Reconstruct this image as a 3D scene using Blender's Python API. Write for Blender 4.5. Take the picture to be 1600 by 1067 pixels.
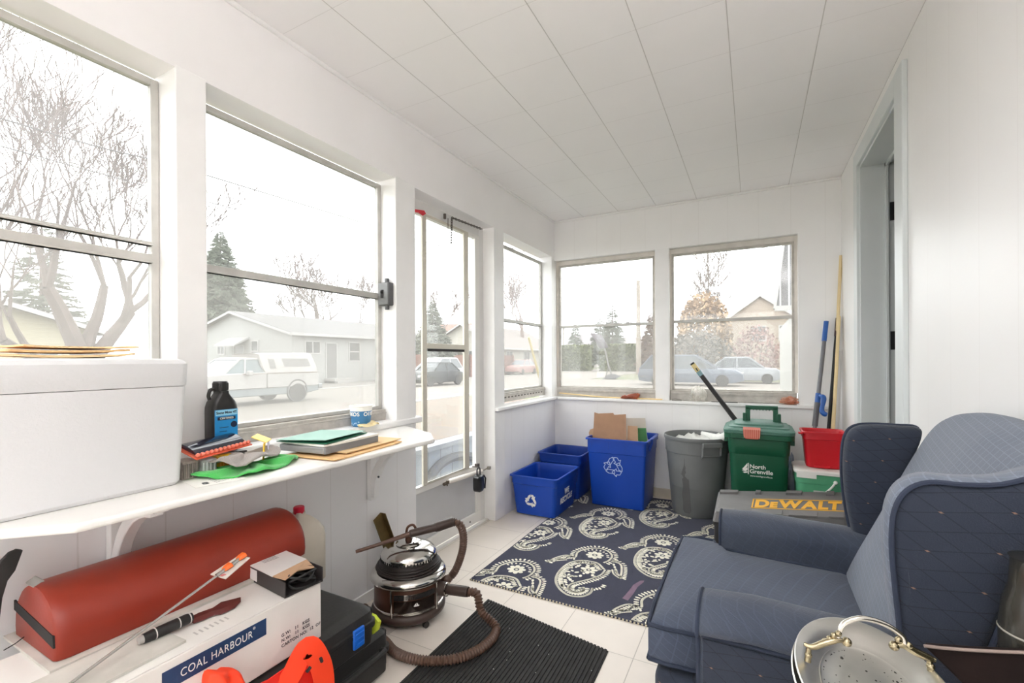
import bpy, bmesh, math, random
from mathutils import Vector, Matrix, noise
sc = bpy.context.scene
for o in list(bpy.data.objects):
    bpy.data.objects.remove(o)

# ---------------------------------------------------------------- camera
F, TH, V0, ROLL = 712.8, 0.487, 561.5, -0.0051
CAM = Vector((1.5756, 0.0, 1.1128))
H, W, D = 2.3445, 2.1067, 3.795           # ceiling height, room width, far wall
GZ = -0.55                                 # ground outside, below the porch floor
cam = bpy.data.cameras.new('camera')
cam.sensor_width = 36.0
cam.lens = F / 1600.0 * 36.0
cam.shift_y = (V0 - 533.5) / 1600.0
cam.clip_start = 0.02
cam.clip_end = 400
camo = bpy.data.objects.new('camera', cam)
sc.collection.objects.link(camo)
camo.matrix_world = (Matrix.Translation(CAM) @ Matrix.Rotation(TH, 4, 'Z') @
                     Matrix.Rotation(math.pi / 2, 4, 'X') @ Matrix.Rotation(ROLL, 4, 'Z'))
sc.camera = camo

# ---------------------------------------------------------------- world, exposure
SKY = 3.5
FILL_DOME = 15.0
FILL_UP = 105.0
world = bpy.data.worlds.new('overcast_sky')
sc.world = world
world.use_nodes = True
nt = world.node_tree
nt.nodes.clear()
wo = nt.nodes.new('ShaderNodeOutputWorld')
bg = nt.nodes.new('ShaderNodeBackground')
tc = nt.nodes.new('ShaderNodeTexCoord')
nz = nt.nodes.new('ShaderNodeTexNoise')
nz.inputs['Scale'].default_value = 2.2
nz.inputs['Detail'].default_value = 5
cr = nt.nodes.new('ShaderNodeValToRGB')
cr.color_ramp.elements[0].position = 0.3
cr.color_ramp.elements[0].color = (0.94, 0.95, 1.0, 1)
cr.color_ramp.elements[1].position = 0.7
cr.color_ramp.elements[1].color = (0.985, 0.975, 1.0, 1)
nt.links.new(tc.outputs['Generated'], nz.inputs['Vector'])
nt.links.new(nz.outputs['Fac'], cr.inputs['Fac'])
nt.links.new(cr.outputs['Color'], bg.inputs['Color'])
bg.inputs['Strength'].default_value = SKY
nt.links.new(bg.outputs[0], wo.inputs[0])
sc.view_settings.view_transform = 'Standard'
sc.view_settings.look = 'None'
sc.view_settings.gamma = 1
sc.view_settings.use_curve_mapping = False
sc.view_settings.exposure = 0.80
sc.cycles.max_bounces = 12
sc.cycles.diffuse_bounces = 8
sc.cycles.glossy_bounces = 4
sc.cycles.transmission_bounces = 6
sc.cycles.transparent_max_bounces = 24
sc.cycles.caustics_reflective = False
sc.cycles.caustics_refractive = False
sc.cycles.sample_clamp_indirect = 12


def portal(loc, rot, sx, sy):
    # a sampling guide at a window opening: it gives no light of its own
    l = bpy.data.lights.new('window_daylight', 'AREA')
    l.shape = 'RECTANGLE'
    l.size, l.size_y = sx, sy
    l.cycles.is_portal = True
    o = bpy.data.objects.new('window_daylight', l)
    sc.collection.objects.link(o)
    o.location = loc
    o.rotation_euler = rot


RX = (0, -math.pi / 2, 0)       # emits toward +X
portal((-0.16, 0.31, 1.43), RX, 1.15, 0.88)
portal((-0.16, 1.29, 1.43), RX, 1.15, 0.88)
portal((-0.16, 2.30, 1.2), RX, 1.75, 0.80)
portal((-0.16, 3.29, 1.40), RX, 1.2, 0.86)
portal((0.95, D + 0.14, 1.40), (-math.pi / 2, 0, 0), 1.85, 1.15)
portal((1.05, -1.78, 1.43), (math.pi / 2, 0, 0), 1.7, 1.15)


# ---------------------------------------------------------------- pixel rays (for things placed at a known distance)
_c, _s = math.cos(TH), math.sin(TH)


def ray(u, v):
    du, dv = u - 800, v - V0
    x = du * math.cos(ROLL) + dv * math.sin(ROLL)
    y = -du * math.sin(ROLL) + dv * math.cos(ROLL)
    xc, h = x / F, -y / F
    return Vector((_c * xc - _s, _s * xc + _c, h))


def onX(u, v, x):
    r = ray(u, v)
    return CAM + r * ((x - CAM.x) / r.x)


def onY(u, v, y):
    r = ray(u, v)
    return CAM + r * (y / r.y)


def onZ(u, v, z):
    r = ray(u, v)
    return CAM + r * ((z - CAM.z) / r.z)


def at(u, v, d):
    return CAM + ray(u, v) * d


# ---------------------------------------------------------------- materials
def lin(c):
    c = c / 255.0
    return c / 12.92 if c <= 0.04045 else ((c + 0.055) / 1.055) ** 2.4


def rgb(c):
    return (lin(c[0]), lin(c[1]), lin(c[2]), 1)


MATS = {}


def mat(name, col, rough=0.6, metal=0.0, var=0.06, nscale=6.0, bump=0.0, bscale=60.0, spec=0.5, sheen=0.0, coat=0.0, col2=None,
        trans=0.0, stretch=None):
    if name in MATS:
        return MATS[name]
    m = bpy.data.materials.new(name)
    m.use_nodes = True
    n, l = m.node_tree.nodes, m.node_tree.links
    b = n['Principled BSDF']
    b.inputs['Roughness'].default_value = rough
    b.inputs['Metallic'].default_value = metal
    b.inputs['Specular IOR Level'].default_value = spec
    b.inputs['Sheen Weight'].default_value = sheen
    b.inputs['Coat Weight'].default_value = coat
    b.inputs['Transmission Weight'].default_value = trans
    t = n.new('ShaderNodeTexCoord')
    vec = t.outputs['Object']
    if stretch:
        mp = n.new('ShaderNodeMapping')
        mp.inputs['Scale'].default_value = stretch
        l.new(vec, mp.inputs['Vector'])
        vec = mp.outputs['Vector']
    z = n.new('ShaderNodeTexNoise')
    z.inputs['Scale'].default_value = nscale
    z.inputs['Detail'].default_value = 6
    l.new(vec, z.inputs['Vector'])
    mx = n.new('ShaderNodeMix')
    mx.data_type = 'RGBA'
    base = rgb(col)
    if col2:
        a, c2 = base, rgb(col2)
    else:
        a = tuple(x * (1 - var) for x in base[:3]) + (1,)
        c2 = tuple(min(1, x * (1 + var)) for x in base[:3]) + (1,)
    mx.inputs[6].default_value = a
    mx.inputs[7].default_value = c2
    r = n.new('ShaderNodeMapRange')
    r.inputs['From Min'].default_value = 0.3
    r.inputs['From Max'].default_value = 0.7
    l.new(z.outputs['Fac'], r.inputs['Value'])
    l.new(r.outputs[0], mx.inputs[0])
    l.new(mx.outputs[2], b.inputs['Base Color'])
    if bump:
        z2 = n.new('ShaderNodeTexNoise')
        z2.inputs['Scale'].default_value = bscale
        z2.inputs['Detail'].default_value = 4
        l.new(vec, z2.inputs['Vector'])
        bp = n.new('ShaderNodeBump')
        bp.inputs['Strength'].default_value = bump
        bp.inputs['Distance'].default_value = 0.004
        l.new(z2.outputs['Fac'], bp.inputs['Height'])
        l.new(bp.outputs[0], b.inputs['Normal'])
    MATS[name] = m
    return m


def line_mask(m, axis, period, width, offset=0.0, coord='Object', vec=None):
    """1 on thin lines that repeat along one object axis"""
    n, l = m.node_tree.nodes, m.node_tree.links
    if vec is None:
        t = n.new('ShaderNodeTexCoord')
        vec = t.outputs[coord]
    s = n.new('ShaderNodeSeparateXYZ')
    l.new(vec, s.inputs[0])
    a = n.new('ShaderNodeMath')
    a.operation = 'ADD'
    a.inputs[1].default_value = -offset + period * 100
    l.new(s.outputs[axis], a.inputs[0])
    md = n.new('ShaderNodeMath')
    md.operation = 'PINGPONG'
    md.inputs[1].default_value = period / 2
    l.new(a.outputs[0], md.inputs[0])
    g = n.new('ShaderNodeMapRange')
    g.inputs['From Min'].default_value = width * 0.5
    g.inputs['From Max'].default_value = width
    g.inputs['To Min'].default_value = 1
    g.inputs['To Max'].default_value = 0
    l.new(md.outputs[0], g.inputs['Value'])
    return g.outputs[0]


def add_lines(m, masks, col, strength=0.6, bump=0.4, depth=0.003):
    n, l = m.node_tree.nodes, m.node_tree.links
    b = n['Principled BSDF']
    src = b.inputs['Base Color'].links[0].from_socket
    tot = masks[0]
    for k in masks[1:]:
        mm = n.new('ShaderNodeMath')
        mm.operation = 'MAXIMUM'
        l.new(tot, mm.inputs[0])
        l.new(k, mm.inputs[1])
        tot = mm.outputs[0]
    sc_ = n.new('ShaderNodeMath')
    sc_.operation = 'MULTIPLY'
    sc_.inputs[1].default_value = strength
    l.new(tot, sc_.inputs[0])
    mx = n.new('ShaderNodeMix')
    mx.data_type = 'RGBA'
    l.new(sc_.outputs[0], mx.inputs[0])
    l.new(src, mx.inputs[6])
    mx.inputs[7].default_value = rgb(col)
    l.new(mx.outputs[2], b.inputs['Base Color'])
    if bump:
        inv = n.new('ShaderNodeMath')
        inv.operation = 'MULTIPLY'
        inv.inputs[1].default_value = -1
        l.new(tot, inv.inputs[0])
        bp = n.new('ShaderNodeBump')
        bp.inputs['Strength'].default_value = bump
        bp.inputs['Distance'].default_value = depth
        l.new(inv.outputs[0], bp.inputs['Height'])
        if b.inputs['Normal'].links:
            l.new(b.inputs['Normal'].links[0].from_socket, bp.inputs['Normal'])
        l.new(bp.outputs[0], b.inputs['Normal'])
    return m


def glass_mat(name, haze=0.03, tint=(250, 252, 250), hcol=(245, 242, 238), hscale=3.0, refl=0.05, hvar=0.5):
    m = bpy.data.materials.new(name)
    m.use_nodes = True
    n, l = m.node_tree.nodes, m.node_tree.links
    n.clear()
    out = n.new('ShaderNodeOutputMaterial')
    tr = n.new('ShaderNodeBsdfTransparent')
    tr.inputs['Color'].default_value = rgb(tint)
    gl = n.new('ShaderNodeBsdfGlossy')
    gl.inputs['Roughness'].default_value = 0.03
    m1 = n.new('ShaderNodeMixShader')
    m1.inputs[0].default_value = refl
    l.new(tr.outputs[0], m1.inputs[1])
    l.new(gl.outputs[0], m1.inputs[2])
    df = n.new('ShaderNodeBsdfDiffuse')
    df.inputs['Color'].default_value = rgb(hcol)
    tl = n.new('ShaderNodeBsdfTranslucent')
    tl.inputs['Color'].default_value = rgb(hcol)
    m2 = n.new('ShaderNodeMixShader')
    m2.inputs[0].default_value = 0.7
    l.new(df.outputs[0], m2.inputs[1])
    l.new(tl.outputs[0], m2.inputs[2])
    t = n.new('ShaderNodeTexCoord')
    z = n.new('ShaderNodeTexNoise')
    z.inputs['Scale'].default_value = hscale
    z.inputs['Detail'].default_value = 6
    l.new(t.outputs['Object'], z.inputs['Vector'])
    r = n.new('ShaderNodeMapRange')
    r.inputs['From Min'].default_value = 0.3
    r.inputs['From Max'].default_value = 0.7
    r.inputs['To Min'].default_value = haze * (1 - hvar)
    r.inputs['To Max'].default_value = haze * (1 + hvar)
    l.new(z.outputs['Fac'], r.inputs['Value'])
    m3 = n.new('ShaderNodeMixShader')
    l.new(r.outputs[0], m3.inputs[0])
    l.new(m1.outputs[0], m3.inputs[1])
    l.new(m2.outputs[0], m3.inputs[2])
    l.new(m3.outputs[0], out.inputs['Surface'])
    return m


# ---------------------------------------------------------------- mesh building
class M:
    def __init__(self):
        self.bm = bmesh.new()

    def _f(self, vs, mi=0):
        try:
            f = self.bm.faces.new(vs)
            f.material_index = mi
            return f
        except ValueError:
            return None

    def box(self, x0, x1, y0, y1, z0, z1, mi=0, R=None, taper=None):
        if taper is None:
            taper = 0
        vs = []
        for z, k in ((z0, taper), (z1, 0)):
            for x, y in ((x0 + k, y0 + k), (x1 - k, y0 + k), (x1 - k, y1 - k), (x0 + k, y1 - k)):
                p = Vector((x, y, z))
                vs.append(self.bm.verts.new(R @ p if R else p))
        for q in ((3, 2, 1, 0), (4, 5, 6, 7), (0, 1, 5, 4), (1, 2, 6, 5), (2, 3, 7, 6), (3, 0, 4, 7)):
            self._f([vs[i] for i in q], mi)
        return self

    def obox(self, c, size, R=None, mi=0):
        c = Vector(c)
        T = Matrix.Translation(c) @ (R.to_4x4() if R else Matrix.Identity(4))
        a, b, d = size[0] / 2, size[1] / 2, size[2] / 2
        return self.box(-a, a, -b, b, -d, d, mi, T)

    def bar(self, p, q, w, h, up=(0, 0, 1), mi=0):
        p, q = Vector(p), Vector(q)
        d = (q - p)
        L = d.length
        d.normalize()
        s = d.cross(Vector(up))
        if s.length < 1e-6:
            s = d.cross(Vector((1, 0, 0)))
        s.normalize()
        u = s.cross(d)
        R = Matrix((s, d, u)).transposed()
        return self.obox((p + q) / 2, (w, L, h), R, mi)

    def loft(self, rings, cap=True, mi=0, closed=True):
        rv = [[self.bm.verts.new(Vector(p)) for p in r] for r in rings]
        n = len(rv[0])
        for a, b in zip(rv[:-1], rv[1:]):
            for i in range(n if closed else n - 1):
                j = (i + 1) % n
                self._f([a[i], a[j], b[j], b[i]], mi)
        if cap and closed:
            self._f(list(reversed(rv[0])), mi)
            self._f(rv[-1], mi)
        return self

    def tube(self, pts, r, n=8, mi=0, cap=True, squash=None):
        pts = [Vector(p) for p in pts]
        if not isinstance(r, (list, tuple)):
            r = [r] * len(pts)
        rings = []
        prev = None
        for i, p in enumerate(pts):
            if i == 0:
                d = pts[1] - pts[0]
            elif i == len(pts) - 1:
                d = pts[-1] - pts[-2]
            else:
                d = (pts[i + 1] - pts[i]).normalized() + (pts[i] - pts[i - 1]).normalized()
            if d.length < 1e-9:
                d = Vector((0, 0, 1))
            d.normalize()
            if prev is None:
                a = d.cross(Vector((0, 0, 1)))
                if a.length < 0.1:
                    a = d.cross(Vector((1, 0, 0)))
            else:
                a = prev - d * prev.dot(d)
                if a.length < 1e-6:
                    a = d.cross(Vector((0, 1, 0.3)))
            a.normalize()
            prev = a
            b = d.cross(a)
            rings.append([p + (a * math.cos(2 * math.pi * k / n) + b * math.sin(2 * math.pi * k / n)) * r[i] for k in range(n)])
        self.loft(rings, cap, mi)
        return self

    def lathe(self, prof, c=(0, 0, 0), n=32, mi=0, cap=True, sy=1.0, R=None):
        c = Vector(c)
        rings = []
        for r, z in prof:
            ring = []
            for k in range(n):
                p = Vector((math.cos(2 * math.pi * k / n) * r, math.sin(2 * math.pi * k / n) * r * sy, z))
                if R:
                    p = R @ p
                ring.append(c + p)
            rings.append(ring)
        self.loft(rings, cap, mi)
        return self

    def ball(self, c, r, n=12, mi=0, sx=1, sy=1, sz=1):
        prof = [(max(1e-4, r * math.sin(math.pi * k / n)) * 1.0, -r * math.cos(math.pi * k / n) * sz) for k in range(n + 1)]
        rings = []
        for rr, z in prof:
            rings.append([Vector(c) + Vector((math.cos(2 * math.pi * k / n) * rr * sx, math.sin(2 * math.pi * k / n) * rr * sy, z)) for k in range(n)])
        self.loft(rings, True, mi)
        return self

    def prism(self, pts, f, h0, h1, mi=0):
        """pts 2D outline, f(a,b,h)->3D"""
        A = [self.bm.verts.new(Vector(f(a, b, h0))) for a, b in pts]
        B = [self.bm.verts.new(Vector(f(a, b, h1))) for a, b in pts]
        n = len(pts)
        for i in range(n):
            j = (i + 1) % n
            self._f([A[i], A[j], B[j], B[i]], mi)
        self._f(list(reversed(A)), mi)
        self._f(B, mi)
        return self

    def face(self, pts, mi=0):
        self._f([self.bm.verts.new(Vector(p)) for p in pts], mi)
        return self

    def puff(self, outline, f, h0, h1, er=0.02, crown=0.02, mi=0, ctr=None, top_only=False, steps=7):
        """rounded pad: outline resampled, edges rounded by er, crown bulge on the h1 side (and h0 side)"""
        o = outline
        cx = sum(p[0] for p in o) / len(o) if ctr is None else ctr[0]
        cy = sum(p[1] for p in o) / len(o) if ctr is None else ctr[1]
        size = max(max(abs(p[0] - cx) for p in o), max(abs(p[1] - cy) for p in o))

        def ring(inset, h):
            r = []
            for a, b in o:
                d = math.hypot(a - cx, b - cy)
                k = max(0.0, 1 - inset / max(d, 1e-6)) if inset < size * 2 else 0
                r.append(f(cx + (a - cx) * k, cy + (b - cy) * k, h))
            return r

        def ring_s(s, h):
            return [f(cx + (a - cx) * s, cy + (b - cy) * s, h) for a, b in o]
        rings = []
        sgn = 1 if h1 > h0 else -1
        e = min(er, abs(h1 - h0) / 2)
        ek = e / size
        for k in range(1, steps):
            s = k / steps * (1 - ek)
            rings.append(ring_s(s, h0 - sgn * crown * (0 if top_only else 1) * (1 - (s) ** 2)))
        for k in range(5):
            t = math.pi / 2 * k / 4
            rings.append(ring(e * (1 - math.sin(t)), h0 + sgn * e * (1 - math.cos(t))))
        for k in range(5):
            t = math.pi / 2 * k / 4
            rings.append(ring(e * (1 - math.cos(t)), h1 - sgn * e * (1 - math.sin(t))))
        for k in range(steps - 1, 0, -1):
            s = k / steps * (1 - ek)
            rings.append(ring_s(s, h1 + sgn * crown * (1 - (s) ** 2)))
        self.loft(rings, True, mi)
        return self

    def merge(self, mesh, T=None, mi=None):
        n0 = len(self.bm.faces)
        me = mesh.copy()
        if T:
            me.transform(T)
        self.bm.from_mesh(me)
        bpy.data.meshes.remove(me)
        if mi is not None:
            self.bm.faces.ensure_lookup_table()
            for f in self.bm.faces[n0:]:
                f.material_index = mi
        return self


ROOTM = {}
col = sc.collection


def thing(name, label, cat, loc=(0, 0, 0), rotz=0.0, group=None):
    o = bpy.data.objects.new(name, None)
    o.empty_display_size = 0.05
    col.objects.link(o)
    o.location = loc
    o.rotation_euler = (0, 0, rotz)
    ROOTM[o] = Matrix.Translation(Vector(loc)) @ Matrix.Rotation(rotz, 4, 'Z')
    o['label'] = label
    o['category'] = cat
    if group:
        o['group'] = group
    return o


def ob(name, m, mats, parent=None, local=False, smooth=38, bevel=0.0, bseg=2, label=None, cat=None, group=None, kind=None, solid=0.0, sub=0):
    bm = m.bm
    bmesh.ops.recalc_face_normals(bm, faces=bm.faces)
    if parent is not None and not local:
        R = ROOTM.get(parent)
        if R is not None:
            bm.transform(R.inverted())
    me = bpy.data.meshes.new(name)
    bm.to_mesh(me)
    bm.free()
    if not isinstance(mats, (list, tuple)):
        mats = [mats]
    for k in mats:
        me.materials.append(k)
    if smooth:
        me.polygons.foreach_set('use_smooth', [True] * len(me.polygons))
        me.set_sharp_from_angle(angle=math.radians(smooth))
    o = bpy.data.objects.new(name, me)
    col.objects.link(o)
    if parent is not None:
        o.parent = parent
        if parent in ROOTM:
            ROOTM[o] = ROOTM[parent]
    if bevel:
        b = o.modifiers.new('bevel', 'BEVEL')
        b.width = bevel
        b.segments = bseg
        b.limit_method = 'ANGLE'
        b.angle_limit = math.radians(40)
    if solid:
        s_ = o.modifiers.new('solid', 'SOLIDIFY')
        s_.thickness = solid
        s_.offset = 0
    if sub:
        s_ = o.modifiers.new('sub', 'SUBSURF')
        s_.levels = sub
        s_.render_levels = sub
    if label:
        o['label'] = label
    if cat:
        o['category'] = cat
    if group:
        o['group'] = group
    if kind:
        o['kind'] = kind
    return o


def struct(name, m, mats, parent=None, **k):
    if parent is None:
        k['kind'] = 'structure'
    return ob(name, m, mats, parent, **k)


def text_mesh(s, size=1.0, extrude=0.0, bold=0.0, spacing=1.0, align='CENTER', shear=0.0):
    cu = bpy.data.curves.new('lettering', 'FONT')
    cu.body = s
    cu.size = size
    cu.extrude = extrude
    cu.offset = bold
    cu.space_character = spacing
    cu.align_x = align
    cu.align_y = 'CENTER'
    cu.shear = shear
    o = bpy.data.objects.new('lettering', cu)
    me = bpy.data.meshes.new_from_object(o)
    bpy.data.objects.remove(o)
    bpy.data.curves.remove(cu)
    return me


def frame_T(o, x, y):
    """matrix whose X axis is x, Y axis is y (text direction and up), placed at o"""
    x = Vector(x).normalized()
    y = Vector(y)
    y = (y - x * y.dot(x)).normalized()
    z = x.cross(y)
    T = Matrix((x, y, z)).transposed().to_4x4()
    T.translation = Vector(o)
    return T


def spline(pts, n=8, closed=False):
    pts = [Vector(p) for p in pts]
    out = []
    N = len(pts)
    rng = range(N) if closed else range(N - 1)
    for i in rng:
        p0 = pts[(i - 1) % N] if (closed or i > 0) else pts[0] * 2 - pts[1]
        p1, p2 = pts[i], pts[(i + 1) % N]
        p3 = pts[(i + 2) % N] if (closed or i + 2 < N) else pts[-1] * 2 - pts[-2]
        for k in range(n):
            t = k / n
            out.append(0.5 * ((2 * p1) + (-p0 + p2) * t + (2 * p0 - 5 * p1 + 4 * p2 - p3) * t * t + (-p0 + 3 * p1 - 3 * p2 + p3) * t ** 3))
    if not closed:
        out.append(pts[-1])
    return out


def sp2(pts, n=8, closed=True):
    return [(p.x, p.y) for p in spline([(a, b, 0) for a, b in pts], n, closed)]


def rrect(x0, x1, y0, y1, r, n=5):
    out = []
    for cx, cy, a0 in ((x1 - r, y1 - r, 0), (x0 + r, y1 - r, 90), (x0 + r, y0 + r, 180), (x1 - r, y0 + r, 270)):
        for k in range(n + 1):
            a = math.radians(a0 + 90 * k / n)
            out.append((cx + r * math.cos(a), cy + r * math.sin(a)))
    return out


def hose(m, pts, r, pitch=0.008, depth=0.12, n=12, mi=0):
    """ribbed hose along dense pts"""
    L = [0]
    for a, b in zip(pts[:-1], pts[1:]):
        L.append(L[-1] + (b - a).length)
    tot = L[-1]
    q, rad = [], []
    steps = int(tot / pitch * 4)
    j = 0
    for k in range(steps + 1):
        s = tot * k / steps
        while j < len(L) - 2 and L[j + 1] < s:
            j += 1
        t = (s - L[j]) / max(1e-9, L[j + 1] - L[j])
        q.append(pts[j].lerp(pts[j + 1], t))
        rad.append(r * (1 - depth * (0.5 + 0.5 * math.cos(2 * math.pi * s / pitch))))
    m.tube(q, rad, n, mi)

# ================================================================ THE SETTING
WHITE = mat('white_paint', (244, 242, 242), rough=0.45, var=0.02, nscale=3, bump=0.08, bscale=25)
TRIMW = mat('trim_paint', (243, 242, 241), rough=0.38, var=0.025, nscale=8, bump=0.1, bscale=30)
PANEL = mat('panelling_left', (241, 240, 241), rough=0.5, var=0.02, nscale=3, bump=0.06, bscale=25)
add_lines(PANEL, [line_mask(PANEL, 1, 0.203, 0.0022, 0.12)], (190, 184, 178), 0.28, 0.25, 0.002)
PANELX = mat('panelling_far', (244, 243, 242), rough=0.5, var=0.02, nscale=3, bump=0.06, bscale=25)
add_lines(PANELX, [line_mask(PANELX, 0, 0.203, 0.0022, 0.19)], (196, 190, 184), 0.16, 0.15, 0.002)
PANELR = mat('panelling_right', (238, 237, 236), rough=0.42, var=0.015, nscale=2, bump=0.03, bscale=12)
add_lines(PANELR, [line_mask(PANELR, 1, 0.203, 0.002, 0.03)], (215, 210, 205), 0.2, 0.2, 0.002)
CEIL = mat('ceiling_tiles', (245, 243, 243), rough=0.7, var=0.015, nscale=2, bump=0.04, bscale=40)
add_lines(CEIL, [line_mask(CEIL, 0, 0.3048, 0.0022, W)], (165, 158, 152), 0.55, 0.5, 0.003)
add_lines(CEIL, [line_mask(CEIL, 1, 0.3048, 0.0016, 2.034)], (188, 183, 178), 0.32, 0.35, 0.002)
FLOORM = mat('vinyl_floor', (230, 221, 211), rough=0.42, var=0.035, nscale=5, bump=0.05, bscale=20)
add_lines(FLOORM, [line_mask(FLOORM, 0, 0.3048, 0.002, 0.262), line_mask(FLOORM, 1, 0.3048, 0.002, 0.18)], (150, 140, 128), 0.55, 0.4, 0.002)
ALU = mat('weathered_aluminium', (192, 190, 185), rough=0.5, metal=0.08, var=0.12, nscale=14, bump=0.15, bscale=50)
ALUD = mat('dirty_aluminium', (188, 183, 176), rough=0.6, metal=0.0, var=0.16, nscale=22, bump=0.2, bscale=70)
GLASS = glass_mat('window_glass', 0.12, hcol=(205, 203, 202), refl=0.04)  # haze also stands in for glare that washes out the view
SCREEN = glass_mat('screened_glass', 0.22, hcol=(190, 188, 184), hscale=2.2, refl=0.03, hvar=0.35)
HAZEG = glass_mat('fogged_glass', 0.27, hcol=(182, 180, 176), hscale=2.6, refl=0.03, hvar=0.4)
CLEARL = glass_mat('door_glass', 0.06, refl=0.05)
GREYT = mat('grey_trim_paint', (214, 219, 219), rough=0.4, var=0.02, nscale=6, bump=0.05)
BLACKM = mat('black_iron', (28, 28, 30), rough=0.45, metal=0.3, var=0.2)
DARKGAP = mat('dark_gap_and_fittings', (40, 38, 38), rough=0.8)

YN = -1.75                                                       # near wall
struct('floor', M().box(-0.14, W + 0.14, YN, D + 0.14, -0.06, 0.0), FLOORM)
struct('ceiling', M().box(-0.14, W + 0.14, YN - 0.12, D + 0.14, H, H + 0.08), CEIL)

# left wall: lower panels, header, posts
m = M()
m.box(-0.13, 0, YN, 1.887, 0, 0.765)
m.box(-0.13, 0, 2.722, D, 0, 0.755)
struct('wall_left', m, PANEL)
struct('wall_left', M().box(-0.13, 0, YN, D + 0.13, 2.022, H), WHITE)
m = M()
for y0, y1 in ((0.761, 0.851), (1.741, 1.889), (2.717, 2.857)):
    struct('trim_1', M().box(-0.125, 0.0015, y0, y1, 0.7656 if y0 < 2.5 else 0.0005, 2.03), TRIMW, bevel=0.003)
struct('trim_2', M().box(-0.125, 0.001, D - 0.062, D + 0.06, 0.78, 2.03), TRIMW, bevel=0.003)
struct('trim_2', M().box(-0.13, 0.001, YN, -0.33, 0.7655, 2.0215), TRIMW)
struct('trim_3', M().box(0.0, 0.014, 0.03, D, H - 0.016, H), TRIMW, bevel=0.004)       # ceiling bead left
struct('trim_3', M().box(0.0, W, D - 0.014, D, H - 0.016, H), TRIMW, bevel=0.004)
# sills
struct('trim_4', M().box(-0.1, 0.03, 2.72, D + 0.06, 0.7555, 0.78), TRIMW, bevel=0.006)
struct('trim_4', M().box(0.031, 2.03, D - 0.03, D + 0.10, 0.7555, 0.78), TRIMW, bevel=0.006)
struct('trim_4', M().box(-0.1, 0.012, 0.855, 1.93, 0.7805, 0.812), TRIMW, bevel=0.006)

# far wall
m = M()
m.box(-0.13, W + 0.12, D, D + 0.13, 0, 0.755)
m.box(-0.13, W + 0.12, D, D + 0.13, 1.992, H)
m.box(1.856, W + 0.12, D, D + 0.13, 0.755, 1.992)
struct('wall_far', m, PANELX)
struct('trim_5', M().box(0.876, 0.982, D - 0.0015, D + 0.12, 0.7805, 1.995), TRIMW, bevel=0.003)
struct('baseboard_far', M().box(0.0, W, D - 0.012, D, 0.0, 0.075), mat('aged_baseboard', (214, 204, 186), rough=0.5, var=0.06), bevel=0.003)
struct('baseboard_left', M().box(0.0, 0.008, YN, 1.88, 0.0, 0.05), TRIMW, bevel=0.002)

# right wall with the house door opening
DY0, DY1, DZ = 2.392, 3.165, 2.185
m = M()
m.box(W, W + 0.2, YN, DY0, 0, H)
m.box(W, W + 0.2, DY1, D, 0, H)
m.box(W, W + 0.2, DY0, DY1, DZ, H)
struct('wall_right', m, PANELR)
m = M()
m.box(W - 0.018, W, DY0 - 0.115, DY0, 0, DZ + 0.085)
m.box(W - 0.018, W, DY1, DY1 + 0.09, 0, DZ + 0.085)
m.box(W - 0.018, W, DY0, DY1, DZ, DZ + 0.085)
struct('trim_6', m, GREYT, bevel=0.003)
m = M()                                                            # jambs and stops
m.box(W - 0.004, W + 0.105, DY1 - 0.016, DY1 + 0.01, 0, DZ)
m.box(W + 0.105, W + 0.118, DY1 - 0.034, DY1 + 0.01, 0, DZ)
m.box(W + 0.118, W + 0.20, DY1 - 0.016, DY1 + 0.01, 0, DZ)
m.box(W - 0.004, W + 0.20, DY0, DY0 + 0.016, 0, DZ)
m.box(W - 0.004, W + 0.20, DY0, DY1, DZ - 0.016, DZ)
m.box(W + 0.105, W + 0.118, DY0, DY1, DZ - 0.034, DZ)
struct('trim_7', m, GREYT, bevel=0.0015)
d2 = struct('door_2', M().box(W + 0.168, W + 0.93, DY1 - 0.066, DY1 - 0.022, 0.01, DZ - 0.02), GREYT, bevel=0.003)
m = M().box(W + 0.160, W + 0.168, DY1 - 0.07, DY1 - 0.02, 0.01, DZ - 0.02)
struct('dark_gap_strip', m, DARKGAP, d2)  # dark strip standing in for the shaded gap beside the door
for z in (1.905, 1.205, 0.35):
    m = M().box(W + 0.126, W + 0.166, DY1 - 0.0185, DY1 - 0.0165, z - 0.05, z + 0.05)
    m.box(W + 0.1665, W + 0.1715, DY1 - 0.064, DY1 - 0.0185, z - 0.05, z + 0.05)
    m.tube([(W + 0.158, DY1 - 0.0215, z - 0.05), (W + 0.158, DY1 - 0.0215, z + 0.05)], 0.006, 8)
    struct('hinge', m, BLACKM, d2)
# a bit of the house hall beyond that door
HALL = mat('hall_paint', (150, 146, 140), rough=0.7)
m = M()
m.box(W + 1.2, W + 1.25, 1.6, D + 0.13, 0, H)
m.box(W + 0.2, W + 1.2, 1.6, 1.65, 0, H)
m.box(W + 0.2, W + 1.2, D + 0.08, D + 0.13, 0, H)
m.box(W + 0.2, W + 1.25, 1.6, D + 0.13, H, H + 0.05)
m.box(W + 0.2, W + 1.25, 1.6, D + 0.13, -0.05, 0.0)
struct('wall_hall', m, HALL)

# near wall behind the camera, with its own window
m = M()
m.box(-0.13, W + 0.2, YN - 0.12, YN, 0, 0.78)
m.box(-0.13, W + 0.2, YN - 0.12, YN, 2.0, H)
m.box(-0.13, 0.15, YN - 0.12, YN, 0.78, 2.0)
m.box(1.95, W + 0.2, YN - 0.12, YN, 0.78, 2.0)
struct('wall_near', m, WHITE)


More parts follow.
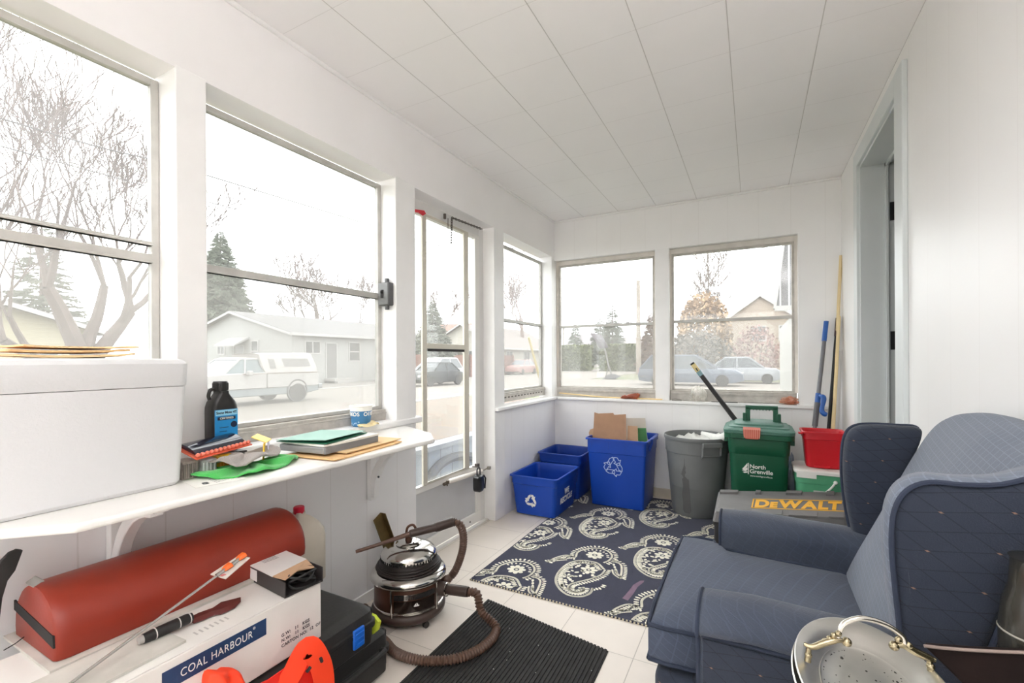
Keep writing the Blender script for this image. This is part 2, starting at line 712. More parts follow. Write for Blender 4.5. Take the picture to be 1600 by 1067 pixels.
def sash_x(name, y0, y1, z0, z1, rails, x=-0.1, t=0.022, low=SCREEN, up=GLASS, sill=True, n=None):
    """window lying in a plane x = const"""
    m = M()
    m.box(x - 0.02, x + 0.004, y0, y0 + t, z0, z1)
    m.box(x - 0.02, x + 0.004, y1 - t, y1, z0, z1)
    m.box(x - 0.02, x + 0.004, y0 + t, y1 - t, z1 - t, z1)
    m.box(x - 0.02, x + 0.004, y0 + t, y1 - t, z0, z0 + 0.016)
    r = struct(name, m, ALU, bevel=0.002)
    m = M()
    for z, h in rails:
        m.box(x - 0.016, x + 0.010, y0 + t, y1 - t, z - h / 2, z + h / 2)
        m.box(x - 0.016, x + 0.016, y0 + t, y1 - t, z - h / 2, z - h / 2 + 0.006)
    struct('meeting_rail', m, ALU, r, bevel=0.001)
    if sill:
        m = M()
        m.box(x - 0.02, x + 0.03, y0, y1, z0 - 0.072, z0 - 0.001)
        m.box(x + 0.03, x + 0.036, y0, y1, z0 - 0.020, z0 - 0.012)
        struct('sill_track', m, ALUD, r, bevel=0.002)
    zr = rails[0][0]
    struct('upper_pane', M().box(x - 0.009, x - 0.006, y0 + t, y1 - t, zr, z1 - t), up, r, smooth=0)
    struct('lower_pane', M().box(x - 0.015, x - 0.012, y0 + t, y1 - t, z0 + 0.016, zr), low, r, smooth=0)
    return r


sash_x('window_1', -0.325, 0.760, 0.868, 2.004, [(1.434, 0.028), (1.481, 0.012)])
sash_x('window_2', 0.852, 1.740, 0.866, 2.004, [(1.434, 0.028)], low=HAZEG)
w3 = sash_x('window_3', 2.858, 3.732, 0.866, 1.985, [(1.412, 0.024)])
# the row of slots in that window's track
m = M()
for k in range(14):
    y = 2.93 + k * 0.055
    m.box(-0.0705, -0.0685, y, y + 0.026, 0.822, 0.832)
struct('track_slots', m, mat('slot_dark', (92, 86, 80), rough=0.8), w3)


def sash_y(name, x0, x1, z0, z1, rail, y, t=0.016):
    m = M()
    m.box(x0, x0 + t, y - 0.006, y + 0.02, z0, z1)
    m.box(x1 - t, x1, y - 0.006, y + 0.02, z0, z1)
    m.box(x0 + t, x1 - t, y - 0.006, y + 0.02, z1 - t, z1)
    m.box(x0 + t, x1 - t, y - 0.006, y + 0.02, z0, z0 + 0.012)
    r = struct(name, m, ALUD, bevel=0.0015)
    struct('meeting_rail', M().box(x0 + t, x1 - t, y - 0.010, y + 0.014, rail - 0.011, rail + 0.011), ALU, r, bevel=0.001)
    m = M()
    m.box(x0 - 0.012, x1 + 0.012, y - 0.03, y + 0.02, 0.7815, z0)
    m.box(x0, x1, y - 0.036, y - 0.03, z0 - 0.03, z0 - 0.012)
    struct('sill_track', m, ALUD, r, bevel=0.002)
    m = M()                                                       # painted outer surround
    m.box(x0 - 0.022, x0, y - 0.012, y + 0.02, z0, 1.99)
    m.box(x1, x1 + 0.022, y - 0.012, y + 0.02, z0, 1.99)
    m.box(x0, x1, y - 0.012, y + 0.02, z1, 1.99)
    struct('surround', m, mat('chalky_paint', (214, 208, 200), rough=0.6, var=0.09, nscale=12), r, bevel=0.002)
    struct('upper_pane', M().box(x0 + t, x1 - t, y + 0.006, y + 0.009, rail, z1 - t), GLASS, r, smooth=0)
    struct('lower_pane', M().box(x0 + t, x1 - t, y, y + 0.003, z0 + 0.012, rail), FARS, r, smooth=0)
    return r


FARS = glass_mat('screened_glass_far', 0.18, hcol=(190, 188, 184), hscale=2.5, refl=0.03, hvar=0.4)
sash_y('window_4', 0.022, 0.862, 0.860, 1.955, 1.402, D + 0.055)
sash_y('window_5', 0.996, 1.836, 0.862, 1.950, 1.408, D + 0.055)
# window behind the camera
m = M()
m.box(0.15, 0.19, YN - 0.08, YN - 0.04, 0.78, 2.0)
m.box(1.91, 1.95, YN - 0.08, YN - 0.04, 0.78, 2.0)
m.box(1.03, 1.07, YN - 0.08, YN - 0.04, 0.78, 2.0)
m.box(0.19, 1.91, YN - 0.08, YN - 0.04, 1.96, 2.0)
m.box(0.19, 1.91, YN - 0.08, YN - 0.04, 0.78, 0.82)
r = struct('window_6', m, ALU)
struct('pane', M().box(0.19, 1.91, YN - 0.062, YN - 0.058, 0.82, 1.96), GLASS, r, smooth=0)

# ---- storm door (door_1)
x = -0.085
m = M()
m.box(x - 0.03, x, 1.889, 1.93, 0.0, 2.012)                       # frame
m.box(x - 0.03, x, 2.655, 2.716, 0.0, 2.012)
m.box(x - 0.03, x, 1.93, 2.655, 1.955, 2.012)
dr = struct('door_1', m, mat('door_frame_white', (226, 225, 223), rough=0.4, var=0.03), bevel=0.003)
m = M()
m.box(x - 0.020, x - 0.004, 1.935, 2.598, 0.0855, 0.3645)
struct('lower_panel', m, mat('door_panel_grey', (196, 196, 197), rough=0.45, var=0.03), dr)
m = M()
m.box(x - 0.022, x + 0.006, 1.93, 2.5995, 0.365, 0.40)
m.box(x - 0.022, x + 0.006, 2.60, 2.655, 0.0855, 1.9295)
m.box(x - 0.022, x + 0.0065, 1.93, 2.655, 0.0125, 0.085)
m.box(x + 0.006, x + 0.030, 1.889, 2.716, 0.0, 0.012)
m.box(x - 0.022, x + 0.006, 1.93, 2.655, 1.93, 1.9545)
struct('door_rail', m, mat('door_rail_white', (232, 230, 226), rough=0.4, var=0.03), dr, bevel=0.002)
m = M()
m.box(x + 0.002, x + 0.016, 2.035, 2.072, 0.40, 1.945)
m.box(x + 0.002, x + 0.016, 2.452, 2.505, 0.40, 1.945)
m.box(x + 0.002, x + 0.016, 2.072, 2.452, 0.40, 0.412)
m.box(x + 0.002, x + 0.018, 2.072, 2.452, 1.178, 1.208)
m.box(x + 0.002, x + 0.016, 2.072, 2.452, 1.932, 1.945)
ins = struct('storm_insert', m, mat('cream_aluminium', (206, 200, 186), rough=0.45, metal=0.15, var=0.05), dr, bevel=0.002)
struct('insert_seal', M().box(x + 0.0165, x + 0.0175, 2.075, 2.45, 1.162, 1.177).box(x + 0.0165, x + 0.0175, 2.073, 2.455, 0.4125, 0.4155), DARKGAP, ins)
struct('door_pane', M().box(x - 0.012, x - 0.009, 1.93, 2.60, 0.40, 1.94), CLEARL, dr, smooth=0)
m = M()
for y in (2.08, 2.52):
    m.lathe([(0.001, 0), (0.007, 0.002), (0.004, 0.004)], (x + 0.0065, y, 0.045), 8, R=Matrix.Rotation(math.pi / 2, 3, 'Y'))
struct('screw', m, DARKGAP, dr)
# outside landing boards next to the door
GB = mat('grey_blue_boards', (126, 134, 142), rough=0.6, var=0.05)
add_lines(GB, [line_mask(GB, 1, 0.19, 0.006, 0.05)], (70, 76, 84), 0.8, 0.6, 0.005)
DIRT = mat('dirt', (150, 138, 120), rough=0.95, var=0.2, nscale=3)

# two fill lights added behind the camera to brighten the room
def dome_fill(x, y, power, label):
    t = thing('ceiling_fill_light', label, 'lamp', (x, y, H), 0, 'added fill lights')
    ob('fill_base', M().lathe([(0.001, H - 0.001), (0.15, H - 0.001), (0.155, H - 0.02), (0.14, H - 0.03), (0.001, H - 0.03)], (x, y, 0), 32), TRIMW, t)
    sm = bpy.data.materials.new('fill_dome_glow')
    sm.use_nodes = True
    b = sm.node_tree.nodes['Principled BSDF']
    b.inputs['Base Color'].default_value = (0.9, 0.88, 0.85, 1)
    b.inputs['Emission Color'].default_value = (1, 0.975, 0.965, 1)
    b.inputs['Emission Strength'].default_value = power
    ob('fill_shade', M().lathe([(0.135, H - 0.031), (0.13, H - 0.06), (0.10, H - 0.09), (0.05, H - 0.105), (0.001, H - 0.108)], (x, y, 0), 32), sm, t)


dome_fill(1.05, -0.75, FILL_DOME, 'round fill light added on the ceiling behind the camera')
fl_ = thing('floor_fill_light', 'uplighter fill light added behind the camera', 'lamp', (1.90, -0.32, 0))
ob('fill_base', M().lathe([(0.001, 0.0005), (0.11, 0.0005), (0.11, 0.02), (0.02, 0.03), (0.001, 0.03)], (1.90, -0.32, 0), 32), BLACKM, fl_)
ob('pole', M().tube([(1.90, -0.32, 0.03), (1.90, -0.32, 1.62)], 0.012, 12), BLACKM, fl_)
ob('fill_shade', M().lathe([(0.02, 1.60), (0.12, 1.66), (0.19, 1.74), (0.195, 1.74), (0.125, 1.65), (0.02, 1.59)], (1.90, -0.32, 0), 40), BLACKM, fl_)
um_ = bpy.data.materials.new('fill_up_glow')
um_.use_nodes = True
um_.node_tree.nodes['Principled BSDF'].inputs['Emission Color'].default_value = (1, 0.975, 0.985, 1)
um_.node_tree.nodes['Principled BSDF'].inputs['Emission Strength'].default_value = FILL_UP
ob('fill_disc', M().lathe([(0.001, 1.69), (0.14, 1.69), (0.14, 1.692), (0.001, 1.692)], (1.90, -0.32, 0), 40), um_, fl_)

# ================================================================ OUTSIDE
rnd = random.Random(7)
_mat = mat


def unlin(x):
    return 255 * (12.92 * x if x <= 0.0031308 else 1.055 * x ** (1 / 2.4) - 0.055)


def mat(name, col, *a, **k):
    # outdoor surfaces: colours all darkened so the view outside does not overexpose
    f = 0.37
    if k.get('col2'):
        k['col2'] = tuple(unlin(lin(c) * f) for c in k['col2'])
    return _mat(name, tuple(unlin(lin(c) * f) for c in col), *a, **k)


LAWN = mat('spring_lawn', (136, 152, 100), rough=0.95, col2=(156, 146, 122), nscale=0.5)
ASPH = mat('pale_asphalt', (170, 161, 150), rough=0.9, var=0.06, nscale=0.8)
CURB = mat('curb_concrete', (225, 222, 216), rough=0.8, var=0.04)
LEAF = mat('leaf_litter', (160, 138, 118), rough=0.95, col2=(144, 134, 118), nscale=2.2)


def slab(name, x0, x1, y0, y1, z, mt, t=0.1):
    return struct(name, M().box(x0, x1, y0, y1, z - t, z), mt)


slab('ground_lawn', -60, 60, -30, 160, GZ - 0.02, LAWN, 0.3)
slab('ground_road', -20.5, -10.4, -30, 160, GZ, ASPH, 0.08)
slab('ground_curb', -10.4, -10.1, -30, 22, GZ + 0.05, CURB, 0.12)
slab('ground_curb', -20.8, -20.5, -30, 160, GZ + 0.03, CURB, 0.12)
slab('ground_verge', -10.1, -4.2, 2.0, 17, GZ + 0.01, LEAF, 0.05)
slab('ground_driveway', -12, 12, 26.8, 36, GZ + 0.012, ASPH, 0.05)
slab('ground_driveway', -31, -20.8, 9, 40, GZ + 0.012, mat('gravel_yard', (168, 160, 152), rough=0.95, var=0.06, nscale=2), 0.05)

# landing by the door, boarded, seen through the door glass
ld = thing('landing_bench', 'grey boarded landing rail with a dark curved band outside the storm door', 'landing', (-1.2, 3.9, GZ))
m = M()
m.box(-1.16, -1.10, 2.5, 6.2, GZ, 0.27)
ob('board_panel', m, GB, ld)
m = M().box(-1.20, -1.04, 2.5, 6.2, 0.27, 0.315)
ob('top_rail', m, mat('rail_blue_grey', (176, 184, 192), rough=0.5), ld)
pts = [onX(u, v, -1.07) for u, v in ((664, 775), (670, 752), (679, 735), (690, 724), (704, 716), (722, 712), (745, 716), (765, 730))]
ob('curved_band', M().tube(spline(pts, 4), 0.045, 8), mat('band_dark', (92, 96, 100), rough=0.7), ld)
struct('ground_landing', M().box(-1.1, -0.14, 1.5, 6.2, GZ, -0.05), mat('landing_grey', (150, 154, 158), rough=0.7))


# ---- trees
def grow(m, p, d, L, r, depth, rg, spread=0.5, up=0.12, kids=(2, 3), seg=3, droop=0.0, minr=0.006):
    pts, rad = [Vector(p)], [r]
    q = Vector(p)
    d = Vector(d).normalized()
    for i in range(seg):
        d = (d + Vector((rg.uniform(-1, 1), rg.uniform(-1, 1), rg.uniform(-1, 1))) * 0.16 + Vector((0, 0, up))).normalized()
        q = q + d * L / seg
        pts.append(q.copy())
        rad.append(max(minr, r * (1 - 0.42 * (i + 1) / seg)))
    m.tube(pts, rad, 7 if depth > 4 else 4 if depth > 1 else 3, cap=False)
    if depth == 0:
        return
    n = rg.randint(*kids)
    for k in range(n):
        i = rg.randint(max(1, seg - 2), seg) if k else seg
        a = Vector((rg.uniform(-1, 1), rg.uniform(-1, 1), rg.uniform(-0.5, 0.9))).normalized()
        nd = (d + a * spread * rg.uniform(0.7, 1.4)).normalized()
        grow(m, pts[i], nd, L * rg.uniform(0.68, 0.86), rad[i] * rg.uniform(0.6, 0.8), depth - 1, rg, spread, up, kids, seg, droop, minr)


BARK = mat('bark_grey', (158, 140, 134), rough=0.9, var=0.15, nscale=5)
BARKF = mat('bark_far', (166, 150, 144), rough=0.9, var=0.1, nscale=3)


def bare_tree(label, base, limbs, mt, seed, group=None, name='bare_tree', minr=0.008):
    """limbs: (direction, length, radius, depth)"""
    rg = random.Random(seed)
    base = (base[0], base[1], GZ)
    t = thing(name, label, 'tree', base, 0, group)
    m1, m2 = M(), M()
    for start, d, L, r, dep, spread in limbs:
        s = Vector(base) + Vector(start)
        grow(m2, s, d, L, r, dep, rg, spread, 0.07, (2, 3), 4, minr=minr)
    tr = limbs[0][3]
    e = Vector(base) + Vector(limbs[0][0])
    m1.tube([Vector(base), Vector(base).lerp(e, 0.5), e + Vector((0, 0, 0.1))], [tr * 1.7, tr * 1.35, tr * 1.15], 10)
    ob('trunk', m1, mt, t)
    ob('branches', m2, mt, t)
    return t


# big bare tree across the road, filling the left window
b = (-11.2, 4.42, GZ)
bare_tree('large bare many-limbed tree filling the leftmost window', b,
          [((0, 0, 1.6), (0.15, -0.55, 1.0), 1.7, 0.19, 7, 0.6), ((0, 0, 1.5), (0.1, 0.55, 1.1), 1.5, 0.17, 7, 0.6),
           ((0, 0, 1.4), (0.1, -1.0, 0.25), 1.6, 0.13, 6, 0.55), ((0, 0, 1.9), (0.0, 0.1, 1.0), 1.5, 0.13, 6, 0.6)], BARK, 11, minr=0.009)
bare_tree('bare tree with an upright trunk cut off by the left edge of the photo', (-10.4, 2.55, GZ),
          [((0, 0, 2.2), (0.0, -0.1, 1.0), 1.7, 0.15, 6, 0.55)], BARK, 5, minr=0.007)
bare_tree('bare tree rising right of the grey roof ridge, seen in the middle window', onX(496, 560, -42.0),
          [((0, 0, 4.6), (0, 0.05, 1), 3.0, 0.28, 6, 0.8), ((0, 0, 4.4), (0, 0.9, 0.7), 2.6, 0.2, 5, 0.7), ((0, 0, 4.4), (0, -0.9, 0.7), 2.6, 0.2, 5, 0.7)], BARKF, 21, 'bare trees behind the houses', minr=0.042)
bare_tree('small spreading bare tree beside the window frame with the switch box', onX(556, 560, -42.0),
          [((0, 0, 4.2), (0, 0.3, 1), 2.4, 0.20, 6, 0.7)], BARKF, 23, 'bare trees behind the houses', minr=0.04)
bare_tree('thin bare tree right of the evergreen, seen through the storm door', at(694, 560, 45.0),
          [((0, 0, 3.0), (0, 0.05, 1), 2.0, 0.15, 6, 0.5)], BARKF, 25, 'bare trees behind the houses', minr=0.03)
bare_tree('bare tree standing over the bungalow roof in the narrow window', at(816, 540, 62.0),
          [((0, 0, 4.2), (0, 0.05, 1), 3.0, 0.28, 6, 0.6)], mat('bark_pink', (168, 146, 138), rough=0.9), 29, 'bare trees behind the houses', minr=0.045)
tp = thing('bare_poplar', 'tall thin bare poplar rising over the orange bush', 'tree', (-2.2, 50, GZ))
PB = mat('bark_beige', (160, 144, 132), rough=0.9)
rg = random.Random(31)
m1, m2 = M(), M()
for (x0, x1, zt, r0) in ((-2.3, -2.5, 12.6, 0.13), (-1.9, -1.45, 11.2, 0.11), (-2.6, -3.2, 9.8, 0.08)):
    a_, b_ = Vector((x0, 50, GZ)), Vector((x1, 50.2, zt))
    m1.tube([a_, a_.lerp(b_, 0.35), a_.lerp(b_, 0.7), b_], [r0, r0 * 0.8, r0 * 0.5, 0.03], 6)
    for k in range(26):
        f_ = 0.42 + 0.55 * k / 26
        s_ = a_.lerp(b_, f_)
        an = rg.uniform(0, 6.28)
        grow(m2, s_, (math.cos(an) * 0.75, math.sin(an) * 0.5, 0.85), rg.uniform(1.0, 1.9) * (1.25 - f_ * 0.6), 0.04, 2, rg, 0.45, 0.10, (2, 3), 3, minr=0.024)
ob('trunk', m1, PB, tp)
ob('branches', m2, PB, tp)


def conifer(label, base, h, r, mt, seed, dens=420, group=None, cat='tree', name='evergreen_tree', low=0.12):
    rg = random.Random(seed)
    base = (base[0], base[1], GZ)
    t = thing(name, label, cat, base, 0, group)
    b = Vector(base)
    ob('trunk', M().tube([b, b + Vector((0, 0, h * 0.97))], [r * 0.09, r * 0.015], 6), BARK, t)
    m = M()
    for k in range(dens):
        f = rg.random() ** 0.8
        z = h * (low + (1 - low) * f)
        rr = r * (1 - f) ** 0.85 * rg.uniform(0.75, 1.12) + 0.02 * h
        a = rg.uniform(0, 2 * math.pi)
        d = Vector((math.cos(a), math.sin(a), rg.uniform(-0.35, 0.1)))
        s = Vector((-math.sin(a), math.cos(a), 0))
        p0 = b + Vector((0, 0, z)) + d * rr * 0.15
        p1 = b + Vector((0, 0, z)) + d * rr
        w = rr * 0.24
        dn = Vector((0, 0, -w * 0.9))
        for q_ in range(5):
            f0 = 0.25 + 0.16 * q_
            a_ = p0.lerp(p1, f0)
            for sg in (-1, 1):
                e_ = p0.lerp(p1, min(1.0, f0 + 0.22)) + s * sg * w * (1.25 - 0.2 * q_) + Vector((0, 0, rg.uniform(-0.5, 0.25) * w))
                m.face([a_, a_.lerp(e_, 0.5) + Vector((0, 0, -w * 0.14)), e_, a_.lerp(e_, 0.5) + Vector((0, 0, w * 0.14))])
        m.face([p0, p0.lerp(p1, 0.5) + dn * 0.3, p1, p0.lerp(p1, 0.5) - dn * 0.1])
    ob('foliage', m, mt, t, smooth=0)
    return t


EVG = mat('evergreen_needles', (150, 160, 140), rough=0.9, var=0.3, nscale=1.2)
EVG2 = mat('evergreen_far', (156, 162, 146), rough=0.9, var=0.25, nscale=1)
conifer('tall evergreen behind the white gabled house, left of the middle window', (onX(345, 560, -45).x, onX(345, 560, -45).y, GZ), onX(345, 362, -45).z - GZ, 4.1, EVG, 1, 1500, 'evergreens along the street')
conifer('broad lower evergreen beside the tall one behind the gabled house', (onX(372, 560, -44).x, onX(372, 560, -44).y, GZ), onX(372, 462, -44).z - GZ, 4.6, EVG2, 2, 1300, 'evergreens along the street')
conifer('evergreen with layered boughs seen through the storm door', at(676, 562, 39.5), 6.9, 2.3, EVG2, 3, 800, 'evergreens along the street')
conifer('thin sparse evergreen between the forked limbs of the big bare tree', onX(66, 560, -33.0), 10.0, 2.4, EVG2, 4, 260, 'evergreens along the street')
for (u, hh, rr, lab) in ((899, 8.3, 1.9, 'small pointed evergreen over the left part of the hedge'),
                         (938, 9.0, 2.6, 'evergreen behind the basketball hoop, left of the pair'),
                         (957, 10.6, 3.2, 'evergreen behind the basketball hoop, right of the pair')):
    p = at(u, 560, 75.0)
    conifer(lab, (p.x, p.y, GZ), hh, rr, EVG2, int(u), 420, 'distant evergreens over the hedge')
p = at(1017, 560, 58)
conifer('reddish brown dense tree right of the utility pole', (p.x, p.y, GZ), 7.6, 1.9, mat('brown_needles', (170, 140, 122), rough=0.9, var=0.2), 77, 900)


def bush(name, label, c, rx, ry, rz, mt, n, seed, leaf=0.22, cat='shrub', group=None):
    rg = random.Random(seed)
    t = thing(name, label, cat, (c[0], c[1], GZ), 0, group)
    m = M()
    for k in range(n):
        a, b_ = rg.uniform(0, 2 * math.pi), math.acos(rg.uniform(-0.9, 1))
        q = rg.uniform(0.72, 1.06)
        p = Vector((c[0] + rx * q * math.sin(b_) * math.cos(a), c[1] + ry * q * math.sin(b_) * math.sin(a), c[2] + rz * q * math.cos(b_)))
        if p.z < GZ:
            continue
        e1 = Vector((rg.uniform(-1, 1), rg.uniform(-1, 1), rg.uniform(-1, 1))).normalized() * leaf
        e2 = Vector((rg.uniform(-1, 1), rg.uniform(-1, 1), rg.uniform(-1, 1))).normalized() * leaf
        m.face([p - e1, p + e2, p + e1, p - e2])
    ob('foliage', m, mt, t, smooth=0)
    m = M()
    for k in range(6):
        a = k * 1.05
        m.tube([(c[0], c[1], GZ), (c[0] + rx * 0.5 * math.cos(a), c[1] + ry * 0.5 * math.sin(a), c[2] + rz * 0.3)], [0.05, 0.02], 5)
    ob('stem', m, BARKF, t)
    return t


bush('round_bush', 'big rounded orange-tan bush below the bare poplar', (-2.0, 40, 2.6), 2.0, 1.6, 3.7, mat('tan_twigs', (222, 184, 140), rough=0.9, var=0.2, nscale=2), 4200, 3, 0.17)
bush('pink_shrub', 'pinkish twiggy shrub in front of the beige house', (1.75, 38.5, 1.4), 1.5, 1.0, 2.1, mat('pink_twigs', (196, 150, 142), rough=0.9, var=0.2, nscale=2), 1200, 4, 0.11)
bush('dark_shrub', 'brownish hedge mass behind the parked cars', (-2.3, 37.2, 1.0), 2.6, 0.8, 2.0, mat('brown_twigs', (150, 138, 124), rough=0.9, var=0.2, nscale=2), 2400, 5, 0.14)
# far clipped hedge
HEDGE = mat('hedge_green', (140, 148, 98), rough=0.95, var=0.3, nscale=0.8)
hg = thing('clipped_hedge', 'long clipped green hedge across the far street', 'hedge', (-18, 62, GZ))
rg = random.Random(9)
m = M()
for x0, x1 in ((-24.5, -18.6), (-17.2, -10.2)):
    m.box(x0 + 0.2, x1 - 0.2, 61.2, 62.8, GZ, 2.7)
    for k in range(2600):
        p = Vector((rg.uniform(x0, x1), rg.choice((61.0, 61.0, 62.9)) + rg.uniform(-0.15, 0.15), rg.uniform(GZ, 3.0)))
        if rg.random() < 0.25:
            p.z = rg.uniform(2.7, 3.1)
            p.y = rg.uniform(61, 63)
        e1 = Vector((rg.uniform(-1, 1), rg.uniform(-1, 1), rg.uniform(-1, 1))).normalized() * 0.18
        e2 = Vector((rg.uniform(-1, 1), rg.uniform(-1, 1), rg.uniform(-1, 1))).normalized() * 0.18
        m.face([p - e1, p + e2, p + e1, p - e2])
ob('foliage', m, HEDGE, hg, smooth=0)


# ---- houses
def siding(name, colr, period=0.14, axis=2):
    k = mat(name, colr, rough=0.6, var=0.02)
    return add_lines(k, [line_mask(k, axis, period, period * 0.10)], tuple(int(q * 0.72) for q in colr), 0.6, 0.4, 0.01)


ROOFM = mat('grey_shingles', (160, 157, 157), rough=0.9, var=0.1, nscale=3)
WINF = mat('house_window_frame', (248, 246, 242), rough=0.5)
WING = mat('house_window_glass', (120, 122, 122), rough=0.25, var=0.25, nscale=1.5)


def house(name, label, x0, x1, y0, y1, ez, rz, wallm, axis='y', over=0.45, roofm=ROOFM, wins=(), group=None):
    """gabled box; ridge along axis; wins: (face, a0, a1, z0, z1, kind) face in 'E','S' (E = side facing +X, S = side facing -Y)"""
    t = thing(name, label, 'house', ((x0 + x1) / 2, (y0 + y1) / 2, GZ), 0, group)
    m = M()
    if axis == 'y':
        xm = (x0 + x1) / 2
        pr = [(x0, GZ), (x1, GZ), (x1, ez), (xm, rz), (x0, ez)]
        m.prism(pr, lambda a, b, h: (a, h, b), y0, y1)
    else:
        ym = (y0 + y1) / 2
        pr = [(y0, GZ), (y1, GZ), (y1, ez), (ym, rz), (y0, ez)]
        m.prism(pr, lambda a, b, h: (h, a, b), x0, x1)
    ob('wall', m, wallm, t, smooth=0)
    m = M()
    mt_ = M()
    k = 0.14
    if axis == 'y':
        sl = (rz - ez) / (xm - x0)
        for s, e in ((-1, x0 - over), (1, x1 + over)):
            ze = ez - sl * over
            m.prism([(e, ze), (xm, rz), (xm, rz + k), (e, ze + k)], lambda a, b, h: (a, h, b), y0 - over, y1 + over)
            mt_.prism([(e, ze - 0.05), (xm, rz - 0.05), (xm, rz + k * 0.8), (e, ze + k * 0.8)], lambda a, b, h: (a, h, b), y0 - over - 0.04, y0 - over - 0.002)
            mt_.box(min(e, e + s * 0.12), max(e, e + s * 0.12), y0 - over, y1 + over, ze - 0.06, ze + k * 0.9)
    else:
        sl = (rz - ez) / (ym - y0)
        for s, e in ((-1, y0 - over), (1, y1 + over)):
            ze = ez - sl * over
            m.prism([(e, ze), (ym, rz), (ym, rz + k), (e, ze + k)], lambda a, b, h: (h, a, b), x0 - over, x1 + over)
            mt_.prism([(e, ze - 0.05), (ym, rz - 0.05), (ym, rz + k * 0.8), (e, ze + k * 0.8)], lambda a, b, h: (h, a, b), x1 + over + 0.002, x1 + over + 0.04)
            mt_.box(x0 - over, x1 + over, min(e, e + s * 0.12), max(e, e + s * 0.12), ze - 0.06, ze + k * 0.9)
    ob('roof', m, roofm, t, smooth=0)
    ob('eave_trim', mt_, WINF, t, smooth=0)
    for face, a0, a1, z0, z1, kind in wins:
        if face == 'E':
            f = lambda a, b, h: (x1 + h, a, b)
        else:
            f = lambda a, b, h: (a, y0 - h, b)
        q = 0.09
        fr = M()
        for r0, r1, s0, s1 in ((a0 - q, a0, z0 - q, z1 + q), (a1, a1 + q, z0 - q, z1 + q), (a0, a1, z1, z1 + q), (a0, a1, z0 - q, z0)):
            fr.prism([(r0, s0), (r1, s0), (r1, s1), (r0, s1)], f, -0.02, 0.05)
        if kind == 'double':
            zm = (z0 + z1) / 2
            fr.prism([(a0, zm - 0.04), (a1, zm - 0.04), (a1, zm + 0.04), (a0, zm + 0.04)], f, -0.02, 0.045)
        if kind == 'slider':
            am = (a0 + a1) / 2
            fr.prism([(am - 0.04, z0), (am + 0.04, z0), (am + 0.04, z1), (am - 0.04, z1)], f, -0.02, 0.045)
        fo = ob('door' if kind == 'door' else 'window', fr, WINF, t, smooth=0)
        g = M().prism([(a0, z0), (a1, z0), (a1, z1), (a0, z1)], f, 0.0, 0.02)
        ob('pane', g, WING if kind != 'door' else mat('door_glass_grey', (170, 168, 166), rough=0.4), fo, smooth=0)
    return t


ha = house('bungalow', 'white-sided bungalow with grey roof behind the pickup', -38.8, -26.0, 20.3, 36.0, 2.98, 4.65, siding('siding_white', (226, 226, 222)), 'y', 0.45,
           wins=[('S', -34.55, -33.75, 1.65, 2.5, 'slider'), ('S', -32.45, -31.35, GZ + 0.3, 2.2, 'door'), ('S', -30.4, -29.7, 1.1, 2.5, 'double'),
                 ('E', 21.35, 22.5, 1.65, 2.42, 'slider'), ('E', 23.1, 24.0, GZ + 0.35, 2.35, 'door'), ('E', 25.25, 26.25, 1.1, 2.45, 'double')])
m = M().prism([(20.3, 2.85), (19.2, 2.25), (19.2, 2.15), (20.3, 2.7)], lambda a, b, h: (h, a, b), -33.2, -30.7)
ob('awning', m, WINF, ha, smooth=0)
m = M().box(-25.98, -24.9, 22.9, 24.8, GZ, GZ + 0.35).box(-25.98, -24.6, 22.9, 24.8, GZ, GZ + 0.17)
ob('front_step', m, CURB, ha, smooth=0)
house('yellow_house', 'pale yellow house behind the bare tree in the leftmost window', -30.5, -22.0, 3.5, 8.1, 2.4, 3.15, siding('siding_yellow', (236, 226, 188)), 'x', 0.5,
      wins=[('E', 6.6, 7.3, 0.6, 1.6, 'double')])
hc = house('distant_bungalow', 'cream bungalow with brown-grey roof seen through the narrow window', -33.5, -23.5, 44.5, 60.0, 2.6, 5.2, siding('siding_cream', (238, 232, 218)), 'y', 0.6, mat('brown_shingles', (176, 164, 158), rough=0.9, var=0.08),
           wins=[('S', -27.6, -26.6, 0.7, 2.1, 'double'), ('E', 46.0, 47.4, 0.8, 2.0, 'slider'), ('E', 50.5, 52.0, 0.8, 2.0, 'slider')])
house('beige_house', 'two-storey beige brick house with a gable seen in the right window', -1.0, 5.2, 46, 54, 4.3, 6.6, mat('beige_brick', (222, 202, 182), rough=0.8, var=0.05), 'y', 0.3, mat('tan_shingles', (196, 188, 180), rough=0.9),
      wins=[('S', 1.5, 2.5, 2.7, 3.9, 'double'), ('S', 3.6, 4.4, 2.7, 3.9, 'double')])
house('white_garage', 'low white garage roof seen past the evergreen through the door', -33, -27.5, 37.8, 42, 1.9, 2.9, siding('siding_garage', (234, 232, 228)), 'x', 0.6, WINF)
p = at(985, 545, 95)
house('far_house', 'pale roofed house far behind the hedge right of the evergreens', p.x - 4, p.x + 3, p.y, p.y + 8, 3.4, 5.6, siding('siding_far', (226, 220, 210)), 'x', 0.4, mat('pink_shingles', (196, 186, 186), rough=0.9), group='far houses over the hedge')
p = at(915, 545, 88)
house('far_house', 'pale roofed house far behind the hedge left of the evergreens', p.x - 4, p.x + 3, p.y, p.y + 8, 3.6, 6.0, siding('siding_far2', (230, 224, 216)), 'x', 0.4, mat('mauve_shingles', (190, 182, 186), rough=0.9), group='far houses over the hedge')

